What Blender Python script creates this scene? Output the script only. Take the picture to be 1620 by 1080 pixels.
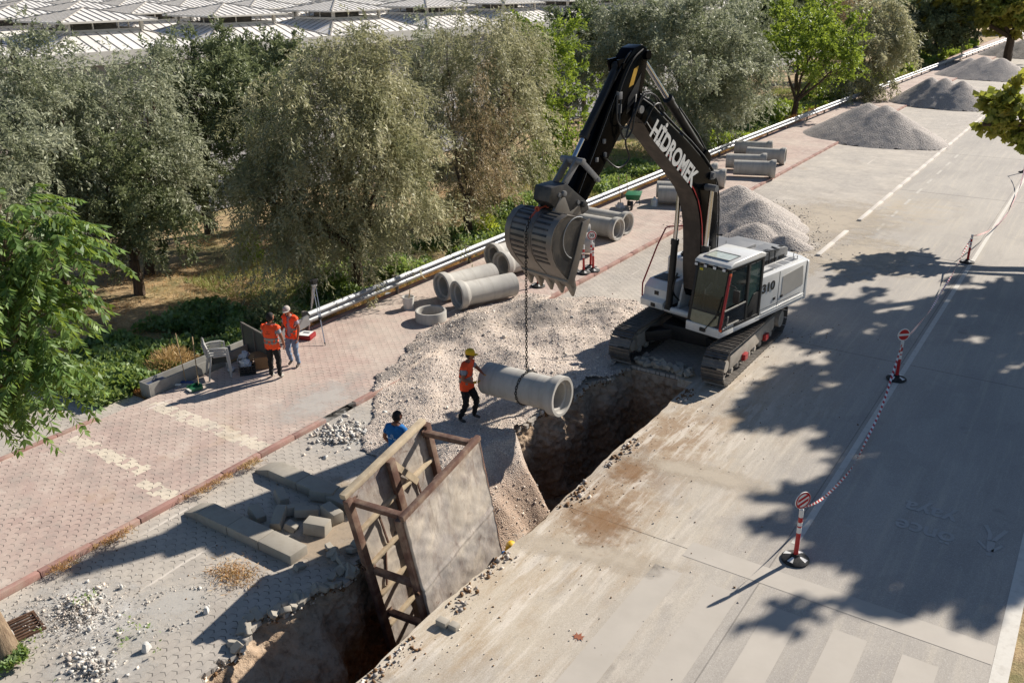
import bpy, bmesh, math, random
import numpy as np
from mathutils import Vector, Matrix, noise as mnoise
R = math.radians
scene = bpy.context.scene
for o in list(bpy.data.objects): bpy.data.objects.remove(o)
COL = scene.collection
# ---------------------------------------------------------------- camera
PITCH, YAW, ROLL, CAMH = R(22.3538), R(34.0581), R(-.5524), 9.7
fw = Vector((-math.sin(YAW)*math.cos(PITCH), math.cos(YAW)*math.cos(PITCH), -math.sin(PITCH)))
r0 = Vector((math.cos(YAW), math.sin(YAW), 0)); u0 = r0.cross(fw)
rt = r0*math.cos(ROLL)+u0*math.sin(ROLL); up = rt.cross(fw)
cam = bpy.data.objects.new('camera', bpy.data.cameras.new('camera')); COL.objects.link(cam)
mw = Matrix.Identity(4)
for i in range(3):
    mw[i][0] = rt[i]; mw[i][1] = up[i]; mw[i][2] = -fw[i]
mw[2][3] = CAMH
cam.matrix_world = mw
cam.data.sensor_width = 36; cam.data.lens = 1401.17/1620*36
cam.data.clip_end = 2000; cam.data.clip_start = .1
scene.camera = cam
# ---------------------------------------------------------------- light
SUN_AZ, SUN_EL = R(20.8), R(32.5)
w = bpy.data.worlds.new('World'); scene.world = w; w.use_nodes = True
nt = w.node_tree; bg = nt.nodes['Background']
sky = nt.nodes.new('ShaderNodeTexSky'); sky.sky_type = 'NISHITA'; sky.sun_disc = False
sky.sun_elevation = SUN_EL; sky.sun_rotation = SUN_AZ; sky.altitude = 900; sky.dust_density = .6; sky.ozone_density = 2.5
nt.links.new(sky.outputs[0], bg.inputs[0]); bg.inputs[1].default_value = .06
sl = bpy.data.lights.new('sun', 'SUN'); sl.energy = 5.0; sl.angle = R(.55); sl.color = (1, .93, .83)
so = bpy.data.objects.new('sun', sl); COL.objects.link(so)
sd = Vector((math.sin(SUN_AZ)*math.cos(SUN_EL), math.cos(SUN_AZ)*math.cos(SUN_EL), math.sin(SUN_EL)))
so.rotation_euler = sd.to_track_quat('Z', 'Y').to_euler(); so.location = (20, 60, 60)
scene.view_settings.view_transform = 'Standard'; scene.view_settings.look = 'None'
scene.view_settings.exposure = .6; scene.view_settings.gamma = 1
# ---------------------------------------------------------------- node helper
def srgb(h):
    h = h.lstrip('#'); c = [int(h[i:i+2], 16)/255 for i in (0, 2, 4)]
    return tuple((x/12.92 if x <= .04045 else ((x+.055)/1.055)**2.4) for x in c)+(1,)
def C8(r, g, b): return tuple((x/255/12.92 if x/255 <= .04045 else ((x/255+.055)/1.055)**2.4) for x in (r, g, b))+(1,)
class NT:
    def __init__(s, name):
        s.m = bpy.data.materials.new(name); s.m.use_nodes = True; s.t = s.m.node_tree
        s.b = s.t.nodes['Principled BSDF']; s.b.inputs['Roughness'].default_value = .8
        s._pos = s._obj = None
    def n(s, t, **k):
        x = s.t.nodes.new(t)
        for a, v in k.items(): setattr(x, a, v)
        return x
    def L(s, a, b): s.t.links.new(a, b)
    def put(s, v, sock):
        if isinstance(v, (int, float)): sock.default_value = v
        elif isinstance(v, (tuple, list)):
            v = tuple(v)
            sock.default_value = v if len(v) == len(sock.default_value) else (v[:3] if len(sock.default_value) == 3 else v+(1,))
        else: s.L(v, sock)
    @property
    def pos(s):
        if s._pos is None: s._pos = s.n('ShaderNodeNewGeometry').outputs['Position']
        return s._pos
    @property
    def obj(s):
        if s._obj is None: s._obj = s.n('ShaderNodeTexCoord').outputs['Object']
        return s._obj
    def xyz(s, v):
        x = s.n('ShaderNodeSeparateXYZ'); s.L(v, x.inputs[0]); return x.outputs
    def comb(s, x, y, z):
        c = s.n('ShaderNodeCombineXYZ')
        for i, v in enumerate((x, y, z)): s.put(v, c.inputs[i])
        return c.outputs[0]
    def m_(s, op, a, b=0., c=0., clamp=False):
        x = s.n('ShaderNodeMath', operation=op); x.use_clamp = clamp
        s.put(a, x.inputs[0]); s.put(b, x.inputs[1]); s.put(c, x.inputs[2]); return x.outputs[0]
    def mix(s, f, a, b, mode='MIX'):
        x = s.n('ShaderNodeMix', data_type='RGBA', blend_type=mode)
        s.put(f, x.inputs[0]); s.put(a, x.inputs[6]); s.put(b, x.inputs[7]); return x.outputs[2]
    def noise(s, v, scale, detail=4, rough=.55, out=0, dist=0.):
        x = s.n('ShaderNodeTexNoise'); s.L(v, x.inputs['Vector'])
        x.inputs['Scale'].default_value = scale; x.inputs['Detail'].default_value = detail
        x.inputs['Roughness'].default_value = rough; x.inputs['Distortion'].default_value = dist
        return x.outputs[out]
    def vor(s, v, scale, out='Distance', feature='F1'):
        x = s.n('ShaderNodeTexVoronoi', feature=feature); s.L(v, x.inputs['Vector']); x.inputs['Scale'].default_value = scale
        return x.outputs[out]
    def sc(s, v, k):
        x = s.n('ShaderNodeVectorMath', operation='MULTIPLY'); s.L(v, x.inputs[0]); x.inputs[1].default_value = k
        return x.outputs[0]
    def ramp(s, f, a, b):
        x = s.n('ShaderNodeMapRange'); s.put(f, x.inputs[0]); x.inputs[1].default_value = a; x.inputs[2].default_value = b
        x.clamp = True; return x.outputs[0]
    def wn(s, v, out='Value'):
        x = s.n('ShaderNodeTexWhiteNoise'); s.L(v, x.inputs['Vector']); return x.outputs[out]
    def bump(s, h, strength=.3, dist=.02):
        x = s.n('ShaderNodeBump'); x.inputs['Strength'].default_value = strength; x.inputs['Distance'].default_value = dist
        s.L(h, x.inputs['Height']); s.L(x.outputs[0], s.b.inputs['Normal'])
    def col(s, c, rough=None, metal=None):
        s.put(c, s.b.inputs['Base Color'])
        if rough is not None: s.put(rough, s.b.inputs['Roughness'])
        if metal is not None: s.put(metal, s.b.inputs['Metallic'])
        return s.m
def mat(name, c, rough=.7, metal=0., var=.18, vs=3., dirt=None, damt=.4, ds=2., bs=40., bump=.1, bd=.004, coat=0.):
    """painted / plain surface with blotchy wear and a dirt film"""
    s = NT(name); v = s.obj
    if isinstance(c, str): c = srgb(c)
    a = s.noise(v, vs, 5, .6); f = s.ramp(a, .3, .7)
    lo = tuple(x*(1-var) for x in c[:3])+(1,); hi = tuple(min(1, x*(1+var)) for x in c[:3])+(1,)
    k = s.mix(f, lo, hi)
    if dirt is not None:
        if isinstance(dirt, str): dirt = srgb(dirt)
        d = s.m_('MULTIPLY', s.ramp(s.noise(v, ds, 6, .65), .45, .75), damt)
        k = s.mix(d, k, dirt)
    s.col(k, rough, metal)
    if bump: s.bump(s.noise(v, bs, 3), bump, bd)
    if coat: s.b.inputs['Coat Weight'].default_value = coat
    return s.m
# ---------------------------------------------------------------- mesh helper
def tagp(o, label=None, cat=None, group=None, kind=None):
    if label: o['label'] = label
    if cat: o['category'] = cat
    if group: o['group'] = group
    if kind: o['kind'] = kind
    return o
def link(name, me, parent=None, loc=None):
    o = bpy.data.objects.new(name, me); COL.objects.link(o)
    if parent is not None: o.parent = parent
    if loc is not None: o.location = loc
    return o
def empty(name, loc=(0, 0, 0), rz=0., **k):
    o = bpy.data.objects.new(name, None); COL.objects.link(o)
    o.location = loc; o.rotation_euler = (0, 0, rz); o.empty_display_size = .3
    return tagp(o, **k)
def copy_tree(o, parent=None):
    c = o.copy(); COL.objects.link(c)
    if parent is not None: c.parent = parent
    for ch in list(o.children): copy_tree(ch, c)
    return c
class MB:
    def __init__(s, M=None): s.v = []; s.f = []; s.mi = []; s.M = M; s.cur = 0
    def add(s, vs, fs):
        b = len(s.v)
        for p in vs:
            p = Vector(p); s.v.append(tuple(s.M @ p) if s.M is not None else tuple(p))
        for f in fs: s.f.append([b+i for i in f]); s.mi.append(s.cur)
        return s
    def box(s, c, d, rot=None, taper=None):
        x, y, z = d[0]/2, d[1]/2, d[2]/2; t = taper or (1, 1)
        vs = [Vector(p) for p in ((-x, -y, -z), (x, -y, -z), (x, y, -z), (-x, y, -z), (-x*t[0], -y*t[1], z), (x*t[0], -y*t[1], z), (x*t[0], y*t[1], z), (-x*t[0], y*t[1], z))]
        if rot is not None: vs = [rot @ p for p in vs]
        c = Vector(c)
        return s.add([p+c for p in vs], [(0, 3, 2, 1), (4, 5, 6, 7), (0, 1, 5, 4), (1, 2, 6, 5), (2, 3, 7, 6), (3, 0, 4, 7)])
    def bb(s, a, b):
        return s.box([(a[i]+b[i])/2 for i in range(3)], [abs(b[i]-a[i]) for i in range(3)])
    def bar(s, p0, p1, w, h, upv=(0, 0, 1), off=(0, 0)):
        p0, p1 = Vector(p0), Vector(p1); d = p1-p0; L = d.length; d.normalize()
        u = Vector(upv)-d*Vector(upv).dot(d)
        if u.length < 1e-4: u = Vector((1, 0, 0))-d*d.x
        u.normalize(); r = d.cross(u)
        rot = Matrix((r, d, u)).transposed()
        return s.box((p0+p1)/2+r*off[0]+u*off[1], (w, L, h), rot)
    def tube(s, pts, r, n=8, caps=True):
        pts = [Vector(p) for p in pts]; k = len(pts)
        rs = r if isinstance(r, (list, tuple)) else [r]*k
        vs = []; fs = []; t0 = (pts[1]-pts[0]).normalized()
        a = Vector((0, 0, 1)) if abs(t0.z) < .9 else Vector((1, 0, 0))
        u = t0.cross(a).normalized()
        for i, p in enumerate(pts):
            t = (pts[min(i+1, k-1)]-pts[max(i-1, 0)])
            t = t.normalized() if t.length > 1e-7 else t0
            u = (u-t*u.dot(t)); u = u.normalized() if u.length > 1e-5 else t.orthogonal().normalized()
            w_ = t.cross(u)
            for j in range(n):
                an = 2*math.pi*j/n; vs.append(p+(u*math.cos(an)+w_*math.sin(an))*rs[i])
        for i in range(k-1):
            for j in range(n):
                fs.append((i*n+j, i*n+(j+1) % n, (i+1)*n+(j+1) % n, (i+1)*n+j))
        if caps: fs += [tuple(range(n))[::-1], tuple((k-1)*n+j for j in range(n))]
        return s.add(vs, fs)
    def cyl(s, p0, p1, r0, r1=None, n=16, caps=True):
        return s.tube([p0, p1], [r0, r0 if r1 is None else r1], n, caps)
    def lathe(s, prof, org=(0, 0, 0), axis=(0, 0, 1), n=32, close=False):
        ax = Vector(axis).normalized(); u = ax.orthogonal().normalized(); w_ = ax.cross(u); org = Vector(org)
        vs = []; fs = []; k = len(prof)
        for (r, h) in prof:
            for j in range(n):
                a = 2*math.pi*j/n; vs.append(org+ax*h+(u*math.cos(a)+w_*math.sin(a))*r)
        for i in range(k if close else k-1):
            i2 = (i+1) % k
            for j in range(n): fs.append((i*n+j, i*n+(j+1) % n, i2*n+(j+1) % n, i2*n+j))
        return s.add(vs, fs)
    def prism(s, poly, y0, y1, f=lambda a, b, c: (a, c, b)):
        """poly of (a,b); extruded from y0 to y1 along the third axis; f maps (a,b,c) to xyz"""
        n = len(poly); vs = [f(a, b, y0) for a, b in poly]+[f(a, b, y1) for a, b in poly]
        fs = [tuple(range(n)), tuple(range(2*n-1, n-1, -1))]+[(i, i+n, (i+1) % n+n, (i+1) % n) for i in range(n)]
        return s.add(vs, fs)
    def mesh(s, name, mats, smooth=35, bevel=0., seg=2, mergeT=0):
        me = bpy.data.meshes.new(name); me.from_pydata(s.v, [], s.f)
        mats = mats if isinstance(mats, (list, tuple)) else [mats]
        for m in mats: me.materials.append(m)
        me.polygons.foreach_set('material_index', [min(i, len(mats)-1) for i in s.mi])
        bm = bmesh.new(); bm.from_mesh(me)
        bmesh.ops.recalc_face_normals(bm, faces=bm.faces)
        if bevel:
            es = [e for e in bm.edges if len(e.link_faces) == 2 and e.calc_face_angle(0) > R(28)]
            bmesh.ops.bevel(bm, geom=es, offset=bevel, segments=seg, affect='EDGES', profile=.6, clamp_overlap=True)
        bm.to_mesh(me); bm.free()
        if smooth:
            me.polygons.foreach_set('use_smooth', [True]*len(me.polygons)); me.set_sharp_from_angle(angle=R(smooth))
        me.update(); return me
    def build(s, name, mats, parent=None, loc=None, **k):
        return link(name, s.mesh(name, mats, **k), parent, loc)
def fastmesh(name, V, F, mats, smooth=False, attr=None, mi=None):
    """numpy arrays, faces all of one size"""
    V = np.asarray(V, np.float32); F = np.asarray(F, np.int32); n, k = F.shape
    me = bpy.data.meshes.new(name); me.vertices.add(len(V)); me.vertices.foreach_set('co', V.ravel())
    me.loops.add(n*k); me.loops.foreach_set('vertex_index', F.ravel())
    me.polygons.add(n); me.polygons.foreach_set('loop_start', np.arange(0, n*k, k, dtype=np.int32))
    if smooth: me.polygons.foreach_set('use_smooth', np.ones(n, bool))
    for m in (mats if isinstance(mats, (list, tuple)) else [mats]): me.materials.append(m)
    if mi is not None: me.polygons.foreach_set('material_index', np.asarray(mi, np.int32))
    me.update(calc_edges=True)
    if attr is not None:
        for nm, arr in attr.items():
            a = me.attributes.new(nm, 'FLOAT', 'POINT'); a.data.foreach_set('value', np.asarray(arr, np.float32))
    me.validate(); return me
rng = np.random.default_rng(7); random.seed(7)
def fnoise(x, y, s=1., o=0.):
    """cheap vectorised smooth noise, about -1..1"""
    x = np.asarray(x)*s+o; y = np.asarray(y)*s+o*1.7
    v = (np.sin(x*1.7+1.3*np.sin(y*1.1+.5))+np.sin(y*2.1+1.1*np.sin(x*1.3+2.))+.6*np.sin((x+y)*2.9+np.sin(x*3.1-y))+.5*np.sin((x-y)*4.3+1.7)+.35*np.sin(x*7.7+2*np.sin(y*5.1))+.3*np.sin(y*9.1+2*np.sin(x*6.3)))
    return v/2.6
def sstep(a, b, x):
    t = np.clip((np.asarray(x)-a)/(b-a), 0, 1); return t*t*(3-2*t)
# ================================================================ THE SETTING: ground, pavings, trench
def paver_mat(name, base, alt, dust, dust_amt, bands=(), edgedirt=None):
    s = NT(name); X, Y, Z = s.xyz(s.pos)
    BW, BL = .14, .23
    kink = s.m_('PINGPONG', s.m_('ADD', s.m_('DIVIDE', Y, BL), 50.25), .5)
    v = s.m_('ADD', s.m_('DIVIDE', X, BW), s.m_('MULTIPLY', kink, .55))
    row = s.m_('FLOOR', v); fv = s.m_('FRACT', v)
    k2 = s.m_('PINGPONG', s.m_('ADD', fv, 0.), .5)
    u = s.m_('ADD', s.m_('ADD', s.m_('DIVIDE', Y, BL), s.m_('MULTIPLY', row, .5)), s.m_('MULTIPLY', s.m_('ABSOLUTE', s.m_('SUBTRACT', fv, .5)), .34))
    fu = s.m_('FRACT', u); cell = s.comb(row, s.m_('FLOOR', u), 3.)
    du = s.m_('SUBTRACT', .5, s.m_('ABSOLUTE', s.m_('SUBTRACT', fu, .5)))
    dv = s.m_('SUBTRACT', .5, s.m_('ABSOLUTE', s.m_('SUBTRACT', fv, .5)))
    ju = s.m_('SUBTRACT', 1., s.ramp(du, .026, .055)); jv = s.m_('MULTIPLY', s.m_('SUBTRACT', 1., s.ramp(dv, .02, .05)), .3)
    big = s.noise(s.pos, .35, 5, .6); mid = s.noise(s.pos, 2.1, 4, .6); fine = s.noise(s.pos, 60, 2)
    r = s.wn(cell)
    c = s.mix(s.m_('MULTIPLY', r, .8), base, alt)
    for (y0, hw, x0, x1, c2) in bands:      # blocks of another colour laid in a stripe across the footway
        yy = s.m_('ADD', Y, s.m_('MULTIPLY', s.m_('SUBTRACT', s.wn(s.comb(s.m_('FLOOR', u), row, 9.)), .5), .12))
        m = s.m_('MULTIPLY', s.m_('LESS_THAN', s.m_('ABSOLUTE', s.m_('SUBTRACT', yy, y0)), hw), s.m_('MULTIPLY', s.m_('GREATER_THAN', X, x0), s.m_('LESS_THAN', X, x1)))
        c = s.mix(s.m_('MULTIPLY', m, s.m_('GREATER_THAN', r, .12)), c, c2)
    d = s.m_('MULTIPLY', s.ramp(s.m_('ADD', s.m_('MULTIPLY', big, .7), s.m_('MULTIPLY', mid, .3)), .42, .66), dust_amt)
    c = s.mix(d, c, dust)
    gr1 = s.noise(s.sc(s.pos, (1, 1.6, 1)), 1.1, 6, .7); c = s.mix(s.m_('MULTIPLY', s.ramp(gr1, .52, .66), .4), c, C8(152, 146, 138)); c = s.mix(s.m_('MULTIPLY', s.ramp(gr1, .46, .32), .35), c, C8(222, 212, 198))
    wk = s.m_('MULTIPLY', s.m_('MULTIPLY', s.ramp(Y, 26., 30.), s.ramp(Y, 44., 38.)), s.ramp(s.noise(s.pos, .6, 5, .65), .38, .58)); sp_ = s.noise(s.sc(s.pos, (1, 1.8, 1)), 16, 4, .75)
    c = s.mix(s.m_('MULTIPLY', wk, s.m_('MULTIPLY', s.ramp(sp_, .46, .6), edgedirt or 0.)), c, C8(146, 130, 108))
    scr = s.m_('MULTIPLY', s.ramp(s.noise(s.sc(s.pos, (6, .35, 1)), .9, 3, .5), .68, .72), .6); c = s.mix(scr, c, C8(226, 216, 204))
    rust = s.m_('MULTIPLY', s.ramp(s.noise(s.pos, .55, 3, .5, dist=.4), .66, .78), .45)
    c = s.mix(rust, c, srgb('#a98a63'))
    dk = s.m_('MULTIPLY', s.ramp(s.noise(s.sc(s.pos, (1.3, .5, 1)), .9, 5, .65), .52, .75), .3)
    c = s.mix(dk, c, srgb('#7f746c'))
    c = s.mix(s.m_('MULTIPLY', s.ramp(fine, .35, .7), .25), c, s.mix(.5, c, (0.08, .07, .06, 1)))
    jm = s.m_('MULTIPLY', s.m_('MAXIMUM', ju, jv), s.ramp(s.noise(s.pos, 1.3, 3), .25, .55))
    jm = s.m_('MULTIPLY', jm, s.m_('SUBTRACT', 1., s.m_('MULTIPLY', d, .5)))
    c = s.mix(s.m_('MULTIPLY', jm, .82), c, (.055, .05, .045, 1))
    s.bump(s.m_('SUBTRACT', s.m_('MULTIPLY', fine, .15), s.m_('MAXIMUM', ju, jv)), .5, .006)
    return s.col(c, .85)
BEIGE = C8(218, 205, 184)
m_red = paver_mat('red_pavers', C8(190, 167, 155), C8(174, 151, 141), C8(198, 184, 170), .9,
    bands=((11.25, .2, -18.3, -14.2, BEIGE), (9.15, .17, -18.3, -15.6, BEIGE), (8.85, .16, -15.3, -14.2, BEIGE)))
m_grey = paver_mat('grey_pavers', C8(180, 172, 162), C8(166, 158, 149), C8(196, 186, 172), .8, edgedirt=.75)
def road_mat():
    s = NT('concrete_road'); X, Y, Z = s.xyz(s.pos)
    big = s.noise(s.sc(s.pos, (1, .3, 1)), .5, 6, .6); fine = s.noise(s.pos, 45, 3, .7); st = s.noise(s.sc(s.pos, (5, .22, 1)), 1.2, 5, .65)
    c = s.mix(s.ramp(big, .3, .7), srgb('#9a938b'), srgb('#b4aca1'))
    c = s.mix(s.m_('MULTIPLY', s.ramp(st, .5, .72), .5), c, srgb('#c6bba8'))
    c = s.mix(s.m_('MULTIPLY', s.ramp(s.noise(s.sc(s.pos, (3, .25, 1)), .8, 5, .6), .55, .75), .35), c, srgb('#7f7870'))
    # pale spoil dust and brown soil trodden out of the trench
    near = s.m_('SUBTRACT', 1., s.ramp(s.m_('ADD', s.m_('ABSOLUTE', s.m_('ADD', X, 7.6)), s.m_('MULTIPLY', s.noise(s.pos, .8, 3), 1.6)), 1.6, 4.6))
    ny = s.m_('MULTIPLY', s.ramp(Y, 4., 8.), s.m_('SUBTRACT', 1., s.ramp(Y, 19.5, 24.)))
    near = s.m_('MULTIPLY', near, ny)
    c = s.mix(s.m_('MULTIPLY', near, .75), c, srgb('#c6b8a2'))
    c = s.mix(s.m_('MULTIPLY', near, s.m_('MULTIPLY', s.ramp(s.noise(s.sc(s.pos, (2.2, .5, 1)), 1.1, 6, .7), .48, .66), .7)), c, srgb('#a08562'))
    nb = s.m_('SUBTRACT', 1., s.ramp(s.m_('ADD', s.m_('ABSOLUTE', s.m_('ADD', X, 6.9)), s.m_('MULTIPLY', s.noise(s.pos, 1.4, 4), .9)), .9, 1.7))
    nb = s.m_('MULTIPLY', nb, s.m_('MULTIPLY', s.ramp(Y, 11.4, 13.), s.m_('SUBTRACT', 1., s.ramp(Y, 17.5, 19.5))))
    c = s.mix(s.m_('MULTIPLY', s.m_('MULTIPLY', nb, s.ramp(s.noise(s.pos, 1.7, 7, .75), .36, .52)), .95), c, s.mix(s.noise(s.pos, 9, 4, .7), C8(128, 100, 72), C8(168, 142, 112)))
    tyre = s.m_('MULTIPLY', s.ramp(s.noise(s.sc(s.pos, (3.2, .35, 1)), 1.6, 6, .7), .5, .6), s.m_('MULTIPLY', near, .75)); c = s.mix(tyre, c, C8(214, 204, 190))
    patch = s.m_('MULTIPLY', s.ramp(s.noise(s.sc(s.pos, (1.2, .8, 1)), .55, 6, .65, dist=.5), .52, .6), .35); c = s.mix(patch, c, C8(150, 143, 136))
    agg = s.vor(s.pos, 75, 'Color'); c = s.mix(s.m_('MULTIPLY', s.ramp(s.xyz(agg)[0], .55, 1.), .22), c, C8(96, 92, 88)); c = s.mix(s.m_('MULTIPLY', s.ramp(s.xyz(agg)[1], .75, 1.), .25), c, C8(224, 218, 208))
    stain = s.m_('MULTIPLY', s.ramp(s.noise(s.pos, .9, 3, .5), .68, .74), .3); c = s.mix(stain, c, C8(96, 90, 84))
    spk = s.m_('MULTIPLY', s.ramp(s.vor(s.pos, 26), .10, .04), s.m_('ADD', s.m_('MULTIPLY', near, .8), .12))
    c = s.mix(spk, c, srgb('#6a5a48'))
    hay = s.m_('MULTIPLY', s.m_('MULTIPLY', s.ramp(s.m_('ABSOLUTE', s.m_('SUBTRACT', Y, 41.5)), 4.5, 1.5), s.ramp(X, -4., -7.)), s.ramp(s.noise(s.sc(s.pos, (1, 2, 1)), .9, 5, .7), .4, .62))
    c = s.mix(s.m_('MULTIPLY', hay, .6), c, srgb('#b3a183'))
    c = s.mix(s.m_('MULTIPLY', s.ramp(fine, .3, .75), .3), c, s.mix(.55, c, (.05, .05, .05, 1)))
    jo = None
    for y0 in (7.4, 13.0, 23.9, 34.6, 45.8, 57., 68., 79.):
        a = s.m_('LESS_THAN', s.m_('ABSOLUTE', s.m_('SUBTRACT', Y, y0)), .012 if y0 < 30 else .03)
        jo = a if jo is None else s.m_('MAXIMUM', jo, a)
    a = s.m_('MULTIPLY', s.m_('LESS_THAN', s.m_('ABSOLUTE', s.m_('ADD', X, 3.52)), .012), .6)
    jo = s.m_('MAXIMUM', jo, a)
    cr = s.m_('MULTIPLY', s.ramp(s.vor(s.pos, .28, 'Distance', 'DISTANCE_TO_EDGE'), .006, .002), .0)
    c = s.mix(s.m_('MULTIPLY', jo, .7), c, (.05, .045, .04, 1))
    s.bump(s.m_('ADD', fine, s.m_('MULTIPLY', jo, -2.)), .35, .006)
    return s.col(c, .82)
m_road = road_mat()
def soil_mat(name, a, b, c3, sc_=3., bump=.6, dist=.05):
    s = NT(name); n1 = s.noise(s.pos, sc_*.4, 6, .65); n2 = s.noise(s.pos, sc_*4, 5, .7); n3 = s.noise(s.pos, 38, 3, .7)
    c = s.mix(s.ramp(n1, .35, .65), a, b); c = s.mix(s.m_('MULTIPLY', s.ramp(n2, .45, .7), .55), c, c3)
    c = s.mix(s.m_('MULTIPLY', s.ramp(n3, .5, .75), .4), c, s.mix(.5, c, (.03, .025, .02, 1)))
    s.bump(s.m_('ADD', n2, s.m_('MULTIPLY', n3, .5)), bump, dist)
    return s.col(c, .95)
def earth_mat():
    s = NT('verge_earth'); X, Y, Z = s.xyz(s.pos)
    n1 = s.noise(s.pos, .22, 6, .6); n2 = s.noise(s.pos, 1.6, 6, .7); n3 = s.noise(s.pos, 22, 4, .75); n4 = s.noise(s.sc(s.pos, (1, 1, 1)), .5, 4, .6)
    c = s.mix(s.ramp(n2, .35, .65), srgb('#8f7658'), srgb('#c2a77c'))
    c = s.mix(s.m_('MULTIPLY', s.ramp(n3, .5, .7), .7), c, srgb('#dbc59a'))
    c = s.mix(s.m_('MULTIPLY', s.ramp(n3, .48, .3), .6), c, srgb('#5d4a35'))
    c = s.mix(s.m_('MULTIPLY', s.ramp(n4, .5, .62), .65), c, srgb('#55602f'))
    s.bump(n3, .7, .05); return s.col(c, .95)
m_earth = earth_mat()
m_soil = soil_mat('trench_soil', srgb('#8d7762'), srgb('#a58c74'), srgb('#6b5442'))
m_spoil_clay = srgb('#8a6238')
def gravel_mat(name, a, b, c3, scale=38., patch=None):
    s = NT(name); n1 = s.noise(s.pos, .8, 5, .6); cell = s.vor(s.pos, scale, 'Color'); d = s.vor(s.pos, scale, 'Distance'); d2 = s.vor(s.pos, scale*.45, 'Distance')
    v = s.xyz(cell)[0]
    c = s.mix(v, a, b); c = s.mix(s.m_('MULTIPLY', s.ramp(s.xyz(cell)[1], .6, 1.), .7), c, c3)
    if patch: c = s.mix(s.m_('MULTIPLY', s.ramp(n1, .47, .6), .65), c, patch)
    c = s.mix(s.m_('MULTIPLY', s.ramp(d, .35, .75), .5), c, (.06, .05, .045, 1))  # shade between the stones put into the colour as ambient occlusion
    s.bump(s.m_('ADD', s.m_('MULTIPLY', d, -1.), s.m_('MULTIPLY', d2, -1.2)), .9, .03)
    return s.col(c, .9)
m_grav = gravel_mat('crushed_stone', srgb('#c6b2a0'), srgb('#9f8d80'), srgb('#e3d6c6'), 34., srgb('#d3bda6'))
m_gpile = gravel_mat('pile_gravel', C8(178, 168, 160), C8(200, 190, 181), C8(222, 214, 205), 26.)
# --- flat sheets
def sheet(name, x0, x1, y0, y1, z, m, **k):
    me = bpy.data.meshes.new(name); me.from_pydata([(x0, y0, z), (x1, y0, z), (x1, y1, z), (x0, y1, z)], [], [(0, 1, 2, 3)]); me.materials.append(m)
    return tagp(link(name, me), kind='structure', **k)
def grid(name, x0, x1, y0, y1, nx, ny, fz, m, keep=None, **k):
    xs = np.linspace(x0, x1, nx); ys = np.linspace(y0, y1, ny); X, Y = np.meshgrid(xs, ys); Z = fz(X, Y)
    V = np.stack([X, Y, Z], -1).reshape(-1, 3); i = np.arange(nx*ny).reshape(ny, nx)
    F = np.stack([i[:-1, :-1], i[:-1, 1:], i[1:, 1:], i[1:, :-1]], -1).reshape(-1, 4)
    if keep is not None:
        kk = keep(X, Y).reshape(-1); F = F[kk[F].all(1)]
        used = np.unique(F); mp = np.zeros(len(V), int); mp[used] = np.arange(len(used)); V = V[used]; F = mp[F]
    return link(name, fastmesh(name, V, F, m, smooth=True))
# verge ground west of the footway, rolling a little
def verge_z(X, Y): return -.12+.16*fnoise(X, Y, .35, 3.)*sstep(-19, -21, X)+.5*sstep(-21, -30, X)*0-.0*Y
g = grid('ground', -30, -18.66, -12, 150, 60, 500, verge_z, m_earth); tagp(g, kind='structure')
sheet('far_ground', -260, -30, -60, 420, -.12, m_earth); sheet('far_ground', -30, -18.66, 150, 420, -.12, m_earth)
sheet('far_ground', -260, 200, 420, 900, -.13, m_earth)
m_lot = mat('car_park_asphalt', '#8b8682', .85, var=.15, vs=.3)
sheet('car_park', -54, -33.5, -20, 200, -.05, m_lot)
sheet('median_ground', .34, 60, -20, 420, -.05, m_earth)
# footway with its red kerb
SWZ = .1
sheet('footway', -18.6, -14.22, -6, 420, SWZ, m_red)
m_kerb = mat('red_kerb_stone', '#9c776d', .85, var=.2, vs=2, dirt='#b5a595', damt=.7, ds=3)
m_kerbw = mat('pale_kerb_stone', C8(208, 200, 190), .85, var=.06, vs=.7, dirt='#b5a999', damt=.4, ds=.5)
m_conc = mat('weathered_concrete', '#9b948a', .88, var=.14, vs=1.5, dirt='#7a6f62', damt=.45, ds=2.5, bs=60, bump=.15)
k1 = MB(); y = -5.
while y < 160:
    if not (12.35 < y < 13.1 or 16.2 < y < 20.2):
        dz = random.uniform(-.012, .012)
        k1.bb((-14.22, y+.006, -.05), (-14.09+random.uniform(-.008, .008), y+.99, SWZ+.012+dz))
    y += 1.
tagp(k1.build('kerb', m_kerb, bevel=.012), kind='structure')
k2 = MB(); y = 32.6
while y < 300:
    if random.random() > .04 or y > 50: k2.bb((-8.36, y+.01, -.03), (-8.18, y+1.998, .075))
    y += 2.
tagp(k2.build('kerb', m_kerbw, bevel=.02), kind='structure')
k3 = MB()
for y in range(-5, 160):
    if y >= 16 or y < 10: k3.bb((-18.72, y+.006, -.25), (-18.6, y+.994, SWZ+.05))
tagp(k3.build('kerb', m_kerb, bevel=.012), kind='structure')
sheet('side_path', -33.5, -18.72, 5.6, 11.4, -.02+.03, m_grey)
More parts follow.
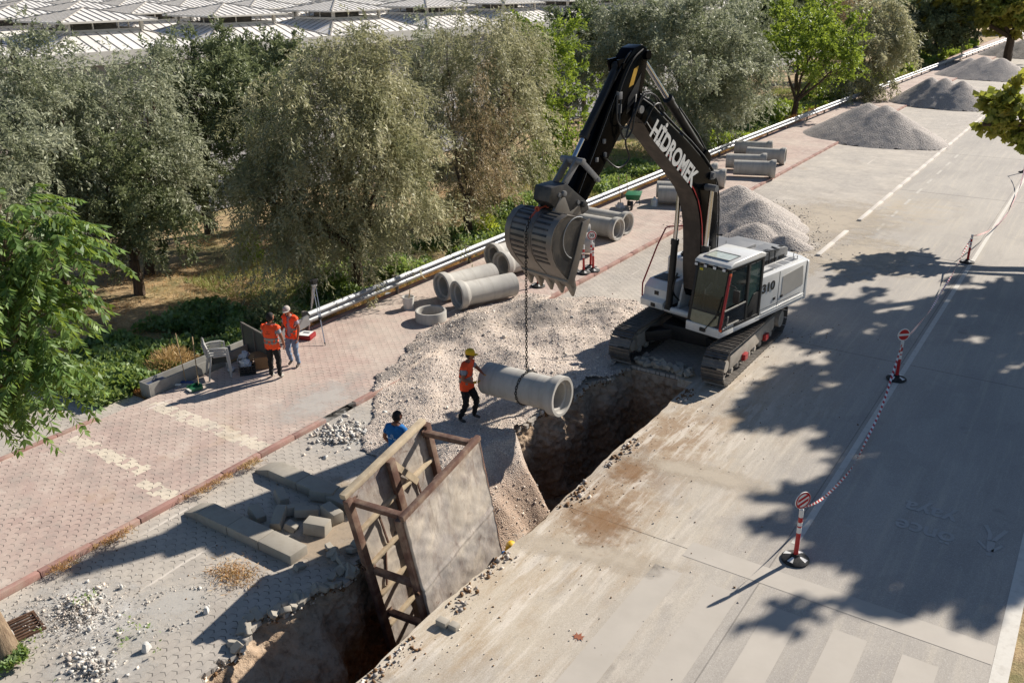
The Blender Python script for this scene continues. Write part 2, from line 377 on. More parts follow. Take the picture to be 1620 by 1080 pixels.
# trench line
def edge_x(y):           # broken paving edge on the west side of the trench
    y = np.asarray(y, float)
    return -9.72-.35*sstep(10, 14, y)+.10*np.sin(y*2.3)+.08*np.sin(y*5.7+1)+.42*sstep(17, 19.3, y)-.15*sstep(9, 7, y)*np.sin(y*1.1)
TY1 = 19.75
V = []; F = []
ys = np.arange(-6, 19.8, .106); rr = random.Random(3)
for i, y in enumerate(ys):
    x1 = float(edge_x(y))+rr.uniform(-.09, .09); b = len(V)
    V += [(-14.09, y, 0), (x1, y, 0), (x1, y+.106, 0), (-14.09, y+.106, 0), (x1, y, -.085), (x1, y+.106, -.085), (x1-.2, y, -.085), (x1-.2, y+.106, -.085)]
    F += [(b, b+1, b+2, b+3), (b+1, b+4, b+5, b+2)]
    if i: F.append((b-8+2, b-8+5, b+4, b+1))
y1 = ys[-1]+.106; b = len(V)
V += [(-14.09, y1, 0), (-8.16, y1, 0), (-8.16, 420, 0), (-14.09, 420, 0), (-8.16, y1, -.085), (-9.6, y1, 0), (-9.6, y1, -.085)]
F += [(b, b+1, b+2, b+3), (b+5, b+6, b+4, b+1)]
me = bpy.data.meshes.new('parking_paving'); me.from_pydata(V, [], F); me.materials.append(m_grey)
tagp(link('parking_paving', me), kind='structure')
# road slab: top sheet with a ragged cut edge and thickness
V = []; F = []
ys = list(np.arange(-6, 19.9, .16))
for i, y in enumerate(ys):
    x0 = -7.74+.025*math.sin(y*1.9)+rr.uniform(-.02, .02)+.12*math.exp(-((y-12.3)/.8)**2)
    V += [(x0, y, 0), (.34, y, 0), (x0+.01, y, -.22)]
    if i:
        b = 3*i; F += [(b-3, b-2, b+1, b), (b-3, b, b+2, b-1)]
b = len(V); y1 = ys[-1]
V += [(-8.16, y1, 0), (.34, y1, 0), (.34, 420, 0), (-8.16, 420, 0), (-8.16, y1, -.22), (-7.7, y1, -.22), (-7.7, y1, 0)]
F += [(b, b+1, b+2, b+3), (b, b+4, b+5, b+6)]
me = bpy.data.meshes.new('road'); me.from_pydata(V, [], F); me.materials.append(m_road)
tagp(link('road', me), kind='structure')
# excavated trench
DEP = 2.7
def soil_z(X, Y):
    near = sstep(8.8, 8.0, Y); mid = sstep(11.7, 12.4, Y)*sstep(15.8, 14.4, Y); calm = 1-.8*mid
    d = X-edge_x(Y)-.05+calm*(.10*fnoise(X*0+Y, Y, 1.6, 1.)+.06*fnoise(Y, X, 4.5, 2.))+.08*mid*fnoise(X, Y, 1.1, 2.)
    steep = 1.0+4.5*(1-near)*(1-mid)
    prof = steep*np.maximum(d, 0)+near*4.5*np.maximum(d-.75, 0)+mid*(.35*np.maximum(d, 0)+3*np.maximum(d-1.25, 0))
    e = (TY1-Y)+.08*fnoise(X, Y, 2.2, 5.); prof2 = 6*np.maximum(e, 0)
    z = -np.minimum(np.minimum(prof, prof2), DEP+.15*fnoise(X, Y, 1.3, 4.))
    r = sstep(0, -.4, z)*calm
    z = z+r*(.07*fnoise(X, Y, 3.1, 7.)+.045*fnoise(X, Y, 8., 8.)+.02*fnoise(X, Y, 21., 9.))
    return np.minimum(z-.088, -.088)
def trench_mat():
    s = NT('trench_soil'); X, Y, Z = s.xyz(s.pos)
    p = s.sc(s.pos, (1, 1, .8)); n1 = s.noise(p, 1.1, 6, .65); n2 = s.noise(p, 7, 5, .7); n3 = s.noise(s.pos, 40, 3, .7)
    c = s.mix(s.ramp(n1, .35, .65), C8(164, 138, 112), C8(198, 176, 152))
    lay = s.m_('MULTIPLY', s.ramp(s.m_('ADD', Z, s.m_('MULTIPLY', n1, 1.2)), -.2, -.75), .7)
    c = s.mix(lay, c, C8(140, 108, 80))
    clay = s.m_('MULTIPLY', s.m_('MULTIPLY', s.ramp(s.m_('ADD', Z, n1), -.5, -1.0), s.ramp(Y, 12.5, 10.)), .8)
    c = s.mix(clay, c, srgb('#95642f'))
    c = s.mix(s.m_('MULTIPLY', s.ramp(n2, .5, .72), .6), c, srgb('#c4ae96')); c = s.mix(s.m_('MULTIPLY', s.ramp(n2, .48, .3), .6), c, srgb('#5e4632'))
    s.bump(s.m_('ADD', n2, s.m_('MULTIPLY', n3, .6)), .9, .06); return s.col(c, .95)
# the dug walls are sheets pushed in and out sideways, so their clods and bucket marks are real relief
def n3(a, b, s_, o_): return fnoise(a*s_+o_, b*s_*1.2-o_, 1.)
m_trench = trench_mat()
ny_, nt_ = 640, 90
ys_ = np.linspace(-4, 19.9, ny_); ts_ = np.linspace(0, 1, nt_); T_, Y_ = np.meshgrid(ts_, ys_)
Zw = -.088-(DEP+.1)*T_; nearw = sstep(8.8, 7.9, Y_)
inw = .03+.22*T_+.85*nearw*sstep(.0, .42, T_)+.1*nearw*T_
rel = sstep(0, .06, T_)*(.09*n3(Y_, Zw, 1.3, 1.)+.06*np.abs(n3(Y_, Zw, 3.1, 4.))+.045*n3(Y_, Zw, 6.7, 2.)+.025*n3(Y_, Zw, 15., 7.)+.012*n3(Y_, Zw, 33., 3.))
rel = rel+.05*sstep(.1, .2, T_)*np.maximum(0, np.sin(Y_*5.2+1.5*np.sin(Y_*.7)))**6*(Y_ > 12)      # bucket tooth grooves
Xw = edge_x(Y_)-.06+inw+rel
i = np.arange(ny_*nt_).reshape(ny_, nt_); F = np.stack([i[:-1, :-1], i[1:, :-1], i[1:, 1:], i[:-1, 1:]], -1).reshape(-1, 4)
tagp(link('trench_wall', fastmesh('trench_wall', np.stack([Xw, Y_, Zw], -1).reshape(-1, 3), F, m_trench, smooth=True)), kind='structure')
nx_ = 120; xs_ = np.linspace(-10.4, -7.66, nx_); T2, X2 = np.meshgrid(ts_, xs_); Z2 = -.088-(DEP+.1)*T2
Yw = TY1+.1-.3*T2-sstep(0, .06, T2)*(.09*n3(X2, Z2, 1.7, 11.)+.07*np.abs(n3(X2, Z2, 3.7, 14.))+.04*n3(X2, Z2, 8., 12.)+.02*n3(X2, Z2, 19., 17.))
i = np.arange(nx_*nt_).reshape(nx_, nt_); F = np.stack([i[:-1, :-1], i[1:, :-1], i[1:, 1:], i[:-1, 1:]], -1).reshape(-1, 4)
tagp(link('trench_end', fastmesh('trench_end', np.stack([X2, Yw, Z2], -1).reshape(-1, 3), F, m_trench, smooth=True)), kind='structure')
g = grid('trench_floor', -10.6, -7.66, -4, 20., 70, 400, lambda X, Y: -DEP+.12*fnoise(X, Y, 1.3, 4.)+.05*fnoise(X, Y, 5., 4.)+.35*sstep(18.6, 19.8, Y)+.3*sstep(-9.2, -9.8, X), m_trench); tagp(g, kind='structure')
# lip of bare earth just under the paving
V = []; F = []
for k, y in enumerate(np.arange(-4, 19.9, .15)):
    x = float(edge_x(y)); V += [(x-.35, y, -.08), (x+.02, y, -.088)]
    if k: F.append((2*k-2, 2*k-1, 2*k+1, 2*k))
me = bpy.data.meshes.new('earth_lip'); me.from_pydata(V, [], F); me.materials.append(m_trench); tagp(link('earth_lip', me), kind='structure')
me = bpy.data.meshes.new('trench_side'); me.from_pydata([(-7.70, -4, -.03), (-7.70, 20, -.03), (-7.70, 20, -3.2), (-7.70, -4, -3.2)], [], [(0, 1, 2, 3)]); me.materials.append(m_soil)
tagp(link('trench_side', me), kind='structure')
# --- crushed stone spread and tipped round the trench
GP = np.array([(-10.15, 11.4), (-10.9, 12.3), (-12.6, 12.35), (-13.3, 13.2), (-13.9, 14.3), (-14.7, 15.5), (-15.35, 17.2), (-15.75, 18.9), (-15.7, 21.2), (-14.9, 22.9), (-13.2, 24.2), (-11.5, 24.6), (-10.5, 23.4), (-10.1, 20.5), (-9.8, 19.6), (-8.9, 17.9), (-9.0, 16.), (-8.2, 14.5), (-8.0, 12.2), (-8.9, 11.2)])
def polydist(X, Y, P):
    d = np.full(X.shape, 1e9); ins = np.zeros(X.shape, bool); n = len(P)
    for i in range(n):
        a, b = P[i], P[(i+1) % n]; ex, ey = b-a; t = np.clip(((X-a[0])*ex+(Y-a[1])*ey)/(ex*ex+ey*ey), 0, 1)
        d = np.minimum(d, np.hypot(X-a[0]-t*ex, Y-a[1]-t*ey))
        c = ((a[1] > Y) != (b[1] > Y)) & (X < (b[0]-a[0])*(Y-a[1])/(b[1]-a[1]+1e-12)+a[0]); ins ^= c
    return np.where(ins, d, -d)
def gravel_t(X, Y):
    X = np.asarray(X, float); Y = np.asarray(Y, float)
    d = polydist(X, Y, GP)+.18*fnoise(X, Y, 1.2, 11.)+.08*fnoise(X, Y, 4., 12.)
    t = .07*sstep(-.02, .25, d)+.2*sstep(.1, 1.5, d)*(.6+.5*fnoise(X, Y, .8, 13.))+.02*sstep(.1, .5, d)*fnoise(X, Y, 2.7, 17.)
    for (x, y, h, r, ax) in ((-14.55, 19.3, .34, .7, 1.5), (-13.3, 21.5, .42, .85, 1.5), (-12.1, 20.1, .2, .8, 1.), (-13.9, 16.7, .22, .7, 1.2), (-11.9, 18., .3, 1., 1.), (-11.4, 22.4, .25, .8, 1), (-13., 15.2, .15, .6, 1.), (-10.6, 13.2, .12, .5, 1.4)):
        q = np.hypot((X-x), (Y-y)/ax)/r; t = t+h*np.maximum(0, 1-q*.75)**1.3
    inner = np.maximum(t, 0)*sstep(-.05, .12, d)
    flat = np.exp(-(((X+11.3)/.8)**2+((Y-14.8)/.7)**2))
    inner = inner*(1-.6*flat)
    return np.where(d > -.02, inner+.0, -.05)
def base_z(X, Y):
    b = np.where(X < -14.1, SWZ, 0.) + 0*Y
    s_ = soil_z(X, Y)+.088
    return np.where((X > edge_x(Y)-.25) & (Y < TY1+.1), s_+b, b)
def grav_z(X, Y):
    t = gravel_t(X, Y); b = base_z(X, Y)
    dig = sstep(-.1, -.5, b)
    return b+t*(1-.55*dig)+.012*fnoise(X, Y, 26., 3.)*(t > .03)
def keepg(X, Y): return (gravel_t(X, Y) > .015) & (base_z(X, Y) > -2.5) & ~((Y > 14.7) & (base_z(X, Y) < -.04))
def spread_mat():
    s = NT('spoil_and_stone'); X, Y, Z = s.xyz(s.pos)
    cell = s.vor(s.pos, 42, 'Color'); d = s.vor(s.pos, 42, 'Distance'); n1 = s.noise(s.pos, .9, 5, .6); n2 = s.noise(s.pos, 2.4, 5, .65)
    cx = s.xyz(cell)
    c = s.mix(cx[0], C8(208, 192, 178), C8(184, 168, 156)); c = s.mix(s.m_('MULTIPLY', s.ramp(cx[1], .6, 1.), .8), c, srgb('#f3e8da'))
    hp_ = None
    for (hx, hy, hr) in ((-14.75, 19.0, .95), (-13.6, 21.4, 1.25), (-14.5, 15.6, .35), (-15.1, 17.2, .4), (-12.2, 22.9, .7)):
        dd = s.m_('SQRT', s.m_('ADD', s.m_('POWER', s.m_('SUBTRACT', X, hx), 2.), s.m_('MULTIPLY', s.m_('POWER', s.m_('SUBTRACT', Y, hy), 2.), .5)))
        f_ = s.ramp(s.m_('ADD', dd, s.m_('MULTIPLY', s.m_('SUBTRACT', n2, .5), .8)), hr, hr*.75); hp_ = f_ if hp_ is None else s.m_('MAXIMUM', hp_, f_)
    grey = s.m_('MAXIMUM', hp_, s.m_('MULTIPLY', s.ramp(n1, .56, .64), .35)); c = s.mix(s.m_('MULTIPLY', grey, .8), c, s.mix(cx[2], C8(104, 98, 94), C8(158, 150, 143)))
    c = s.mix(s.m_('MULTIPLY', s.ramp(n2, .52, .68), .55), c, C8(218, 200, 180))
    c = s.mix(s.m_('MULTIPLY', s.ramp(n2, .40, .28), .4), c, srgb('#a3958a'))
    c = s.mix(s.m_('MULTIPLY', s.ramp(d, .45, .85), .45), c, (.15, .12, .10, 1))  # gaps between stones darkened in the colour, standing for their shade
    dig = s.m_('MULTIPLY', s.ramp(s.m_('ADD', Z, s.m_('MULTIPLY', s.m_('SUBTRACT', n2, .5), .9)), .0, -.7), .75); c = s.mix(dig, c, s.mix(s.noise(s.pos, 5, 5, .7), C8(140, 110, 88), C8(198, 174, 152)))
    s.bump(s.m_('ADD', s.m_('MULTIPLY', d, -1.), s.m_('ADD', s.m_('MULTIPLY', n2, .8), s.m_('MULTIPLY', s.noise(s.pos, 7, 5, .7), 1.2))), .75, .03); return s.col(c, .92)
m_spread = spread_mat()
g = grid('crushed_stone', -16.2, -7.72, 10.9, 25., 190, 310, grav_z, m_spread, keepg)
tagp(g, 'pale crushed stone and spoil heaped on the paving beside the open trench', 'gravel', kind='stuff')
# --- loose stones
def stones(name, P, S, mats, seed=1, flat=.75, mi=None, **k):
    r = np.random.default_rng(seed); n = len(P); P = np.asarray(P, float); S = np.asarray(S, float)
    c = np.array([(-1, -1, -1), (1, -1, -1), (1, 1, -1), (-1, 1, -1), (-1, -1, 1), (1, -1, 1), (1, 1, 1), (-1, 1, 1)], float)*.5
    v = c[None]*r.uniform(.55, 1.15, (n, 8, 1))*r.uniform(.6, 1.3, (n, 1, 3)); v[:, 4:, :2] *= .75
    v = v*S[:, None, None]; v[:, :, 2] *= flat
    q = r.normal(size=(n, 4)); q[:, 1:3] *= .45; q /= np.linalg.norm(q, axis=1)[:, None]; w_, x, y, z = q.T
    M = np.stack([1-2*(y*y+z*z), 2*(x*y-z*w_), 2*(x*z+y*w_), 2*(x*y+z*w_), 1-2*(x*x+z*z), 2*(y*z-x*w_), 2*(x*z-y*w_), 2*(y*z+x*w_), 1-2*(x*x+y*y)], -1).reshape(n, 3, 3)
    v = np.einsum('nij,nkj->nki', M, v)+P[:, None]
    f = np.array([(0, 3, 2, 1), (4, 5, 6, 7), (0, 1, 5, 4), (1, 2, 6, 5), (2, 3, 7, 6), (3, 0, 4, 7)])
    F = (f[None]+8*np.arange(n)[:, None, None]).reshape(-1, 4)
    m2 = None if mi is None else np.repeat(mi, 6)
    return tagp(link(name, fastmesh(name, v.reshape(-1, 3), F, mats, mi=m2)), **k)
m_st_l = mat('pale_stone', '#dccfc0', .9, var=.18, vs=9); m_st_g = mat('grey_stone', '#a39b93', .9, var=.25, vs=9); m_st_w = mat('white_rubble', '#c6c3bd', .9, var=.15, vs=9); m_st_b = mat('brown_clod', '#77593c', .95, var=.25, vs=9)
def zat(x, y): return float(np.asarray(grav_z(np.array([[x]]), np.array([[y]])))[0, 0]) if float(gravel_t(np.array([[x]]), np.array([[y]]))[0, 0]) > .015 else (SWZ if x < -14.1 else 0.)
x = rng.uniform(-16.4, -8.0, 24000); y = rng.uniform(11, 25, 24000)
t = gravel_t(x, y); ok = (t > .02) & (base_z(x, y) > -1.6) & ~((y > 14.7) & (base_z(x, y) < -.04)); x, y = x[ok], y[ok]; z = grav_z(x, y)
S = .014+.032*rng.random(len(x))**3+.05*(rng.random(len(x)) > .993)
stones('loose_stone', np.stack([x, y, z+S*.15], 1), S, [m_st_l, m_st_g, m_st_w], 2, mi=np.where(fnoise(x, y, .9, 4.) > .25, rng.choice(3, len(x), p=[.3, .6, .1]), rng.choice(3, len(x), p=[.75, .12, .13])), kind='stuff', label='loose crushed stones lying on the pale spread beside the trench', cat='stones')
# grit trodden over the paving and the slab
x = rng.uniform(-14, -3.5, 9000); y = rng.uniform(6, 26, 9000)
p = np.exp(-np.abs(x+7.3)/1.6)*(x > -7.65)+np.where(x < -10.1, .12+.6*np.exp(-((x+12)**2+(y-6.2)**2)/1.2)+.5*np.exp(-np.abs(polydist(x, y, GP))/.35), 0)
ok = (rng.random(9000) < p) & (gravel_t(x, y) <= .01); x, y = x[ok], y[ok]; S = .008+.028*rng.random(len(x))**4
stones('grit', np.stack([x, y, S*.2], 1), S, [m_st_l, m_st_g, m_st_b], 4, mi=rng.choice(3, len(x), p=[.2, .35, .45]), kind='stuff', label='scattered grit and crumbs of soil on the slab and paving', cat='grit')
n_ = 1000; y = rng.uniform(6.5, 19.4, n_); x = -7.68+np.abs(rng.normal(0, .16, n_)); kp = (fnoise(x*0, y, 1.1, 6.) > -.1)
x, y = x[kp], y[kp]; S = .015+.075*rng.random(len(x))**3; stones('edge_rubble', np.stack([x, y, S*.25], 1), S, [m_st_l, m_st_g, m_st_b], 6, mi=rng.choice(3, len(x), p=[.15, .3, .55]), kind='stuff', label='crumbled soil and concrete bits along the cut edge of the slab', cat='rubble')
n_ = 1600; y = rng.uniform(6., 19.6, n_); x = edge_x(y)+.04+rng.normal(0, .05, n_); S = .02+.09*rng.random(n_)**3; kp = (y > 14.7) | (y < 11.4)
x, y, S = x[kp], y[kp], S[kp]; stones('edge_rubble', np.stack([x-.1, y, -.03-.12*rng.random(len(x))], 1), S, [m_st_l, m_st_g, m_st_b], 8, mi=rng.choice(3, len(x), p=[.3, .2, .5]), kind='stuff', label='clods and broken bedding under the torn paving edge', cat='rubble')
# white broken-concrete rubble patches
def rubble(cx, cy, rx, ry, n, smin, smax, seed, z0, label, mats=None, ring=0.):
    r = np.random.default_rng(seed); a = r.uniform(0, 2*np.pi, n); q = np.abs(r.normal(0, .5, n))*(1-ring)+ring*r.normal(1, .07, n)
    x = cx+np.cos(a)*q*rx; y = cy+np.sin(a)*q*ry; S = smin+(smax-smin)*r.random(n)**2.2
    h = np.maximum(0, 1-q)*.10*(1-ring); lay = r.random(n)
    return stones('rubble', np.stack([x, y, z0+S*.2+h*lay], 1), S, mats or [m_st_w, m_st_g, m_st_l], seed, flat=.42, mi=r.choice(3, n, p=[.4, .4, .2]), kind='stuff', label=label, cat='rubble')
rubble(-13.35, 12.75, .75, .75, 900, .015, .12, 11, .0, 'white and grey broken concrete heaped at the broken red kerb')
rubble(-12.6, 5.7, 1.5, 1.0, 2600, .006, .035, 15, .0, 'fine white grit bedded in the dust round the drain grate')
rubble(-12.75, 5.9, .9, .6, 380, .012, .10, 12, 0., 'white concrete chips round the drain grate and tree foot')
rubble(-11.45, 6.75, .55, .65, 170, .01, .06, 13, 0., 'ring of white chips round the dusty patch of paving', ring=.85)
rubble(-11.3, 5.2, .75, .4, 420, .012, .09, 14, 0., 'white chips scattered along the bottom corner of the paving')
# cement dust films on the paving
def dust_mat(c, sc_=2.2, amt=.85):
    s = NT('cement_dust'); X, Y, Z = s.xyz(s.obj)
    rad = s.m_('SQRT', s.m_('ADD', s.m_('MULTIPLY', X, X), s.m_('MULTIPLY', Y, Y)))
    f = s.ramp(s.m_('ADD', rad, s.m_('MULTIPLY', s.m_('SUBTRACT', s.noise(s.pos, sc_, 7, .7), .5), 2.2)), .95, .25)
    s.put(s.m_('MULTIPLY', f, amt), s.b.inputs['Alpha']); f2 = s.noise(s.pos, 30, 4, .7)
    return s.col(s.mix(s.ramp(f2, .3, .7), c, tuple(v*.8 for v in c[:3])+(1,)), .95)
m_dust = dust_mat(srgb('#cfcbc4'), 2.2, .6)
def dust(cx, cy, rx, ry, z, m=m_dust, rz=0.):
    me = bpy.data.meshes.new('cement_dust'); me.from_pydata([(-1.1, -1.1, 0), (1.1, -1.1, 0), (1.1, 1.1, 0), (-1.1, 1.1, 0)], [], [(0, 1, 2, 3)]); me.materials.append(m)
    o = link('cement_dust', me, None, (cx, cy, z)); o.scale = (rx, ry, 1); o.rotation_euler[2] = rz; tagp(o, kind='structure')
dust(-11.5, 6.75, .95, 1.0, .005); dust(-12.5, 5.9, 1.5, 1.0, .009, dust_mat(srgb('#d3cfc9'), 2.2, .9)); dust(-11.3, 5.3, 1.1, .8, .0125, dust_mat(srgb('#cdc9c2'), 2.2, .7)); dust(-13.2, 13., 1.5, 1.4, .005); dust(-14.9, 13.6, 1.0, 1.8, SWZ+.005)
dust(-10.9, 11.2, 1.2, 1.0, .012, dust_mat(srgb('#bda88c'), 2., .8)); dust(-10.6, 9.6, 1., 1.2, .016, dust_mat(srgb('#b9a68f'), 2., .7))
m_dustb = dust_mat(srgb('#c8bba8'), 1.3, .75)
dust(-6.4, 11.9, 1.9, .45, .0045, m_dustb, .25); dust(-5.9, 15.6, 2.2, .5, .0065, m_dustb, .1); dust(-10.5, 31., 3.2, 3., .005, m_dustb); dust(-9.4, 38., 3., 4.5, .009, m_dustb); dust(-7.0, 33.5, 2.4, 3.4, .0135, m_dustb)
m_claypatch = dust_mat(srgb('#97714b'), 3.5, .6); dust(-7.1, 14.9, .5, .7, .009, m_claypatch); dust(-6.7, 12.9, .75, 1.0, .0105, m_claypatch, .4)
# ---------------------------------------------------------------- road markings
m_line = mat('worn_white_paint', '#cfcac0', .8, var=.12, vs=6, dirt='#9d968c', damt=.75, ds=6)
m_band = mat('smooth_screed', C8(176, 168, 157), .75, var=.06, vs=1.2, dirt='#a39a8d', damt=.3, ds=1.5, bs=90, bump=.04)
m_bandedge = mat('screed_outline', '#8d877e', .8)
def flat_rect(mb, x0, x1, y0, y1, z): mb.add([(x0, y0, z), (x1, y0, z), (x1, y1, z), (x0, y1, z)], [(0, 1, 2, 3)])
a = MB(); flat_rect(a, -3.43, -3.30, 14.2, 300, .004); flat_rect(a, .1, .34, -5, 300, .004)
tagp(a.build('lane_marking', m_line, smooth=0), kind='structure')
m_faint = mat('faded_paint', C8(186, 180, 170), .8, var=.1, vs=5, dirt='#9d968c', damt=.8, ds=6)
a = MB()
for i in range(8): flat_rect(a, -7.35, -7.23, 37.5+i*2.6, 38.7+i*2.6, .004)
tagp(a.build('faded_marking', m_faint, smooth=0), kind='structure')
b = MB()
for i in range(5):
    x0 = -3.16-.01+1.04*(i-2); flat_rect(b, x0, x0+.52, 2., 12.27, .0045)
flat_rect(b, -4.95, .09, 12.76, 13.25, .0045)
tagp(b.build('crossing_marking', m_band, smooth=0), kind='structure')
m_ghost = mat('ghosted_lettering', '#aaa59e', .8, var=.1)
def text_mesh(s, size, m, ext=0., align='CENTER', bold=0.):
    cu = bpy.data.curves.new('t', 'FONT'); cu.body = s; cu.size = size; cu.align_x = align; cu.align_y = 'CENTER'; cu.extrude = ext; cu.offset = bold
    o = bpy.data.objects.new('t', cu); COL.objects.link(o); dg = bpy.context.evaluated_depsgraph_get(); dg.update()
    me = bpy.data.meshes.new_from_object(o.evaluated_get(dg)); bpy.data.objects.remove(o); me.materials.clear(); me.materials.append(m); return me
for txt, px, py in (('\u00f6nce', -1.46, 15.93), ('yaya', -1.5, 16.68)):
    o = link('road_lettering', text_mesh(txt, .62, m_ghost, .001, bold=.012), None, (px, py, .006)); o.rotation_euler[2] = math.pi; o.scale = (.86, 1.05, 1); tagp(o, kind='structure')
# walking-figure pictogram beside the words
pc = MB(); Z0 = .006
def poly(pts): pc.add([(-.35-x*.5, 16.45-y*.62, Z0) for x, y in pts], [tuple(range(len(pts)))])
poly([(.1*math.cos(t*.63), 1.05+.1*math.sin(t*.63)) for t in range(10)])
poly([(-.13, .9), (.12, .9), (.16, .3), (-.1, .25)]); poly([(-.1, .3), (.05, .28), (-.28, -.55), (-.42, -.5)]); poly([(.02, .3), (.17, .32), (.2, -.1), (.42, -.5), (.28, -.58), (.07, -.12)]); poly([(-.12, .88), (-.02, .85), (-.3, .35), (-.4, .42)]); poly([(.1, .88), (.13, .72), (.42, .42), (.48, .52)])
tagp(pc.build('road_pictogram', m_ghost, smooth=0), kind='structure')
# ================================================================ THINGS ON THE GROUND
def cone_pile(name, label, x0, x1, y0, y1, cones, slope, seed, z0=0., n=(110, 90), group='gravel piles along the road'):
    def fz(X, Y):
        z = np.full(X.shape, -9.)
        for (cx, cy, h, ax, ay) in cones:
            d = (np.abs((X-cx)/ax)**2.3+np.abs((Y-cy)/ay)**2.3)**(1/2.3); zz = h-slope*np.sqrt(d*d+.02); z = np.maximum(z, zz)
        z = z+.02*fnoise(X, Y, 1.3, seed)+.012*fnoise(X, Y, 5, seed)
        return z
    def fz2(X, Y): return np.maximum(fz(X, Y), -.05)+z0*0
    o = grid(name, x0, x1, y0, y1, n[0], n[1], fz2, m_gpile, lambda X, Y: fz(X, Y) > -.04)
    return tagp(o, label, 'gravel pile', group)
cone_pile('gravel_pile', 'low broad gravel pile right behind the excavator', -15.5, -6.5, 29.5, 41, [(-12.6, 36.2, 1.5, 1, 1.1), (-11.6, 35.3, 1.3, 1, 1), (-13.2, 37.4, 1.3, 1, 1), (-10.6, 34.4, .75, 1.2, 1.), (-9.7, 33.3, .55, 1.2, .8), (-11., 33.6, .75, 1.1, 1)], .62, 1)
cone_pile('gravel_pile', 'grey gravel pile beyond the last concrete pipes, its crest split in two faces', -19, -6, 54, 68, [(-13.5, 61., 2.15, 1.1, 1.1), (-12.3, 60.3, 2.15, 1, 1.05), (-11.6, 59.8, 1.9, 1, 1), (-10.2, 59., 1.1, 1.2, 1)], .6, 2)
cone_pile('gravel_pile', 'gravel pile second beyond the pipes, flat topped with furrowed faces', -18, -6, 72, 87, [(-13.1, 79.6, 2.1, 1.05, 1.1), (-12., 79.2, 2.15, 1, 1.1), (-10.7, 78.8, 2.05, 1, 1.1)], .72, 3)
cone_pile('gravel_pile', 'long gravel pile in front of the big roadside tree', -19, -5, 95, 111, [(-13.7, 103.5, 1.8, 1.1, 1.1), (-12.4, 103, 2.05, 1.1, 1.1), (-10.8, 102.5, 2.0, 1.1, 1.1), (-9.6, 102.2, 1.4, 1, 1.1)], .6, 4)
cone_pile('gravel_pile', 'farthest gravel pile, behind the big roadside tree', -19, -4, 123, 139, [(-13.2, 131.5, 2.0, 1.1, 1.1), (-11.6, 131, 2.2, 1.1, 1.1), (-10, 130, 2., 1.1, 1.1), (-8.4, 130, 1.7, 1.1, 1.1)], .6, 5)
x = rng.uniform(-15, -7, 5000); y = rng.uniform(30, 40.5, 5000)
h = np.maximum.reduce([1.5-.62*np.hypot(x+12.6, (y-36.2)/1.1), .75-.62*np.hypot((x+10.6)/1.2, y-34.4), 1.3-.62*np.hypot(x+13.2, y-37.4), .55-.62*np.hypot((x+9.7)/1.2, (y-33.3)/.8)])
ok = (h < .35) & (h > -.9) & (rng.random(5000) < np.exp(-np.abs(h)/.3)); x, y, h = x[ok], y[ok], h[ok]
stones('spilled_gravel', np.stack([x, y, np.maximum(h-.05, 0)+.01+.1*(x < -14.1)], 1), .03+.05*rng.random(len(x))**2, [m_st_g, m_st_l], 5, mi=rng.choice(2, len(x)), kind='stuff', label='gravel spilled round the pile behind the excavator', cat='gravel')
# ---------------------------------------------------------------- concrete pipes
def pipe_mat():
    s = NT('precast_pipe_concrete'); v = s.obj
    n1 = s.noise(v, 1.3, 5, .6); n2 = s.noise(s.sc(v, (6, .8, .8)), 1.5, 5, .65); n3 = s.noise(v, 70, 2)
    c = s.mix(s.ramp(n1, .35, .65), srgb('#a5a19a'), srgb('#b9b5ad')); c = s.mix(s.m_('MULTIPLY', s.ramp(n2, .5, .72), .5), c, srgb('#8e8880'))
    c = s.mix(s.m_('MULTIPLY', s.ramp(s.noise(v, 3.5, 6, .7), .6, .75), .4), c, srgb('#c9c4ba'))
    c = s.mix(s.m_('MULTIPLY', s.ramp(s.vor(v, 9), .07, .03), .6), c, srgb('#6b665f'))
    s.bump(s.m_('ADD', n3, s.vor(v, 30)), .15, .004); return s.col(c, .85)
m_pipe = pipe_mat()
PL = 2.08
pm = MB()
pm.lathe([(.30, 0), (.375, 0.005), (.38, .012), (.38, PL-.36), (.40, PL-.30), (.455, PL-.22), (.465, PL-.17), (.465, PL-.012), (.455, PL), (.385, PL), (.38, PL-.01), (.375, PL-.11), (.32, PL-.115), (.30, PL-.13)], axis=(1, 0, 0), n=48, close=True)
pipe_me = pm.mesh('concrete_pipe', m_pipe, smooth=30)
def pipe(bell, spig, z, label, group=None, roll=0.):
    """bell-end centre and a point the pipe runs towards"""
    b = Vector((bell[0], bell[1], z if not isinstance(z, tuple) else z[0])); s = Vector((spig[0], spig[1], z if not isinstance(z, tuple) else z[1]))
    d = (b-s).normalized(); o = link('concrete_pipe', pipe_me)
    q = d.to_track_quat('X', 'Z'); o.rotation_euler = (q @ Vector((0, 0, 0)).to_track_quat('X', 'Z') if False else q).to_euler()
    o.location = b-d*PL; tagp(o, label, 'concrete pipe', group); return o
G1 = 'concrete pipes laid along the footway'; ZP = SWZ+.455
pipe((-15.99, 20.59), (-15.24, 22.22), ZP, 'front concrete pipe of the pair beside the concrete ring', G1)
pipe((-16.90, 20.98), (-16.28, 22.96), ZP, 'concrete pipe of the pair beside the ring, nearer the guardrail', G1)
pipe((-17.45, 24.6), (-16.95, 26.5), ZP, 'concrete pipe nearest the guardrail behind the excavator bucket', G1)
pipe((-16.62, 23.95), (-16.1, 25.9), ZP, 'concrete pipe passing behind the hanging bucket, second pair', G1)
pipe((-17.0, 26.9), (-15.25, 28.05), ZP, 'concrete pipe standing behind the bunch of red and white posts', G1)
pipe((-17.7, 27.9), (-15.95, 29.05), ZP, 'concrete pipe mostly hidden behind the one by the red and white posts', G1)
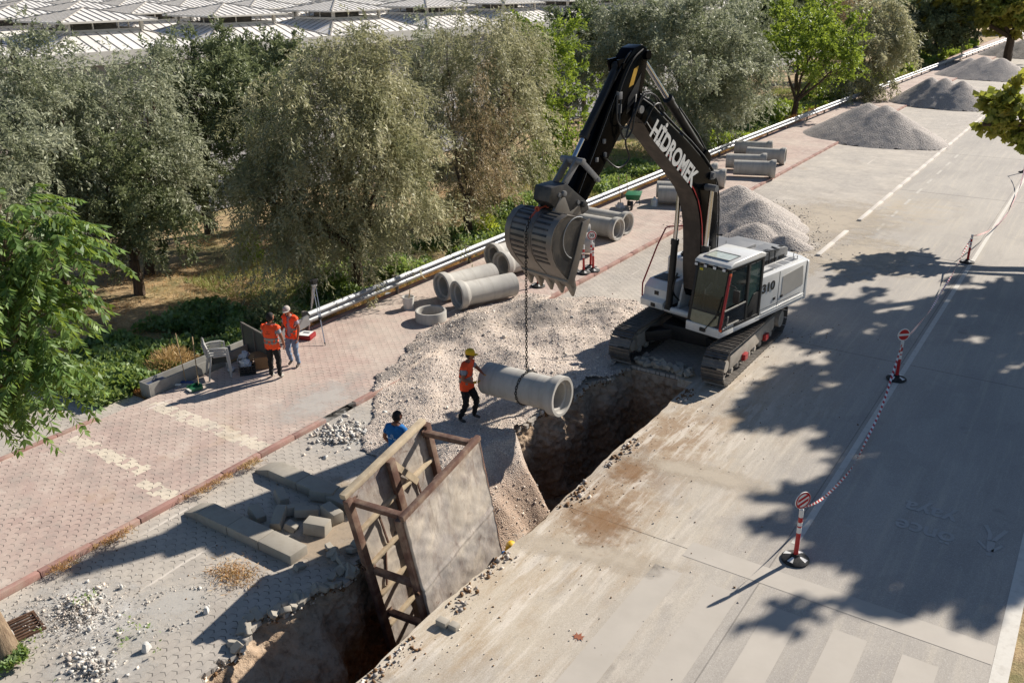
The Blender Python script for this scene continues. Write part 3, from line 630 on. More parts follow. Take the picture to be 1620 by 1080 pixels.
pipe((-15.34, 30.22), (-17.3, 30.35), ZP, 'concrete pipe with its open bell towards the road, right of the bucket', G1)
pipe((-15.45, 31.2), (-17.4, 31.4), ZP, 'concrete pipe behind the open-belled one right of the bucket', G1)
pipe((-14.7, 37.3), (-16.6, 36.55), ZP, 'near concrete pipe left of the boom, beside the wheelbarrow', G1)
pipe((-15.2, 38.2), (-17.1, 37.45), ZP, 'far concrete pipe left of the boom, beside the wheelbarrow', G1)
pipe((-15.3, 41.3), (-17.2, 40.7), ZP, 'near concrete pipe just right of the boom', G1)
pipe((-16.2, 42.5), (-18.1, 41.9), ZP, 'far concrete pipe just right of the boom', G1)
pipe((-14.0, 44.8), (-16.1, 44.05), ZP, 'nearest concrete pipe of the last four before the gravel piles', G1)
pipe((-15.0, 46.3), (-16.9, 45.6), ZP, 'second concrete pipe of the last four before the gravel piles', G1)
pipe((-14.65, 48.4), (-16.9, 48.0), ZP, 'third concrete pipe of the last four before the gravel piles', G1)
pipe((-16.0, 50.2), (-17.9, 49.7), ZP, 'rearmost concrete pipe of the last four, by the guardrail', G1)
pipe((-8.98, 15.27), (-10.97, 15.30), (1.09, 1.03), 'concrete pipe hanging from the excavator chain over the trench')
m = MB(); m.lathe([(.40, 0), (.46, 0), (.475, .02), (.475, .30), (.46, .33), (.41, .33), (.395, .31), (.38, .04)], n=48, close=True)
o = m.build('concrete_ring', m_pipe, None, (-16.08, 19.42, SWZ), smooth=30); tagp(o, 'short concrete ring lying flat on the red footway', 'concrete ring')
# ---------------------------------------------------------------- white plastic bucket
m_wplast = mat('white_plastic', '#d6d3cb', .5, var=.05, dirt='#8f8878', damt=.5, ds=5)
m_dark = mat('black_rubber', '#1d1d1f', .75, var=.2, dirt='#5a544c', damt=.4)
o = empty('paint_bucket', (-17.32, 19.85, SWZ), label='white plastic bucket standing left of the concrete ring', cat='bucket')
m = MB(); m.lathe([(0, .0), (.155, 0), (.185, .37), (.195, .37), (.195, .40), (.175, .40), (.145, .03), (0, .03)], n=28); m.build('body', m_wplast, o)
m = MB(); m.tube([(.19*math.cos(t), .19*math.sin(t)*.35-.05, .38-.12*math.sin(t)) for t in np.linspace(0, math.pi, 12)], .006, 6); m.build('handle', m_dark, o)
m = MB(); m.tube([(-.05, .02, .1), (.02, .06, .5), (.03, .07, .62)], .014, 6); m.build('stirring_stick', mat('raw_wood', '#a8875c', .8), o)
# ---------------------------------------------------------------- precast kerb slabs and loose kerb stones
m_kst = mat('kerb_concrete', '#a19a8e', .88, var=.12, vs=2, dirt='#756c60', damt=.5, ds=4, bs=60, bump=.2)
def slab(x0, x1, yc, wd, h, label):
    o = empty('kerb_ramp', (x0, yc, 0), label=label, cat='kerb', group='concrete kerb ramps on the parking paving')
    L = x1-x0; a = MB(); a.prism([(0, 0), (.42, 0), (.42, h), (.0, .05)], -wd/2, wd/2); a.build('sloped_end', m_kst, o, bevel=.015)
    n = int((L-.42)/.8+.5); s_ = (L-.42)/n
    for i in range(n):
        b = MB(); b.bb((.42+i*s_+.005, -wd/2+random.uniform(-.01, .01), 0), (.42+(i+1)*s_-.005, wd/2, h+random.uniform(-.012, .008))); b.build('kerb_block', m_kst, o, bevel=.02)
    return o
slab(-13.66, -10.66, 8.86, .42, .2, 'near concrete kerb ramp running from the red kerb towards the trench')
slab(-13.74, -10.7, 10.72, .42, .2, 'far concrete kerb ramp, its end behind the steel trench box').rotation_euler[2] = -.03
KS = [(-12.4, 10.02, .12, .5, .22, .16, -.5, 0, 'dark kerb stone farthest left of the loose pile'), (-11.73, 10.52, .14, .5, .24, .2, .35, 0, 'kerb stone leaning across the back of the loose pile'), (-11.85, 9.83, .12, .5, .2, .16, 1.05, .1, 'kerb stone lying in shade in the middle of the loose pile'), (-11.55, 9.9, .14, .46, .2, .16, .8, .12, 'kerb stone in the middle of the pile, right of the shaded one'), (-11.1, 10.12, .14, .5, .26, .22, -.25, 0, 'pale kerb stone at the right of the loose pile'), (-12.35, 9.35, .1, .42, .24, .18, -.35, .2, 'half buried kerb stone beside the near kerb ramp'), (-11.85, 9.45, .15, .5, .24, .2, -1.05, .25, 'bright tilted kerb stone at the front of the loose pile'), (-11.02, 9.66, .13, .46, .3, .24, .3, 0, 'squared block at the right front of the loose pile'), (-11.5, 9.45, .07, .24, .2, .12, .2, .3, 'small broken lump between the loose kerb stones')]
for (x, y, z, a, b, c, rz, ry, lb) in KS:
    m = MB(); m.prism([(-a/2, -b/2), (a/2, -b/2), (a/2, b/2), (-a/2, b/2)], -c/2, c/2, f=lambda p, q, r: (p+.03*r*0, q-(.04 if r > 0 and q < 0 else 0)*-1, r))
    o = m.build('kerb_stone', m_kst, None, (x, y, z), bevel=.018); o.rotation_euler = (random.uniform(-.05, .05), ry, rz); tagp(o, lb, 'kerb stone', 'loose kerb stones between the ramps')
# broken pavers: at the trench's far end and along its broken west edge
m_pv = mat('broken_paver_concrete', '#a39c90', .9, var=.18, vs=4, dirt='#7d7060', damt=.5)
pvm = []
for i in range(4):
    m = MB(); a, b = .2, .1
    m.prism([(-.1, -.05), (-.02, -.065), (.02, -.05), (.1, -.05), (.11, 0), (.1, .05), (.02, .035), (-.02, .05), (-.1, .05), (-.09, 0)] if i < 2 else [(-.09, -.05), (.03, -.06), (.08, .0), (.05, .05), (-.1, .045)], -.04, .04, f=lambda p, q, r: (p*1.15, q*1.25, r))
    pvm.append(m.mesh('paver', m_pv, bevel=.006, seg=1))
def pavers(pts, group, lab):
    for k, (x, y, z) in enumerate(pts):
        o = link('paver', pvm[k % 4]); o.location = (x, y, z); o.rotation_euler = (random.uniform(-.7, .7), random.uniform(-.6, .6), random.uniform(0, 6.3)); o.scale = (random.uniform(.9, 1.2),)*3
        tagp(o, lab, 'paving block', group)
r2 = random.Random(5); pts = []
for k in range(46):
    x = r2.uniform(-9.45, -7.95); y = 19.95+abs(r2.gauss(0, .22)); pts.append((x, y, .05+.13*r2.random()*max(0, 1-abs(x+8.75)/.9)+.04))
pavers(pts, 'broken pavers heaped at the trench end', 'broken grey paving block in the heap at the trench end before the excavator tracks')
pts = []
for k in range(40):
    y = r2.uniform(6.6, 10.6); x = float(edge_x(y))-abs(r2.gauss(0, .22))*(1.6 if y > 8.6 else .6)+.05; pts.append((x, y, .045+.04*r2.random()))
pavers(pts, 'lifted pavers along the trench edge', 'lifted grey paving block on the broken trench edge left of the steel box')
m = MB(); m.box((0, 0, .06), (.2, .14, .12)); m.box((.2, .04, .05), (.16, .13, .1)); o = m.build('paver', m_pv, None, (-7.42, 8.9, 0), bevel=.015); tagp(o, 'pale double paving block at the foot of the steel trench box on the slab', 'paving block')
# a few larger single stones
for (x, y, s_, lb) in [(-10.95, 5.9, .17, 'upright white lump of concrete on the paving, largest of the loose lumps'), (-11.25, 5.35, .12, 'flat white lump near the bottom edge of the paving'), (-10.9, 7.0, .13, 'white lump on the rim of the dusty ring'), (-13.05, 4.9, .13, 'white stone at the foot of the leaning trunk'), (-13.0, 5.9, .1, 'white stone beside the drain grate'), (-12.65, 6.6, .09, 'small white stone alone beside the red kerb')]:
    m = MB(); m.box((0, 0, .4), (1, .8, .8), taper=(.5, .6)); o = m.build('concrete_lump', m_st_w, None, (x, y, 0), bevel=.2, seg=2); o.scale = (s_, s_*.85, s_*1.15); o.rotation_euler[2] = x*7; tagp(o, lb, 'stone')
# ---------------------------------------------------------------- drain grate
m_rust = mat('rusty_iron', '#5b4336', .8, .4, var=.3, vs=8, dirt='#8c6a4e', damt=.6, ds=8)
o = empty('drain_grate', (-13.08, 5.12, .01), rz=-.2, label='rusty drain grate sunk in the paving beside the leaning trunk', cat='drain grate')
m = MB()
for a, b in (((-.3, -.25), (.3, -.21)), ((-.3, .21), (.3, .25)), ((-.3, -.21), (-.26, .21)), ((.26, -.21), (.3, .21))): m.bb((a[0], a[1], 0), (b[0], b[1], .035))
m.build('frame', m_rust, o)
m = MB()
for i in range(6): m.bb((-.24+i*.085, -.21, .0), (-.21+i*.085, .21, .028))
m.build('bars', m_rust, o)
m = MB(); m.bb((-.26, -.21, -.008), (.26, .21, -.002)); m.build('pit', m_dark, o)
# ---------------------------------------------------------------- steel trench box
def steel_mat():
    s = NT('muddy_steel'); v = s.obj
    n1 = s.noise(v, 1.1, 6, .65); n2 = s.noise(s.sc(v, (1, 1, .45)), 3.2, 6, .7); n3 = s.noise(v, 14, 4, .7)
    c = s.mix(s.ramp(n1, .38, .62), C8(158, 150, 144), C8(190, 180, 168)); c = s.mix(s.m_('MULTIPLY', s.ramp(n2, .5, .64), .7), c, srgb('#8b7d75'))
    c = s.mix(s.m_('MULTIPLY', s.ramp(s.noise(v, 2.2, 6, .7, dist=.6), .6, .7), .85), c, srgb('#694f42')); c = s.mix(s.m_('MULTIPLY', s.ramp(n3, .6, .75), .5), c, srgb('#cfc2af'))
    c = s.mix(s.m_('MULTIPLY', s.ramp(s.vor(v, 2.6), .085, .06), .9), c, srgb('#4a352b')); drip = s.noise(s.sc(v, (5, 5, .5)), 1.6, 6, .7); c = s.mix(s.m_('MULTIPLY', s.ramp(drip, .54, .66), .55), c, C8(118, 100, 90))
    c = s.mix(s.m_('MULTIPLY', s.ramp(s.noise(v, .9, 4, .6, dist=1.), .5, .6), .5), c, C8(206, 194, 176)); edge = s.m_('MULTIPLY', s.ramp(s.xyz(v)[2], -.35, -.02), s.ramp(s.noise(v, 6, 5, .7), .4, .6)); c = s.mix(s.m_('MULTIPLY', edge, .7), c, C8(112, 84, 72))
    s.bump(s.m_('ADD', n2, s.m_('MULTIPLY', n3, .4)), .5, .02); return s.col(c, .75, .15)
m_steel = steel_mat()
m_brown = mat('rust_brown_steel', '#6e5145', .75, .2, var=.2, vs=3, dirt='#ab9a84', damt=.65, ds=3, bs=20, bump=.3)
m_sand = mat('mud_caked_steel', '#c2b094', .9, var=.15, vs=4, dirt='#7b6552', damt=.5, ds=5, bs=14, bump=.5)
bx = empty('trench_box', (0, 0, 0), label='tall muddy steel trench shield leaning in the near part of the trench', cat='trench box')
e1 = Vector((-.13, 2.3, .39)).normalized(); e3 = Vector((-.055, -.165, 1)); e3 = (e3-e1*e3.dot(e1)).normalized(); e2 = e1.cross(e3).normalized()  # e2 towards +X
O = Vector((-8.27, 9.0, 1.68))
bx.matrix_world = Matrix(((e1.x, -e2.x, e3.x, O.x), (e1.y, -e2.y, e3.y, O.y), (e1.z, -e2.z, e3.z, O.z), (0, 0, 0, 1)))
# local axes: x along the trench, y towards the west panel, z up; z = 0 is the top edge
BLn, BWd, BHt = 2.36, 1.22, 4.0
def wavy_panel(y0, th, out):
    nx, nz = 60, 100; xs = np.linspace(.03, BLn-.03, nx); zs = np.linspace(-BHt, -.04+(.10 if out < 0 else 0), nz); X, Z = np.meshgrid(xs, zs)
    D = .014*fnoise(X, Z, 2.3, 3+out)+.007*fnoise(X, Z, 7, 5+out)-.03*np.exp(-(((X-1.0)/.35)**2+((Z+1.0)/.3)**2))-.025*np.exp(-(((X-2.1)/.3)**2+((Z+.7)/.5)**2))-.02*np.exp(-(((X-.5)/.2)**2+((Z+1.9)/.4)**2))+.02*(np.abs(Z+1.62) < .035)-.012*(np.abs(Z+1.62+.06) < .03)
    V = np.concatenate([np.stack([X, y0-out*(th/2+D), Z], -1).reshape(-1, 3), np.stack([X, y0+out*(th/2)-out*D*.6, Z], -1).reshape(-1, 3)])
    i = np.arange(nx*nz).reshape(nz, nx); F = np.stack([i[:-1, :-1], i[:-1, 1:], i[1:, 1:], i[1:, :-1]], -1).reshape(-1, 4); n = nx*nz
    F = np.concatenate([F, F[:, ::-1]+n]); rim = []
    for e in (i[0], i[-1], i[:, 0], i[:, -1]): rim.append(np.stack([e[:-1], e[1:], e[1:]+n, e[:-1]+n], -1))
    F = np.concatenate([F]+rim); return link('side_panel', fastmesh('side_panel', V, F, m_steel, smooth=True), bx)
wavy_panel(0., .05, 1); wavy_panel(BWd, .05, -1)
for y0, sgn in ((0., 1), (BWd, -1)):
    UP = 0. if sgn > 0 else .10
    inn = y0+sgn*.075
    m = MB(); m.bar((.0, y0, UP-.02), (BLn, y0, UP-.02), .13 if sgn < 0 else .10, .10); m.build('top_rail', m_sand if sgn < 0 else m_brown, bx, bevel=.015)
    for x in (.03, BLn-.03): m = MB(); m.bar((x, inn, UP-.06), (x, inn, -BHt), .12, .14, upv=(1, 0, 0)); m.build('corner_post', m_brown, bx, bevel=.012)
    m = MB(); m.bar((BLn*.5, inn+sgn*.03, UP-.06), (BLn*.5, inn+sgn*.03, -BHt), .10, .16, upv=(1, 0, 0)); m.build('middle_post', m_brown, bx, bevel=.01)
    for z in (-.72, -1.5, -2.25, -3.0): m = MB(); m.bar((.09, inn-sgn*.01, z), (BLn-.09, inn-sgn*.01, z), .09, .07); m.build('waler', m_sand, bx, bevel=.015)
    for (xa, za, xb, zb) in ((.62, -.8, .66, -1.45), (1.75, -.8, 1.8, -1.45), (.55, -1.55, .35, -2.2)): m = MB(); m.bar((xa, inn-sgn*.02, za), (xb, inn-sgn*.02, zb), .03, .03, upv=(1, 0, 0)); m.build('stiffener', m_brown, bx)
m = MB(); m.bar((1.25, BWd-.1, -.1), (1.72, BWd-.1, -.85), .03, .12, upv=(1, 0, 0)); m.build('gusset', m_sand, bx)
for (x, z) in ((.12, -.08), (BLn-.14, -.08), (.12, -1.62), (.2, -2.72), (BLn-.14, -1.7), (BLn-.14, -2.7)):
    m = MB(); m.bar((x, .05, z), (x, BWd-.05, z), .11, .10); m.box((x, .1, z), (.15, .02, .16)); m.box((x, BWd-.1, z), (.15, .02, .16)); m.build('strut', m_brown, bx, bevel=.01)
for (x, y, z) in ((.03, .04, -1.62), (.03, BWd-.04, -1.45), (BLn-.03, .04, -.1)):
    m = MB(); m.lathe([(.03, -.012), (.055, -.012), (.055, .012), (.03, .012)], (x-.08, y, z), (1, 0, 0), 14, True); m.build('lifting_eye', m_rust, bx)
# ---------------------------------------------------------------- red and white posts and warning tape
m_red = mat('red_plastic', '#b3161c', .4, var=.1, dirt='#8d6a60', damt=.25); m_wh = mat('white_reflective', '#dcdad6', .45, var=.05, dirt='#9a948a', damt=.3)
m_blk = mat('black_rubber_foot', '#1a1a1c', .8, var=.2, dirt='#6b655c', damt=.5, ds=9)
def make_post(H=1.05, sign=None):
    o = empty('delineator_post')
    m = MB(); m.lathe([(0, 0), (.24, 0), (.25, .03), (.21, .06), (.07, .10), (.06, .13), (0, .13)], n=24)
    m.build('base', m_blk, o)
    m = MB()
    for k in range(4):
        a = k*math.pi/2+.4; c = Vector((math.cos(a), math.sin(a), 0)); t = Vector((-c.y, c.x, 0))
        m.add([c*.09+t*.02+Vector((0, 0, .098)), c*.09-t*.02+Vector((0, 0, .098)), c*.212-t*.055+Vector((0, 0, .064)), c*.212+t*.055+Vector((0, 0, .064))], [(0, 1, 2, 3)])
    m.build('base_marking', m_wh, o, smooth=0)
    m = MB(); m.cyl((0, 0, .1), (0, 0, H), .042, .036, 16); m.build('tube', m_red, o)
    m = MB()
    for z0, z1 in ((H*.55, H*.66), (H*.69, H*.76), (H*.86, H+.005)): m.cyl((0, 0, z0), (0, 0, z1), .0405 if z1 < H else .039, n=16)
    m.build('reflective_band', m_wh, o)
    if sign: sign(o, H)
    return o
def disc_sign(o, H, kind):
    z = H+.19; m = MB(); m.lathe([(0, -.008), (.165, -.008), (.165, .008), (0, .008)], (0, 0, z), (0, 1, 0), 32); m.build('sign_disc', m_wh, o)
    m = MB(); m.cyl((0, 0, H-.02), (0, 0, H+.04), .03, .02, 10); m.build('sign_stem', m_wh, o)
    m = MB()
    def disc(r0, r1, y, n=32):
        for i in range(n):
            a, b = 2*math.pi*i/n, 2*math.pi*(i+1)/n; m.add([(r*math.cos(t), y, z+r*math.sin(t)) for r, t in ((r0, a), (r1, a), (r1, b), (r0, b))], [(0, 1, 2, 3)])
    if kind == 'noentry':
        for s_ in (-1, 1):
            y = s_*.0105
            P = [(-.13, .028), (.13, .028)]+[(.14*math.cos(t), .14*math.sin(t)) for t in np.linspace(.2, math.pi-.2, 14)]
            m.add([(p, y, z+q) for p, q in P], [tuple(range(len(P)))]); m.add([(p, y, z-q) for p, q in P], [tuple(range(len(P)))])
    elif kind == 'limit':
        disc(.12, .155, -.0105)
    else:
        for s_ in (-1, 1):
            y = s_*.0105
            for off in (-.075, .035):
                P = [(-.14, off-.06), (.14, off+.04), (.14, off+.1), (-.14, off)]; P = [(p*.8, q*.9) for p, q in P]; m.add([(p, y, z+q) for p, q in P], [(0, 1, 2, 3)])
            disc(.13, .158, y)
    m.build('sign_face', m_red, o, smooth=0)
    if kind == 'limit':
        t = text_mesh('30', .15, m_blk, .0008, bold=.004); q = link('sign_text', t, o, (0, -.0125, z)); q.rotation_euler = (R(90), 0, 0)
posts = [(-3.21, 13.74, 'noentry2', 1.0, 'nearest red and white post with a striped disc, at the start of the warning tape'), (-3.41, 22.76, 'noentry', .75, 'post with a red no-entry disc standing in the tree shade'), (-3.51, 34.67, None, .2, 'red and white post in the sun right of the excavator'), (-3.58, 53.3, None, 0, 'farthest red and white post, under the overhanging leaves')]
PT = []
for (x, y, kd, rz, lb) in posts:
    o = make_post(1.05 if kd else 1.02, (lambda o, H, kd=kd: disc_sign(o, H, 'noentry' if kd == 'noentry' else 'stripe')) if kd else None)
    o.location = (x, y, .002); o.rotation_euler = (0, 0, rz); tagp(o, lb, 'traffic post', 'red and white posts along the lane'); PT.append((x, y, 1.05))
for (x, y, kd, lb) in [(-14.45, 25.9, None, 'nearest red and white post of the bunch by the pipes'), (-14.55, 26.55, 'limit', 'post with a round 30 sign in the bunch by the pipes'), (-14.3, 26.3, None, 'rightmost plain post of the bunch by the pipes'), (-14.85, 25.85, None, 'post of the bunch half hidden by the bucket side'), (-15.05, 23.85, None, 'red and white post seen under the bucket teeth')]:
    o = make_post(1.0, (lambda o, H: disc_sign(o, H, 'limit')) if kd else None); o.location = (x, y, SWZ+.002); o.rotation_euler = (random.uniform(-.03, .03), random.uniform(-.04, .04), .5)
    tagp(o, lb, 'traffic post', 'red and white posts gathered by the pipes')
def tape_mat():
    s = NT('red_white_tape'); uv = s.n('ShaderNodeAttribute', attribute_name='run').outputs['Fac']; k = s.n('ShaderNodeAttribute', attribute_name='side').outputs['Fac']
    f = s.m_('FRACT', s.m_('ADD', s.m_('DIVIDE', uv, .2), s.m_('MULTIPLY', k, .35)))
    return s.col(s.mix(s.m_('GREATER_THAN', f, .5), srgb('#e8e4e0'), srgb('#bb2a26')), .4)
m_tape = tape_mat()
def tape(pts, label, wd=.055):
    V = []; F = []; run = []; side = []; d = 0
    for i, p in enumerate(pts):
        if i: d += (Vector(p)-Vector(pts[i-1])).length
        t = (Vector(pts[min(i+1, len(pts)-1)])-Vector(pts[max(i-1, 0)])).normalized(); tw = .9+1.3*math.sin(d*.7); sidev = t.cross(Vector((0, 0, 1))).normalized(); q = sidev*math.cos(tw)+Vector((0, 0, 1))*abs(math.sin(tw))
        V += [tuple(Vector(p)-q*wd/2), tuple(Vector(p)+q*wd/2)]; run += [d, d]; side += [0, 1]
        if i: F.append((2*i-2, 2*i-1, 2*i+1, 2*i))
    me = fastmesh('warning_tape', V, F, m_tape, attr={'run': run, 'side': side}); return tagp(link('warning_tape', me), label, 'warning tape', 'warning tape between the posts')
def span(a, b, sag, bow, n=60):
    a, b = Vector(a), Vector(b); out = []
    for i in range(n+1):
        t = i/n; p = a.lerp(b, t); p.z = max(p.z-4*sag*t*(1-t), .035); p.x += bow*4*t*(1-t)+.05*math.sin(t*19)*t*(1-t); out.append(tuple(p))
    return out
tape(span((-3.21, 13.78, 1.07), (-3.41, 22.7, 1.02), .98, .12), 'striped tape sagging to the slab between the disc post and the no-entry post')
tape(span((-3.41, 22.8, 1.12), (-3.51, 34.6, .98), .75, -.1), 'striped tape from the no-entry post to the next post in the sun')
tape(span((-3.51, 34.7, .98), (-3.58, 53.3, 1.), .95, .35), 'striped tape from the sunlit post towards the overhanging leaves')
tape(span((-3.51, 34.66, .95), (-3.95, 31.6, .05), .12, .0, 24), 'loose tape end trailing on the slab from the sunlit post')
# ---------------------------------------------------------------- guardrail
m_galv = mat('galvanised_steel', '#96989a', .5, .5, var=.08, vs=2, dirt='#857c70', damt=.45, ds=3)
m_galvd = mat('weathered_galvanised_post', '#77726c', .7, .3, var=.15, dirt='#5b4a3c', damt=.5)
gr = empty('guardrail', (0, 0, 0), label='long galvanised guardrail between the red footway and the trees', cat='guardrail')
def rail_x(y): return -18.36+.0*y+(.9*((max(y, 50)-50)/50)**1.3 if y > 50 else 0)
prof = [(0, .80), (.02, .79), (.075, .745), (.085, .70), (.01, .665), (-.01, .62), (.01, .575), (.085, .54), (.075, .495), (.02, .45), (0, .44)]
seg = [16.6]
while seg[-1] < 178: seg.append(seg[-1]+4.)
def rail_run(name, off, sgn, group=None):
    for a, b in zip(seg[:-1], seg[1:]):
        m = MB(); vs = []
        for y in (a+.01, b+.06):
            for (dx, z) in prof: vs.append((rail_x(y)+off+sgn*dx+(.004 if y == a+.01 else 0), y, z+(.003 if y == a+.01 else 0)))
        n = len(prof); m.add(vs, [(i, i+1, n+i+1, n+i) for i in range(n-1)]); m.build(name, m_galv, gr, smooth=50)
rail_run('rail_beam', 0, 1)
for a in seg:
    m = MB(); x = rail_x(a); m.bb((x-.23, a+.1, -.3), (x-.13, a+.16, .74)); m.build('post', m_galvd, gr)
    m = MB(); m.bb((x-.34, a+.08, .52), (x-.02, a+.18, .72)); m.build('spacer', m_galvd, gr)
o = MB(); o.bar((-18.22, 16.5, .62), (-18.24, 15.2, .45), .06, .3); o.build('rail_end', m_galv, gr)
# ---------------------------------------------------------------- concrete trough with its lower kerb
tr = empty('concrete_trough', (-18.85, 11.5, 0), label='long low grey trough at the footway edge behind the chairs', cat='trough')
m_tr = mat('painted_grey_steel', '#94928c', .7, .1, var=.1, dirt='#6d665c', damt=.5)
m = MB(); m.prism([(-.2, 0), (.2, 0), (.2, .42), (.15, .42), (.15, .06), (-.15, .06), (-.15, .42), (-.2, .42)], 0, 4.4, f=lambda a, b, c: (a, c, b)); m.build('channel', m_tr, tr, bevel=.008)
m = MB(); m.bb((-.2, -.03, 0), (.2, -.002, .42)); m.build('end_plate', m_tr, tr, bevel=.01)
m = MB(); m.bb((-.148, .02, .3), (.148, .6, .33)); m.build('blue_liner', mat('blue_tarp', '#2d3d5c', .6), tr)
# ---------------------------------------------------------------- small things of the survey corner
m_chair = mat('grey_white_chair_plastic', '#a9a8a4', .5, var=.05, dirt='#7d776c', damt=.35, ds=5)
def make_chair(z0, first):
    o = empty('plastic_chair')
    m = MB()
    # seat
    nx, ny = 8, 8; vs = []
    for j in range(ny+1):
        for i in range(nx+1):
            x = -.21+.42*i/nx; y = -.2+.42*j/ny; vs.append((x*(1-.12*(1-j/ny)), y, .43-.02*math.cos((x/.21)*1.4)+.012*j/ny))
    fs = [(j*(nx+1)+i, j*(nx+1)+i+1, (j+1)*(nx+1)+i+1, (j+1)*(nx+1)+i) for j in range(ny) for i in range(nx)]
    m.add(vs, fs); m.add([(x, y, z-.018) for x, y, z in vs], [f[::-1] for f in fs]); m.bb((-.21, .2, .39), (.21, .225, .44))
    m.build('seat', m_chair, o)
    m = MB(); n = 10
    def bp(u, v): return (-.22+.44*u+(.04*(1-v))*(.5-u), -.2-.13*v-.03*math.sin(math.pi*u)*-1*.6, .42+.47*v-.06*abs(u-.5)**2*4*v)
    for k, dy in ((0, 0), (1, -.014)):
        vs = [tuple(Vector(bp(i/n, j/n))+Vector((0, dy, 0))) for j in range(n+1) for i in range(n+1)]
        m.add(vs, [(j*(n+1)+i, j*(n+1)+i+1, (j+1)*(n+1)+i+1, (j+1)*(n+1)+i) for j in range(n) for i in range(n)])
    rim = [bp(0, 0), bp(0, .5), bp(0, .97), bp(.25, 1.02), bp(.5, 1.03), bp(.75, 1.02), bp(1, .97), bp(1, .5), bp(1, 0)]
    m.tube(rim, .014, 6); m.build('backrest', m_chair, o)
    for s_ in (-1, 1):
        m = MB(); m.tube([(s_*.22, -.27, .66), (s_*.27, -.1, .665), (s_*.275, .12, .65), (s_*.262, .22, .62)], [.02, .024, .026, .018], 8)
        m.bar((s_*.27, -.12, .645), (s_*.27, .16, .64), .012, .05); m.build('armrest', m_chair, o)
        m = MB(); m.bar((s_*.262, .21, .63), (s_*.285, .25, 0), .05, .04, upv=(0, 1, 0)); m.build('leg', m_chair, o, bevel=.008)
        m = MB(); m.bar((s_*.2, -.2, .46), (s_*.27, -.3, 0), .05, .04, upv=(0, 1, 0)); m.build('leg', m_chair, o, bevel=.008)
    return o
c0 = make_chair(0, True)
labs = ['bottom chair of the stacked grey plastic armchairs', 'chair second from the bottom of the grey plastic stack', 'chair second from the top of the grey plastic stack', 'topmost chair of the stacked grey plastic armchairs']
for k in range(4):
    o = c0 if k == 0 else copy_tree(c0)
    rz = R(-62); o.location = (-18.22+.012*k*math.cos(rz), 13.25+.008*k, SWZ+.01+.065*k); o.rotation_euler = (0, 0, rz-R(28)+R(60)); tagp(o, labs[k], 'chair', 'stack of plastic armchairs')
# black crate with papers
o = empty('plastic_crate', (-17.83, 13.85, SWZ), rz=R(-38), label='black slatted crate with crumpled white bags in it, beside the chairs', cat='crate')
m_blkp = mat('black_plastic', '#191a1c', .5, var=.1, dirt='#5d564c', damt=.25)
m = MB(); A, B, H = .29, .2, .26
m.bb((-A, -B, 0), (A, B, .02))
for z in (.05, .11, .17, .235):
    for (p, q) in (((-A, -B), (A, -B)), ((A, -B), (A, B)), ((A, B), (-A, B)), ((-A, B), (-A, -B))): m.bar((p[0], p[1], z), (q[0], q[1], z), .014, .028)
for k in range(6):
    for s_ in (-1, 1): m.bar((-A+k*2*A/5, s_*B, 0), (-A+k*2*A/5, s_*B, H), .016, .02, upv=(1, 0, 0))
for k in range(1, 4):
    for s_ in (-1, 1): m.bar((s_*A, -B+k*B/2, 0), (s_*A, -B+k*B/2, H), .016, .02, upv=(1, 0, 0))
m.build('crate_body', m_blkp, o)
m_bag = mat('thin_white_bag', '#b9bcc2', .4, var=.12, vs=8, bs=18, bump=.6, bd=.02)
def crumple(name, c, s_, seed, par=None, m=m_bag, **k):
    r = random.Random(seed); bm = bmesh.new(); bmesh.ops.create_icosphere(bm, subdivisions=3, radius=1)
    for v in bm.verts:
        n = mnoise.noise(v.co*1.6+Vector((seed, 0, 0)))*.5+mnoise.noise(v.co*4+Vector((0, seed, 0)))*.28; v.co = v.co*(1+n)
        v.co = Vector((v.co.x*s_[0], v.co.y*s_[1], max(v.co.z, -.75)*s_[2]))
    me = bpy.data.meshes.new(name); bm.to_mesh(me); bm.free(); me.materials.append(m); me.polygons.foreach_set('use_smooth', [True]*len(me.polygons)); me.set_sharp_from_angle(angle=R(25))
    return tagp(link(name, me, par, c), **k)
crumple('white_bag', (-17.88, 13.83, SWZ+.22), (.2, .14, .1), 3, label='crumpled white bag lying in the black crate', cat='bag')
crumple('carrier_bag', (-18.25, 14.15, SWZ+.14), (.19, .17, .2), 5, label='thin pale carrier bag behind the black crate', cat='bag')
crumple('white_bag', (-18.2, 13.62, SWZ+.05), (.1, .09, .06), 8, label='small white bag under the stacked chairs', cat='bag')
# cardboard box upside down with a flap
m_card = mat('cardboard', '#8a6c4c', .85, var=.12, dirt='#5f4a35', damt=.3)
o = empty('cardboard_box', (-17.75, 14.3, SWZ), rz=R(-38), label='brown cardboard box with an open side between crate and surveyor', cat='cardboard box')
m = MB(); m.bb((-.24, -.2, .33), (.24, .2, .345)); m.bb((-.24, -.2, 0), (-.225, .2, .33)); m.bb((.225, -.2, 0), (.24, .2, .33)); m.bb((-.225, .185, 0), (.225, .2, .33)); m.build('box_body', m_card, o)
m = MB(); m.bar((-.24, -.2, .335), (-.24, -.34, .25), .46, .01, upv=(0, 0, 1), off=(-.23, 0)); m.build('flap', m_card, o)
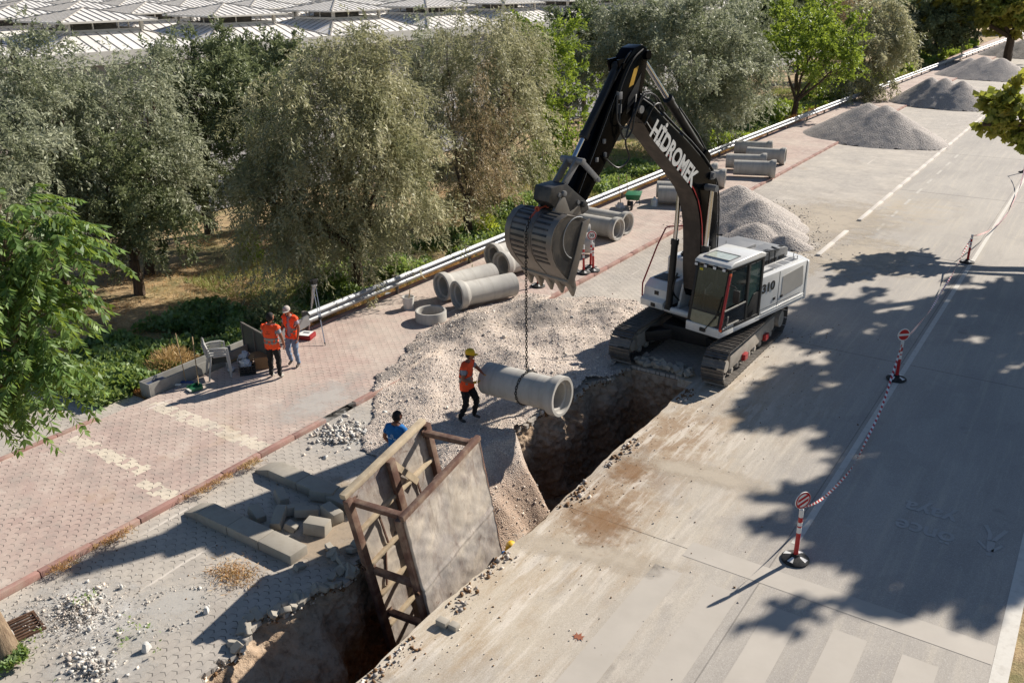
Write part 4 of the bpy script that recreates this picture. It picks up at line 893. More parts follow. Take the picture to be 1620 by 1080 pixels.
# dark metal board (a folded sign on legs) behind the man in black trousers
m_sign = mat('dark_grey_panel', '#4c4d4b', .6, .2, var=.12, dirt='#77705f', damt=.35)
o = empty('metal_board', (-18.2, 14.55, SWZ), rz=R(-13), label='dark framed metal board leaning behind the man in black trousers', cat='board')
m = MB(); m.bar((-.62, -.05, .5), (.75, -.05, .5), .03, .78); m.build('panel', m_sign, o)
m = MB(); m.bar((-.64, -.06, .91), (.77, -.06, .91), .05, .04); m.bar((-.64, -.06, .12), (.77, -.06, .12), .05, .04)
for x in (-.64, .77): m.bar((x, -.06, 0), (x, -.06, .93), .05, .05, upv=(1, 0, 0))
m.bar((.05, -.075, .12), (.05, -.075, .91), .04, .03, upv=(1, 0, 0)); m.build('frame', m_galvd, o)
m = MB(); m.bar((-.5, -.05, .7), (-.5, .35, 0), .03, .03); m.bar((.6, -.05, .7), (.6, .35, 0), .03, .03); m.build('back_leg', m_galvd, o)
# tripod with level
m_alu = mat('aluminium', '#c7c8c8', .35, .6, var=.05); m_orange = mat('orange_vest_fabric', '#f2541b', .8, var=.06, vs=6, bs=25, bump=.3, bd=.01)
o = empty('survey_tripod', (-18.35, 16.95, SWZ), label='aluminium survey tripod with a dark level on top beside the guardrail', cat='tripod')
hd = Vector((0, 0, 1.42)); feet = [(1.0, -.72, 0), (-.15, -.25, 0), (-.9, .55, 0)]
for f in feet:
    f = Vector(f); t = (f-hd); s1 = hd+t*.55; sd_ = t.cross(Vector((0, 0, 1))).normalized()
    m = MB()
    for k in (-1, 1): m.bar(hd+sd_*.04*k+t*.03, s1+sd_*.03*k, .02, .024)
    m.build('upper_leg', m_alu, o)
    m = MB(); m.bar(hd+t*.48, hd+t*.97, .03, .022); m.build('lower_leg', m_alu, o)
    m = MB(); m.cyl(hd+t*.95, f, .024, .004, 8); m.box(s1, (.09, .07, .07)); m.build('foot', m_blkp, o)
m = MB(); m.cyl((0, 0, 1.4), (0, 0, 1.45), .09, n=20); m.build('head_plate', m_alu, o)
m = MB(); m.box((0, 0, 1.53), (.13, .18, .13)); m.cyl((0, -.13, 1.55), (0, .14, 1.55), .035, n=12); m.cyl((0, 0, 1.45), (0, 0, 1.48), .05, n=12); m.build('level', m_blkp, o, bevel=.015)
# case with papers under the tripod
o = empty('survey_case', (-18.3, 16.35, SWZ), rz=.35, label='red survey case with a white drawing sheet on it under the tripod', cat='case')
m = MB(); m.bb((-.28, -.2, 0), (.28, .2, .14)); m.build('case_body', mat('red_case', '#8e1d20', .5), o, bevel=.03)
m = MB(); m.box((-.02, -.03, .152), (.5, .36, .006)); q = m.build('drawing_sheet', mat('paper', '#dcdcda', .8, var=.03), o)
m = MB(); m.box((.06, .02, .157), (.2, .1, .002)); m.build('printed_plan', mat('print_ink', '#5d5f63', .8), o)
# brooms / long handled dustpans
m_wood = mat('worn_wood_handle', '#a48a66', .75, var=.1); m_bluep = mat('blue_plastic', '#2b4b86', .5, dirt='#8b867c', damt=.4); m_greenp = mat('green_plastic', '#1f6a44', .5, dirt='#8b867c', damt=.3)
o = empty('broom', (-18.55, 12.45, SWZ), rz=.5, label='blue floor broom with a thin wooden handle, left of the chairs', cat='broom')
m = MB(); m.bb((-.2, -.04, .02), (.2, .04, .07)); m.build('head', m_bluep, o, bevel=.01); m = MB(); m.bb((-.19, -.035, 0), (.19, .035, .03)); m.build('bristles', m_wplast, o)
m = MB(); m.tube([(0, 0, .05), (-.25, .35, 1.25)], .013, 8); m.build('handle', m_wood, o)
o = empty('shovel', (-18.05, 12.35, SWZ), rz=-.2, label='green scoop shovel leaning on the trough, left of the chairs', cat='shovel')
m = MB(); m.prism([(-.15, -.16), (.15, -.16), (.13, .14), (-.13, .14)], .0, .02, f=lambda a, b, c: (a, b, c+.03)); m.bb((-.15, -.16, .03), (-.135, .14, .11)); m.bb((.135, -.16, .03), (.15, .14, .11)); m.bb((-.13, .12, .03), (.13, .14, .14)); m.build('scoop', m_greenp, o, bevel=.005)
m = MB(); m.bb((-.1, -.2, .035), (.14, -.14, .055)); m.build('edge', m_wplast, o, bevel=.005); m = MB(); m.tube([(0, .1, .1), (-.75, .45, 1.1)], .014, 8); m.build('handle', m_wood, o)
m = MB(); m.tube([(-18.95, 12.0, SWZ+.03), (-18.55, 12.3, SWZ+.03)], .035, 10); o = m.build('paper_roll', m_wplast); tagp(o, 'white roll lying beside the blue broom', 'roll')
m = MB(); m.bar((-18.75, 12.75, SWZ+.05), (-18.62, 14.6, SWZ+.05), .04, .04); o = m.build('wooden_batten', m_wood); tagp(o, 'thin batten lying along the foot of the trough', 'batten')
# wheelbarrow, tools, water jug and plastic pail further up the footway
o = empty('wheelbarrow', (-17.35, 35.5, SWZ), rz=R(20), label='green wheelbarrow parked against the guardrail near the boom', cat='wheelbarrow')
m = MB(); m.box((0, 0, .5), (.55, .75, .26), taper=(1.25, 1.2)); m.build('tray', m_greenp, o, bevel=.03)
for s_ in (-1, 1):
    m = MB(); m.tube([(s_*.08, -.62, .2), (s_*.2, -.1, .36), (s_*.28, .85, .55)], .018, 8); m.build('handle', m_blkp, o)
    m = MB(); m.tube([(s_*.22, .25, .4), (s_*.26, .35, 0)], .016, 8); m.build('leg', m_blkp, o)
wl = MB(); wl.lathe([(.13, -.04), (.19, -.045), (.2, 0), (.19, .045), (.13, .04)], (0, -.62, .2), (1, 0, 0), 20, True); wl.cyl((-.03, -.62, .2), (.03, -.62, .2), .13, n=16); wl.build('wheel', m_blkp, o)
for (x, y, lb) in ((-17.75, 35.1, 'left upright tool handle behind the wheelbarrow'), (-17.6, 35.6, 'right upright tool handle behind the wheelbarrow')):
    m = MB(); m.tube([(x, y, SWZ), (x-.25, y+.1, 1.45)], .018, 8); q = empty('long_tool', (0, 0, 0), label=lb, cat='tool', group='tools by the wheelbarrow'); m.build('handle', m_wood, q)
    m = MB(); m.box((x, y, SWZ+.1), (.2, .04, .22)); m.build('blade', m_blkp, q)
m = MB(); m.lathe([(0, 0), (.14, 0), (.15, .05), (.15, .28), (.05, .38), (.035, .43), (0, .43)], n=20); o = m.build('water_jug', mat('translucent_jug', '#c9cfd0', .25), None, (-16.6, 36.1, SWZ)); tagp(o, 'pale plastic water jug standing right of the wheelbarrow', 'jug')
m = MB(); m.lathe([(0, 0), (.2, 0), (.24, .22), (.25, .22), (.21, .02)], n=20); o = m.build('plastic_basin', m_wplast, None, (-18.05, 32.2, SWZ)); tagp(o, 'pale plastic basin at the guardrail foot beyond the open-belled pipes', 'basin')
crumple('blue_white_bag', (-17.7, 34.9, SWZ+.1), (.2, .16, .16), 12, label='pale blue and white bag at the guardrail beside the wheelbarrow', cat='bag')
crumple('litter_bag', (-18.45, 22.9, SWZ+.06), (.16, .1, .08), 14, label='white litter bag under the guardrail behind the first pipes', cat='litter')
crumple('litter_bag', (-18.75, 20.6, .0), (.3, .2, .12), 15, label='white sheet of litter under the guardrail left of the ring', cat='litter')
# fallen maple leaf
m = MB(); P = [(.0, -.02), (.05, -.07), (.06, -.02), (.13, -.03), (.08, .02), (.1, .09), (.04, .06), (0, .14), (-.03, .06), (-.09, .1), (-.07, .03), (-.12, 0), (-.06, -.02), (-.05, -.08)]
m.add([(x, y, .006+.12*abs(x)+.05*abs(y)) for x, y in P], [tuple(range(len(P)))]); m.tube([(0, -.02, .01), (.02, -.12, .015)], .003, 4); o = m.build('fallen_leaf', mat('red_brown_leaf', C8(146, 84, 56), .7), None, (-5.45, 9.85, .004)); o.scale = (.85, .85, .6); tagp(o, 'single red-brown maple leaf lying on the slab near the bottom', 'leaf')
# ================================================================ EXCAVATOR
A12 = R(12)
ex = empty('excavator', (-8.5, 22.1, 0), rz=-(math.pi/2+A12), label='black and white tracked excavator straddling the trench with a pipe on its chain', cat='excavator')
# local axes of the machine: x forwards (boom side), y to the machine's left (cab side), z up
m_white = mat('white_machine_paint', '#d9d8d4', .35, var=.03, vs=1, dirt='#a89f92', damt=.35, ds=2, bump=.02, coat=.3)
m_nblk = mat('navy_black_paint', '#04060a', .2, var=.15, vs=2, dirt='#141418', damt=.15, ds=3, bump=.02); m_nblk.node_tree.nodes['Principled BSDF'].inputs['Specular IOR Level'].default_value = .06
m_gdeck = mat('grey_deck_plate', '#77787a', .55, .2, var=.1, vs=2, dirt='#97928a', damt=.4)
m_black = mat('matt_black_paint', '#131314', .55, var=.2, dirt='#4b4640', damt=.3)
m_chrome = mat('chromed_rod', '#c9cbd0', .15, 1., var=.03, bump=0)
m_hose = mat('hydraulic_hose', '#141416', .45, var=.1)
m_redp = mat('red_machine_paint', '#9c161d', .4, var=.08, dirt='#6e4b45', damt=.2)
m_track = mat('track_steel', '#6d6965', .45, .5, var=.25, vs=6, dirt='#8d8274', damt=.6, ds=7, bs=30, bump=.3)
m_frame = mat('dusty_track_frame', '#a39a8e', .75, var=.15, vs=2, dirt='#5d554c', damt=.5, ds=3)
m_bkt = mat('worn_bucket_steel', '#77726d', .45, .45, var=.2, vs=2, dirt='#8d7f6e', damt=.55, ds=3, bs=25, bump=.25)
m_bktd = mat('dark_bucket_paint', '#2f2f31', .5, .3, var=.2, dirt='#7d7468', damt=.5)
def glass_mat(name, c, rough=.04):
    s = NT(name); s.b.inputs['Base Color'].default_value = c; s.b.inputs['Roughness'].default_value = rough; s.b.inputs['Metallic'].default_value = 0
    s.b.inputs['Transmission Weight'].default_value = .35; s.b.inputs['IOR'].default_value = 1.45; s.b.inputs['Alpha'].default_value = .78; s.b.inputs['Specular IOR Level'].default_value = .8; return s.m
m_glass = glass_mat('tinted_cab_glass', (.035, .05, .04, 1))
RT = Matrix.Rotation(A12, 4, 'Z')      # undercarriage is turned 12 degrees back to the road's direction
# ---- tracks
def track(side):
    yc = side*1.31; M = RT; HL, r = 2.05, .43; zc = .50
    p = empty('track', (0, 0, 0)); p.parent = ex
    me = MB(M)
    P = []; L1 = 2*HL; arc = math.pi*r; tot = 2*L1+2*arc; n = 48
    def at(d):
        d %= tot
        if d < L1: return (HL-d, zc-r, 0., -1.)         # bottom, going back
        d -= L1
        if d < arc: a = d/r; return (-HL-r*math.sin(a), zc-r*math.cos(a), -math.sin(a), -math.cos(a))
        d -= arc
        if d < L1:
            sag = .03*math.sin(math.pi*d/L1); return (-HL+d, zc+r-sag, 0., 1.)
        d -= L1; a = d/r; return (HL+r*math.sin(a), zc+r*math.cos(a), math.sin(a), math.cos(a))
    pitch = tot/n
    for i in range(n):
        x, z, nx, nz = at(i*pitch+.03); N = Vector((nx, 0, nz)); T = Vector((nz, 0, -nx)); c = Vector((x, yc, z))
        rot = Matrix((T, Vector((0, 1, 0)), N)).transposed()
        me.box(c+N*.012, (pitch*.93, .60, .022), rot)
        for k, h in ((-.42, .05), (0, .032), (.40, .032)): me.box(c+N*(.022+h/2)+T*(pitch*k), (.016, .60, h), rot)
        me.box(c-N*.04, (pitch*.7, .17, .09), rot)
    me.build('track_shoes', m_track, p)
    f = MB(M); y0 = yc
    f.bb((-1.75, y0-.17, .26), (1.72, y0+.17, .68)); f.build('track_frame', m_frame, p, bevel=.05)
    f = MB(M); f.prism([(-1.7, .66), (1.6, .66), (1.35, .80), (-1.5, .80)], y0-.12, y0+.12, f=lambda a, b, c: (a, c, b)); f.build('frame_cover', m_frame, p, bevel=.02)
    for x, rr_, nm in ((HL, .385, 'idler'), (-HL, .39, 'sprocket')):
        f = MB(M); f.lathe([(0, -.07), (.12, -.09), (.2, -.05), (rr_-.05, -.05), (rr_, -.03), (rr_, .03), (rr_-.05, .05), (.2, .05), (.12, .09), (0, .07)], (x, y0, zc), (0, 1, 0), 30)
        f.cyl((x, y0-.2, zc), (x, y0+.2, zc), .16, n=20)
        if nm == 'sprocket':
            f.cyl((x, y0-.26, zc), (x, y0+.26, zc), .24, n=24)
            for k in range(20): a = k*math.pi/10; f.box((x+.4*math.cos(a), y0, zc+.4*math.sin(a)), (.06, .06, .06), Matrix.Rotation(-a, 3, 'Y'))
        f.build(nm, m_frame, p, smooth=40)
    for k in range(8): f = MB(M); f.lathe([(0, -.17), (.07, -.17), (.10, -.13), (.085, 0), (.10, .13), (.07, .17), (0, .17)], (-1.5+k*.43, y0, .2), (0, 1, 0), 16); f.build('roller', m_frame, p)
    for x in (-.9, .75): f = MB(M); f.bb((x-.13, y0+side*.17, .24), (x+.13, y0+side*.27, .42)); f.build('track_guard', m_redp, p, bevel=.02)
    return p
for sd_ in (1, -1):
    p = track(sd_); tagp(p, 'right hand track in the photo, lit on its outer side' if sd_ > 0 else 'left hand track in the photo, on the edge of the gravel')
u = MB(RT); u.bb((-.95, -.8, .42), (.95, .8, .86)); u.build('centre_frame', m_black, ex, bevel=.05)
for s_ in (-1, 1):
    for x in (-.85, .85): u = MB(RT); u.bar((x*.8, s_*.4, .62), (x*1.35, s_*1.2, .5), .36, .3); u.build('cross_member', m_black, ex, bevel=.03)
u = MB(); u.cyl((0, 0, .84), (0, 0, 1.12), .66, n=40); u.build('slewing_ring', m_black, ex)
# ---- house
u = MB(); u.prism([(-2.9, -1.45), (-2.9, 1.45), (1.5, 1.5), (1.5, .5), (.95, .42), (.95, -.42), (.75, -.6), (.75, -1.5)], 1.08, 1.2, f=lambda a, b, c: (a, b, c)); u.build('house_floor', m_black, ex, bevel=.01)
u = MB(); u.bb((.95, .52, 1.14), (1.6, 1.56, 1.38)); u.bb((-.3, 1.44, 1.14), (.95, 1.56, 1.30)); u.build('cab_skirt', m_white, ex, bevel=.025)
u = MB(); u.prism([(-2.72, 1.14), (-.28, 1.14), (.30, 1.14), (.45, 1.30), (.36, 1.48), (-.22, 1.98), (-.30, 2.33), (-2.62, 2.30)], 1.0, 1.545, f=lambda a, b, c: (a, c, b)); sp = u.build('left_side_body', m_white, ex, bevel=.03)
for a, b, z in ((-2.6, -.35, 1.30), (-2.6, -.1, 1.235)):
    u = MB(); u.bar((a, 1.55, z+.02), (b, 1.55, z), .03, .035); u.build('side_ridge', m_white, sp, bevel=.008)
u = MB()
for x in (-1.18, -2.64): u.bb((x-.006, 1.542, 1.24), (x+.006, 1.549, 2.3))
u.bb((-2.4, 1.543, 1.40), (-.3, 1.549, 1.412)); u.build('door_gap', m_black, sp)
u = MB(); u.prism([(-2.5, 1.62), (-1.35, 1.52), (-1.35, 2.12), (-2.42, 2.2)], 1.546, 1.553, f=lambda a, b, c: (a, c, b)); u.build('side_grille', mat('warm_grey_grille', '#a8a39b', .6, var=.05, bs=200, bump=.3), sp)
for (x, z) in ((-.98, 1.58), (-1.36, 1.56)): u = MB(); u.bb((x-.055, 1.546, z-.04), (x+.055, 1.565, z+.04)); u.build('latch', m_black, sp, bevel=.006)
u = MB()
for k in range(4): u.bar((.12+k*.05, 1.55, 1.36), (.08+k*.05, 1.55, 1.52-.015*k), .012, .02, upv=(0, 1, 0))
u.build('vent_slits', m_black, sp)
t = link('model_number', text_mesh('310', .38, m_black, .003, bold=.012), sp, (-.62, 1.556, 1.98)); t.rotation_euler = (R(90), 0, R(180)); t.scale = (1.15, .9, 1)
u = MB(); u.prism([(-2.62, -1.5), (-2.62, 1.56), (-2.78, 1.55), (-3.0, 1.2), (-3.14, .6), (-3.18, 0), (-3.14, -.6), (-3.0, -1.2), (-2.78, -1.5)], 1.12, 2.28, f=lambda a, b, c: (a, b, c)); u.build('counterweight', m_white, ex, bevel=.06, seg=3)
u = MB(); u.bb((-2.62, -1.5, 1.14), (-.95, -1.0, 2.25)); u.build('right_side_body', m_white, ex, bevel=.03)
u = MB(); u.bb((-2.6, -1.0, 1.2), (-.45, 1.0, 2.12)); u.build('engine_bay', m_black, ex)
u = MB(); u.bb((-2.58, 1.02, 2.30), (-1.22, 1.42, 2.325)); td = u.build('side_top_cover', m_white, ex, bevel=.01)
u = MB()
for k in range(3): u.bb((-2.45+k*.42, 1.1, 2.322), (-2.12+k*.42, 1.36, 2.332))
u.build('top_vent', m_gdeck, td)
u = MB(); u.prism([(-2.75, 2.12), (-.55, 2.12), (-.55, 2.62), (-.75, 2.66), (-2.6, 2.56), (-2.75, 2.5)], -.75, .86, f=lambda a, b, c: (a, c, b)); hd_ = u.build('engine_hood', m_gdeck, ex, bevel=.03)
u = MB()
for k in range(12): u.bb((-2.62+k*.085, .70, 2.566+k*.004), (-2.575+k*.085, .82, 2.576+k*.004))
for k in range(3): u.bb((-2.55+k*.42, .855, 2.28), (-2.25+k*.42, .868, 2.36))
for k in range(4): u.bb((-1.2+k*.04, .1, 2.632), (-1.18+k*.04, .32, 2.645))
u.build('hood_slots', m_black, hd_)
u = MB(); u.bb((-1.85, -.85, 2.60), (-.5, .35, 2.69)); u.build('hood_plate', m_gdeck, hd_, bevel=.015)
u = MB(); u.bb((-2.3, .35, 2.57), (-.95, .9, 2.61)); u.build('hood_plate', m_gdeck, hd_, bevel=.01)
u = MB(); u.bar((-.55, .55, 2.63), (-2.0, .98, 2.63), .06, .02); u.bar((-2.0, .98, 2.63), (-2.1, .7, 2.63), .04, .02)
for x, y in ((-1.55, .98), (-1.85, .98), (-.9, .98)): u.tube([(x, y, 2.15), (x, y-.03, 2.63)], .018, 6)
u.build('catwalk_rail', m_black, ex)
u = MB(); u.bb((-1.15, .9, 2.1), (-.35, 1.45, 2.14)); u.bar((-.4, 1.35, 2.36), (-1.2, 1.35, 2.36), .04, .03); u.build('service_step', m_gdeck, ex)
u = MB(); u.tube([(-1.2, -.82, 2.45), (-1.2, -.82, 2.86), (-1.27, -.86, 3.02)], .07, 14); u.build('exhaust_pipe', mat('burnt_exhaust', '#4a3f39', .6, .5), ex)
u = MB(); u.tube([(-.55, .2, 2.66), (-.52, .2, 3.02)], .006, 5); u.build('antenna', m_black, ex)
u = MB(); u.cyl((-2.55, 1.15, 2.3), (-2.55, 1.15, 2.46), .015, n=6); u.tube([(-2.3, 1.3, 2.3), (-2.3, 1.3, 2.42), (-2.5, 1.3, 2.42), (-2.5, 1.3, 2.3)], .015, 6); u.build('grab_handle', m_white, ex)
# right front boxes
u = MB(); u.prism([(-.95, 1.14), (.92, 1.14), (.95, 1.34), (.80, 1.42), (.78, 1.66), (.55, 1.84), (-.1, 1.86), (-.95, 1.86)], -1.5, -.72, f=lambda a, b, c: (a, c, b)); tb = u.build('tool_box', m_white, ex, bevel=.03)
u = MB(); u.bb((.0, -1.4, 1.857), (.5, -.85, 1.872)); u.build('anti_slip_step', m_black, tb)
for (x, z) in ((.795, 1.55), (.945, 1.24)): u = MB(); u.bb((x, -1.12, z-.055), (x+.012, -.98, z+.055)); u.build('headlight', m_black, tb)
u = MB(); u.bb((-.95, -1.42, 1.8), (-.1, -.72, 2.38)); u.build('fuel_tank', m_white, ex, bevel=.12, seg=4)
u = MB(); u.cyl((-.35, -1.05, 2.36), (-.35, -1.05, 2.46), .06, n=14); u.bb((-.75, -1.2, 2.37), (-.5, -.9, 2.44)); u.build('filler_cap', m_black, ex)
u = MB(); u.tube([(.93, -1.44, 1.4), (.86, -1.5, 1.75), (.30, -1.48, 2.72), (-.02, -1.46, 3.16), (-.1, -1.42, 3.2), (-.45, -1.15, 3.2), (-.5, -1.1, 3.14), (-.52, -1.1, 2.35)], .022, 8); u.tube([(-.52, -1.1, 2.75), (-.5, -.75, 2.3), (.0, -.7, 1.95)], .02, 8); u.build('handrail', m_redp, ex)
# mirror and clutter beside the tank
u = MB(); u.tube([(-.55, -.75, 2.35), (-.55, -.8, 3.0)], .02, 6); u.bb((-.6, -.9, 2.75), (-.52, -.72, 3.02)); u.tube([(-.6, -.6, 2.1), (-.5, -.55, 2.9), (-.3, -.5, 2.9)], .025, 6); u.build('right_mirror', m_black, ex)
# ---- cab
cab = empty('cab', (0, 0, 0)); cab.parent = ex
FB, FT, BK = 1.56, 1.28, -.28      # front bottom, front top, back
Y0, Y1 = .52, 1.56; ZB, ZT = 1.38, 2.90
def fx(z): return FB+(FT-FB)*(z-ZB)/(ZT-ZB)
u = MB()
for y in (Y0+.035, Y1-.035): u.bar((FB-.03, y, ZB-.1), (FT-.03, y, ZT), .075, .075, upv=(1, 0, 0))
for x in (.42, BK+.05): u.bar((x, Y1-.035, ZB-.1), (x, Y1-.035, ZT), .07, .10, upv=(1, 0, 0)); u.bar((x, Y0+.035, ZB-.1), (x, Y0+.035, ZT), .07, .10, upv=(1, 0, 0))
for z in (ZB-.06, ZT): u.bar((fx(z)-.03, Y0, z), (fx(z)-.03, Y1, z), .08, .08); u.bar((BK+.05, Y0, z), (BK+.05, Y1, z), .08, .08); u.bar((fx(z), Y1-.035, z), (BK, Y1-.035, z), .07, .09); u.bar((fx(z), Y0+.035, z), (BK, Y0+.035, z), .07, .09)
u.prism([(BK, 2.0), (.1, 1.98), (.42, 1.55), (.42, 1.3), (BK, 1.3)], Y1-.07, Y1-.012, f=lambda a, b, c: (a, c, b))
u.build('cab_frame', m_black, cab, bevel=.012)
u = MB(); u.prism([(FB-.02, ZB-.04), (FB-.02, 1.83), (.5, 1.86), (.42, ZB-.04)], Y1-.05, Y1-.008, f=lambda a, b, c: (a-(.05 if b > 1.5 and a > 1 else 0), c, b)); u.build('door_lower_panel', glass_mat('door_smoked_glass', (.02, .022, .024, 1), .1), cab, bevel=.01)
u = MB(); u.bar((1.46, Y1+.005, 1.845), (.5, Y1+.005, 1.87), .03, .03); u.bar((1.3, Y1+.005, 1.42), (.75, Y1+.005, 1.42), .03, .025); u.tube([(1.32, Y1+.02, 1.46), (1.36, Y1+.06, 1.62), (1.36, Y1+.06, 1.7)], .02, 6); u.build('door_handle', mat('pale_trim', '#a9a69f', .5, .3), cab)
u = MB(); u.prism([(1.44, 1.9), (1.27, 2.82), (.5, 2.82), (.5, 1.92)], Y1-.04, Y1-.03, f=lambda a, b, c: (a, c, b)); u.build('door_window', m_glass, cab)
u = MB(); u.prism([(.36, 1.62), (.36, 2.82), (BK+.1, 2.82), (BK+.1, 2.02), (.08, 1.99)], Y1-.035, Y1-.025, f=lambda a, b, c: (a, c, b)); u.build('rear_side_window', glass_mat('green_side_glass', (.06, .11, .09, 1), .03), cab)
def fpl(z, y, o_=0): return (fx(z)+o_, y, z)
u = MB(); u.add([fpl(1.74, Y0+.09), fpl(1.74, Y1-.09), fpl(2.83, Y1-.09), fpl(2.83, Y0+.09)], [(0, 1, 2, 3)]); u.build('windscreen', m_glass, cab, smooth=0)
u = MB(); u.add([fpl(1.70, Y0+.1, .004), fpl(1.70, Y1-.12, .004), fpl(1.46, Y1-.12, .004), fpl(1.36, Y1-.32, .004), fpl(1.36, Y0+.25, .004), fpl(1.42, Y0+.1, .004)], [(0, 1, 2, 3, 4, 5)]); u.build('lower_windscreen', mat('dusty_lower_glass', '#7d7c66', .25, var=.12, vs=6, dirt='#5f5f4a', damt=.5, ds=10, coat=.4), cab, smooth=0)
u = MB(); u.add([fpl(1.34, Y0+.04, -.012), fpl(1.34, Y1-.04, -.012), fpl(1.74, Y1-.04, -.012), fpl(1.74, Y0+.04, -.012)], [(0, 1, 2, 3)]); u.build('front_panel', m_black, cab, smooth=0)
u = MB(); u.bar((FB+.015, Y1-.02, ZB-.04), (FT+.015, Y1-.02, ZT-.12), .05, .055, upv=(1, 0, 0)); rs = u.build('red_pillar_trim', m_redp, cab, bevel=.008)
u = MB(); u.box((FB+.02, Y1, ZB-.02), (.04, .05, .05)); u.box((FT+.03, Y1, ZT-.13), (.04, .05, .07)); u.build('marker_lamp', mat('orange_lamp', '#e0673c', .3), cab)
u = MB(); u.prism([(FT+.10, ZT+.02), (FT+.08, ZT+.10), (FT-.1, ZT+.17), (BK+.25, ZT+.20), (BK-.02, ZT+.12), (BK-.02, ZT+.02)], Y0-.02, Y1+.02, f=lambda a, b, c: (a, c, b)); rf = u.build('cab_roof', m_white, cab, bevel=.045, seg=3)
u = MB(); xa, xb = FT-.12, FT-.62; za = lambda x: ZT+.172+(.03)*(FT-.1-x)/(FT-.35-BK)+.006
u.add([(xa, Y0+.14, za(xa)), (xa, Y1-.16, za(xa)), (xb, Y1-.16, za(xb)), (xb, Y0+.14, za(xb))], [(0, 1, 2, 3)]); u.build('roof_window', mat('roof_hatch_glass', '#b5bcae', .15, var=.12, vs=9, dirt='#d9dbd4', damt=.6, ds=8, coat=.5), rf, smooth=0)
u = MB(); e_ = .02
for p, q in (((xa, Y0+.14), (xa, Y1-.16)), ((xa, Y1-.16), (xb, Y1-.16)), ((xb, Y1-.16), (xb, Y0+.14)), ((xb, Y0+.14), (xa, Y0+.14))): u.bar((p[0], p[1], za(p[0])+.004), (q[0], q[1], za(q[0])+.004), .03, .014)
u.build('roof_window_frame', m_gdeck, rf)
for k in range(4):
    y = Y0+.09+k*.275; u = MB(); u.box((FT+.13, y, ZT-.0), (.06, .11, .09)); wl_ = u.build('work_light', m_black, cab, bevel=.012); v_ = MB(); v_.box((FT+.163, y, ZT-.0), (.006, .085, .065)); v_.build('lens', mat('lamp_lens', '#cfd3d6', .15, coat=.5) if k == 0 else bpy.data.materials['lamp_lens'], wl_)
u = MB(); u.bar((fx(1.3)+.03, Y1-.42, 1.32), (fx(1.78)+.03, Y1-.14, 1.78), .03, .03); u.box((fx(1.28)+.04, Y1-.5, 1.27), (.06, .16, .09)); u.bar((fx(1.62)+.03, Y1-.2, 1.62), (fx(2.2)+.02, Y1-.12, 2.2), .02, .02); u.build('wiper', m_black, cab)
u = MB(); u.tube([(1.3, Y1, 2.5), (1.32, Y1+.16, 2.5), (1.3, Y1+.2, 2.42)], .014, 6); u.box((1.29, Y1+.2, 2.24), (.05, .17, .34)); u.build('mirror', m_black, cab, bevel=.02)
u = MB(); u.bb((.1, .72, 1.3), (.62, 1.28, 1.72)); u.bb((-.02, .74, 1.7), (.16, 1.26, 2.45)); u.bb((.62, .6, 1.3), (.95, .75, 1.95)); u.bb((.4, .58, 1.6), (.8, .68, 1.9)); u.build('operator_seat', mat('seat_fabric', '#23211f', .9), cab, bevel=.04)
u = MB(); u.bb((BK+.08, Y0+.02, 1.3), (BK+.1, Y1-.02, 1.9)); u.bb((BK+.1, Y0+.0, ZB-.1), (1.4, Y0+.02, 1.9)); u.bb((BK+.05, Y0+.03, 1.28), (1.5, Y1-.08, 1.31)); u.build('cab_floor', m_black, cab)
u = MB(); u.box((fx(2.75)+.004, Y0+.17, 2.75), (.004, .1, .06)); u.build('windscreen_sticker', mat('yellow_sticker', '#c8b92c', .6), cab)
# front centre: boom bracket, hoses
u = MB()
for y in (-.36, .36): u.prism([(-.25, 1.15), (.75, 1.15), (.55, 1.9), (.25, 2.05), (-.05, 1.9)], y-.035, y+.035, f=lambda a, b, c: (a, c, b))
u.build('boom_bracket', m_white, ex, bevel=.01)
u = MB(); u.bb((.35, -.5, 1.16), (.98, .5, 1.24)); u.cyl((.95, -.62, 1.25), (.95, .6, 1.25), .09, n=16); u.build('front_cross_plate', m_white, ex, bevel=.01)
# ---- boom
BO = [(3.86, 7.02), (3.62, 7.17), (3.07, 6.90), (2.3, 6.36), (1.62, 5.92), (1.0, 5.46), (.58, 5.08), (.35, 4.76), (.22, 4.35), (.16, 3.9), (.11, 3.2), (.10, 2.4), (.12, 1.85), (.22, 1.62)]
BI = [(.52, 1.62), (.64, 1.85), (.74, 2.5), (.80, 3.2), (.87, 3.7), (.97, 4.05), (1.12, 4.4), (1.33, 4.7), (1.84, 5.18), (2.5, 5.72), (3.12, 6.26), (3.45, 6.6), (3.74, 6.78)]
bo = MB(); prof_ = BO+BI
bo.prism(prof_, -.29, .29, f=lambda a, b, c: (a, c, b)); boom = bo.build('boom', m_nblk, ex, bevel=.02)
under = MB(); vs = []
for (a, b) in BI[1:-1]: vs += [(a, -.27, b), (a, .27, b)]
nrm = []
for i, (a, b) in enumerate(BI[1:-1]):
    j0, j1 = max(i-1, 0), min(i+1, len(BI)-3); d = Vector((BI[1:-1][j1][0]-BI[1:-1][j0][0], BI[1:-1][j1][1]-BI[1:-1][j0][1])).normalized(); nrm.append((d.y, -d.x))
vs2 = [(v[0]+nrm[i//2][0]*.006, v[1], v[2]+nrm[i//2][1]*.006) for i, v in enumerate(vs)]
under.add(vs2, [(2*i, 2*i+1, 2*i+3, 2*i+2) for i in range(len(BI)-3)]); under.build('boom_underside', mat('dusty_groundlit_underside', '#352e29', .65, var=.12, vs=2, dirt='#6d6055', damt=.5), boom)  # brown base paints in light reflected from the ground; dirt blotches over it
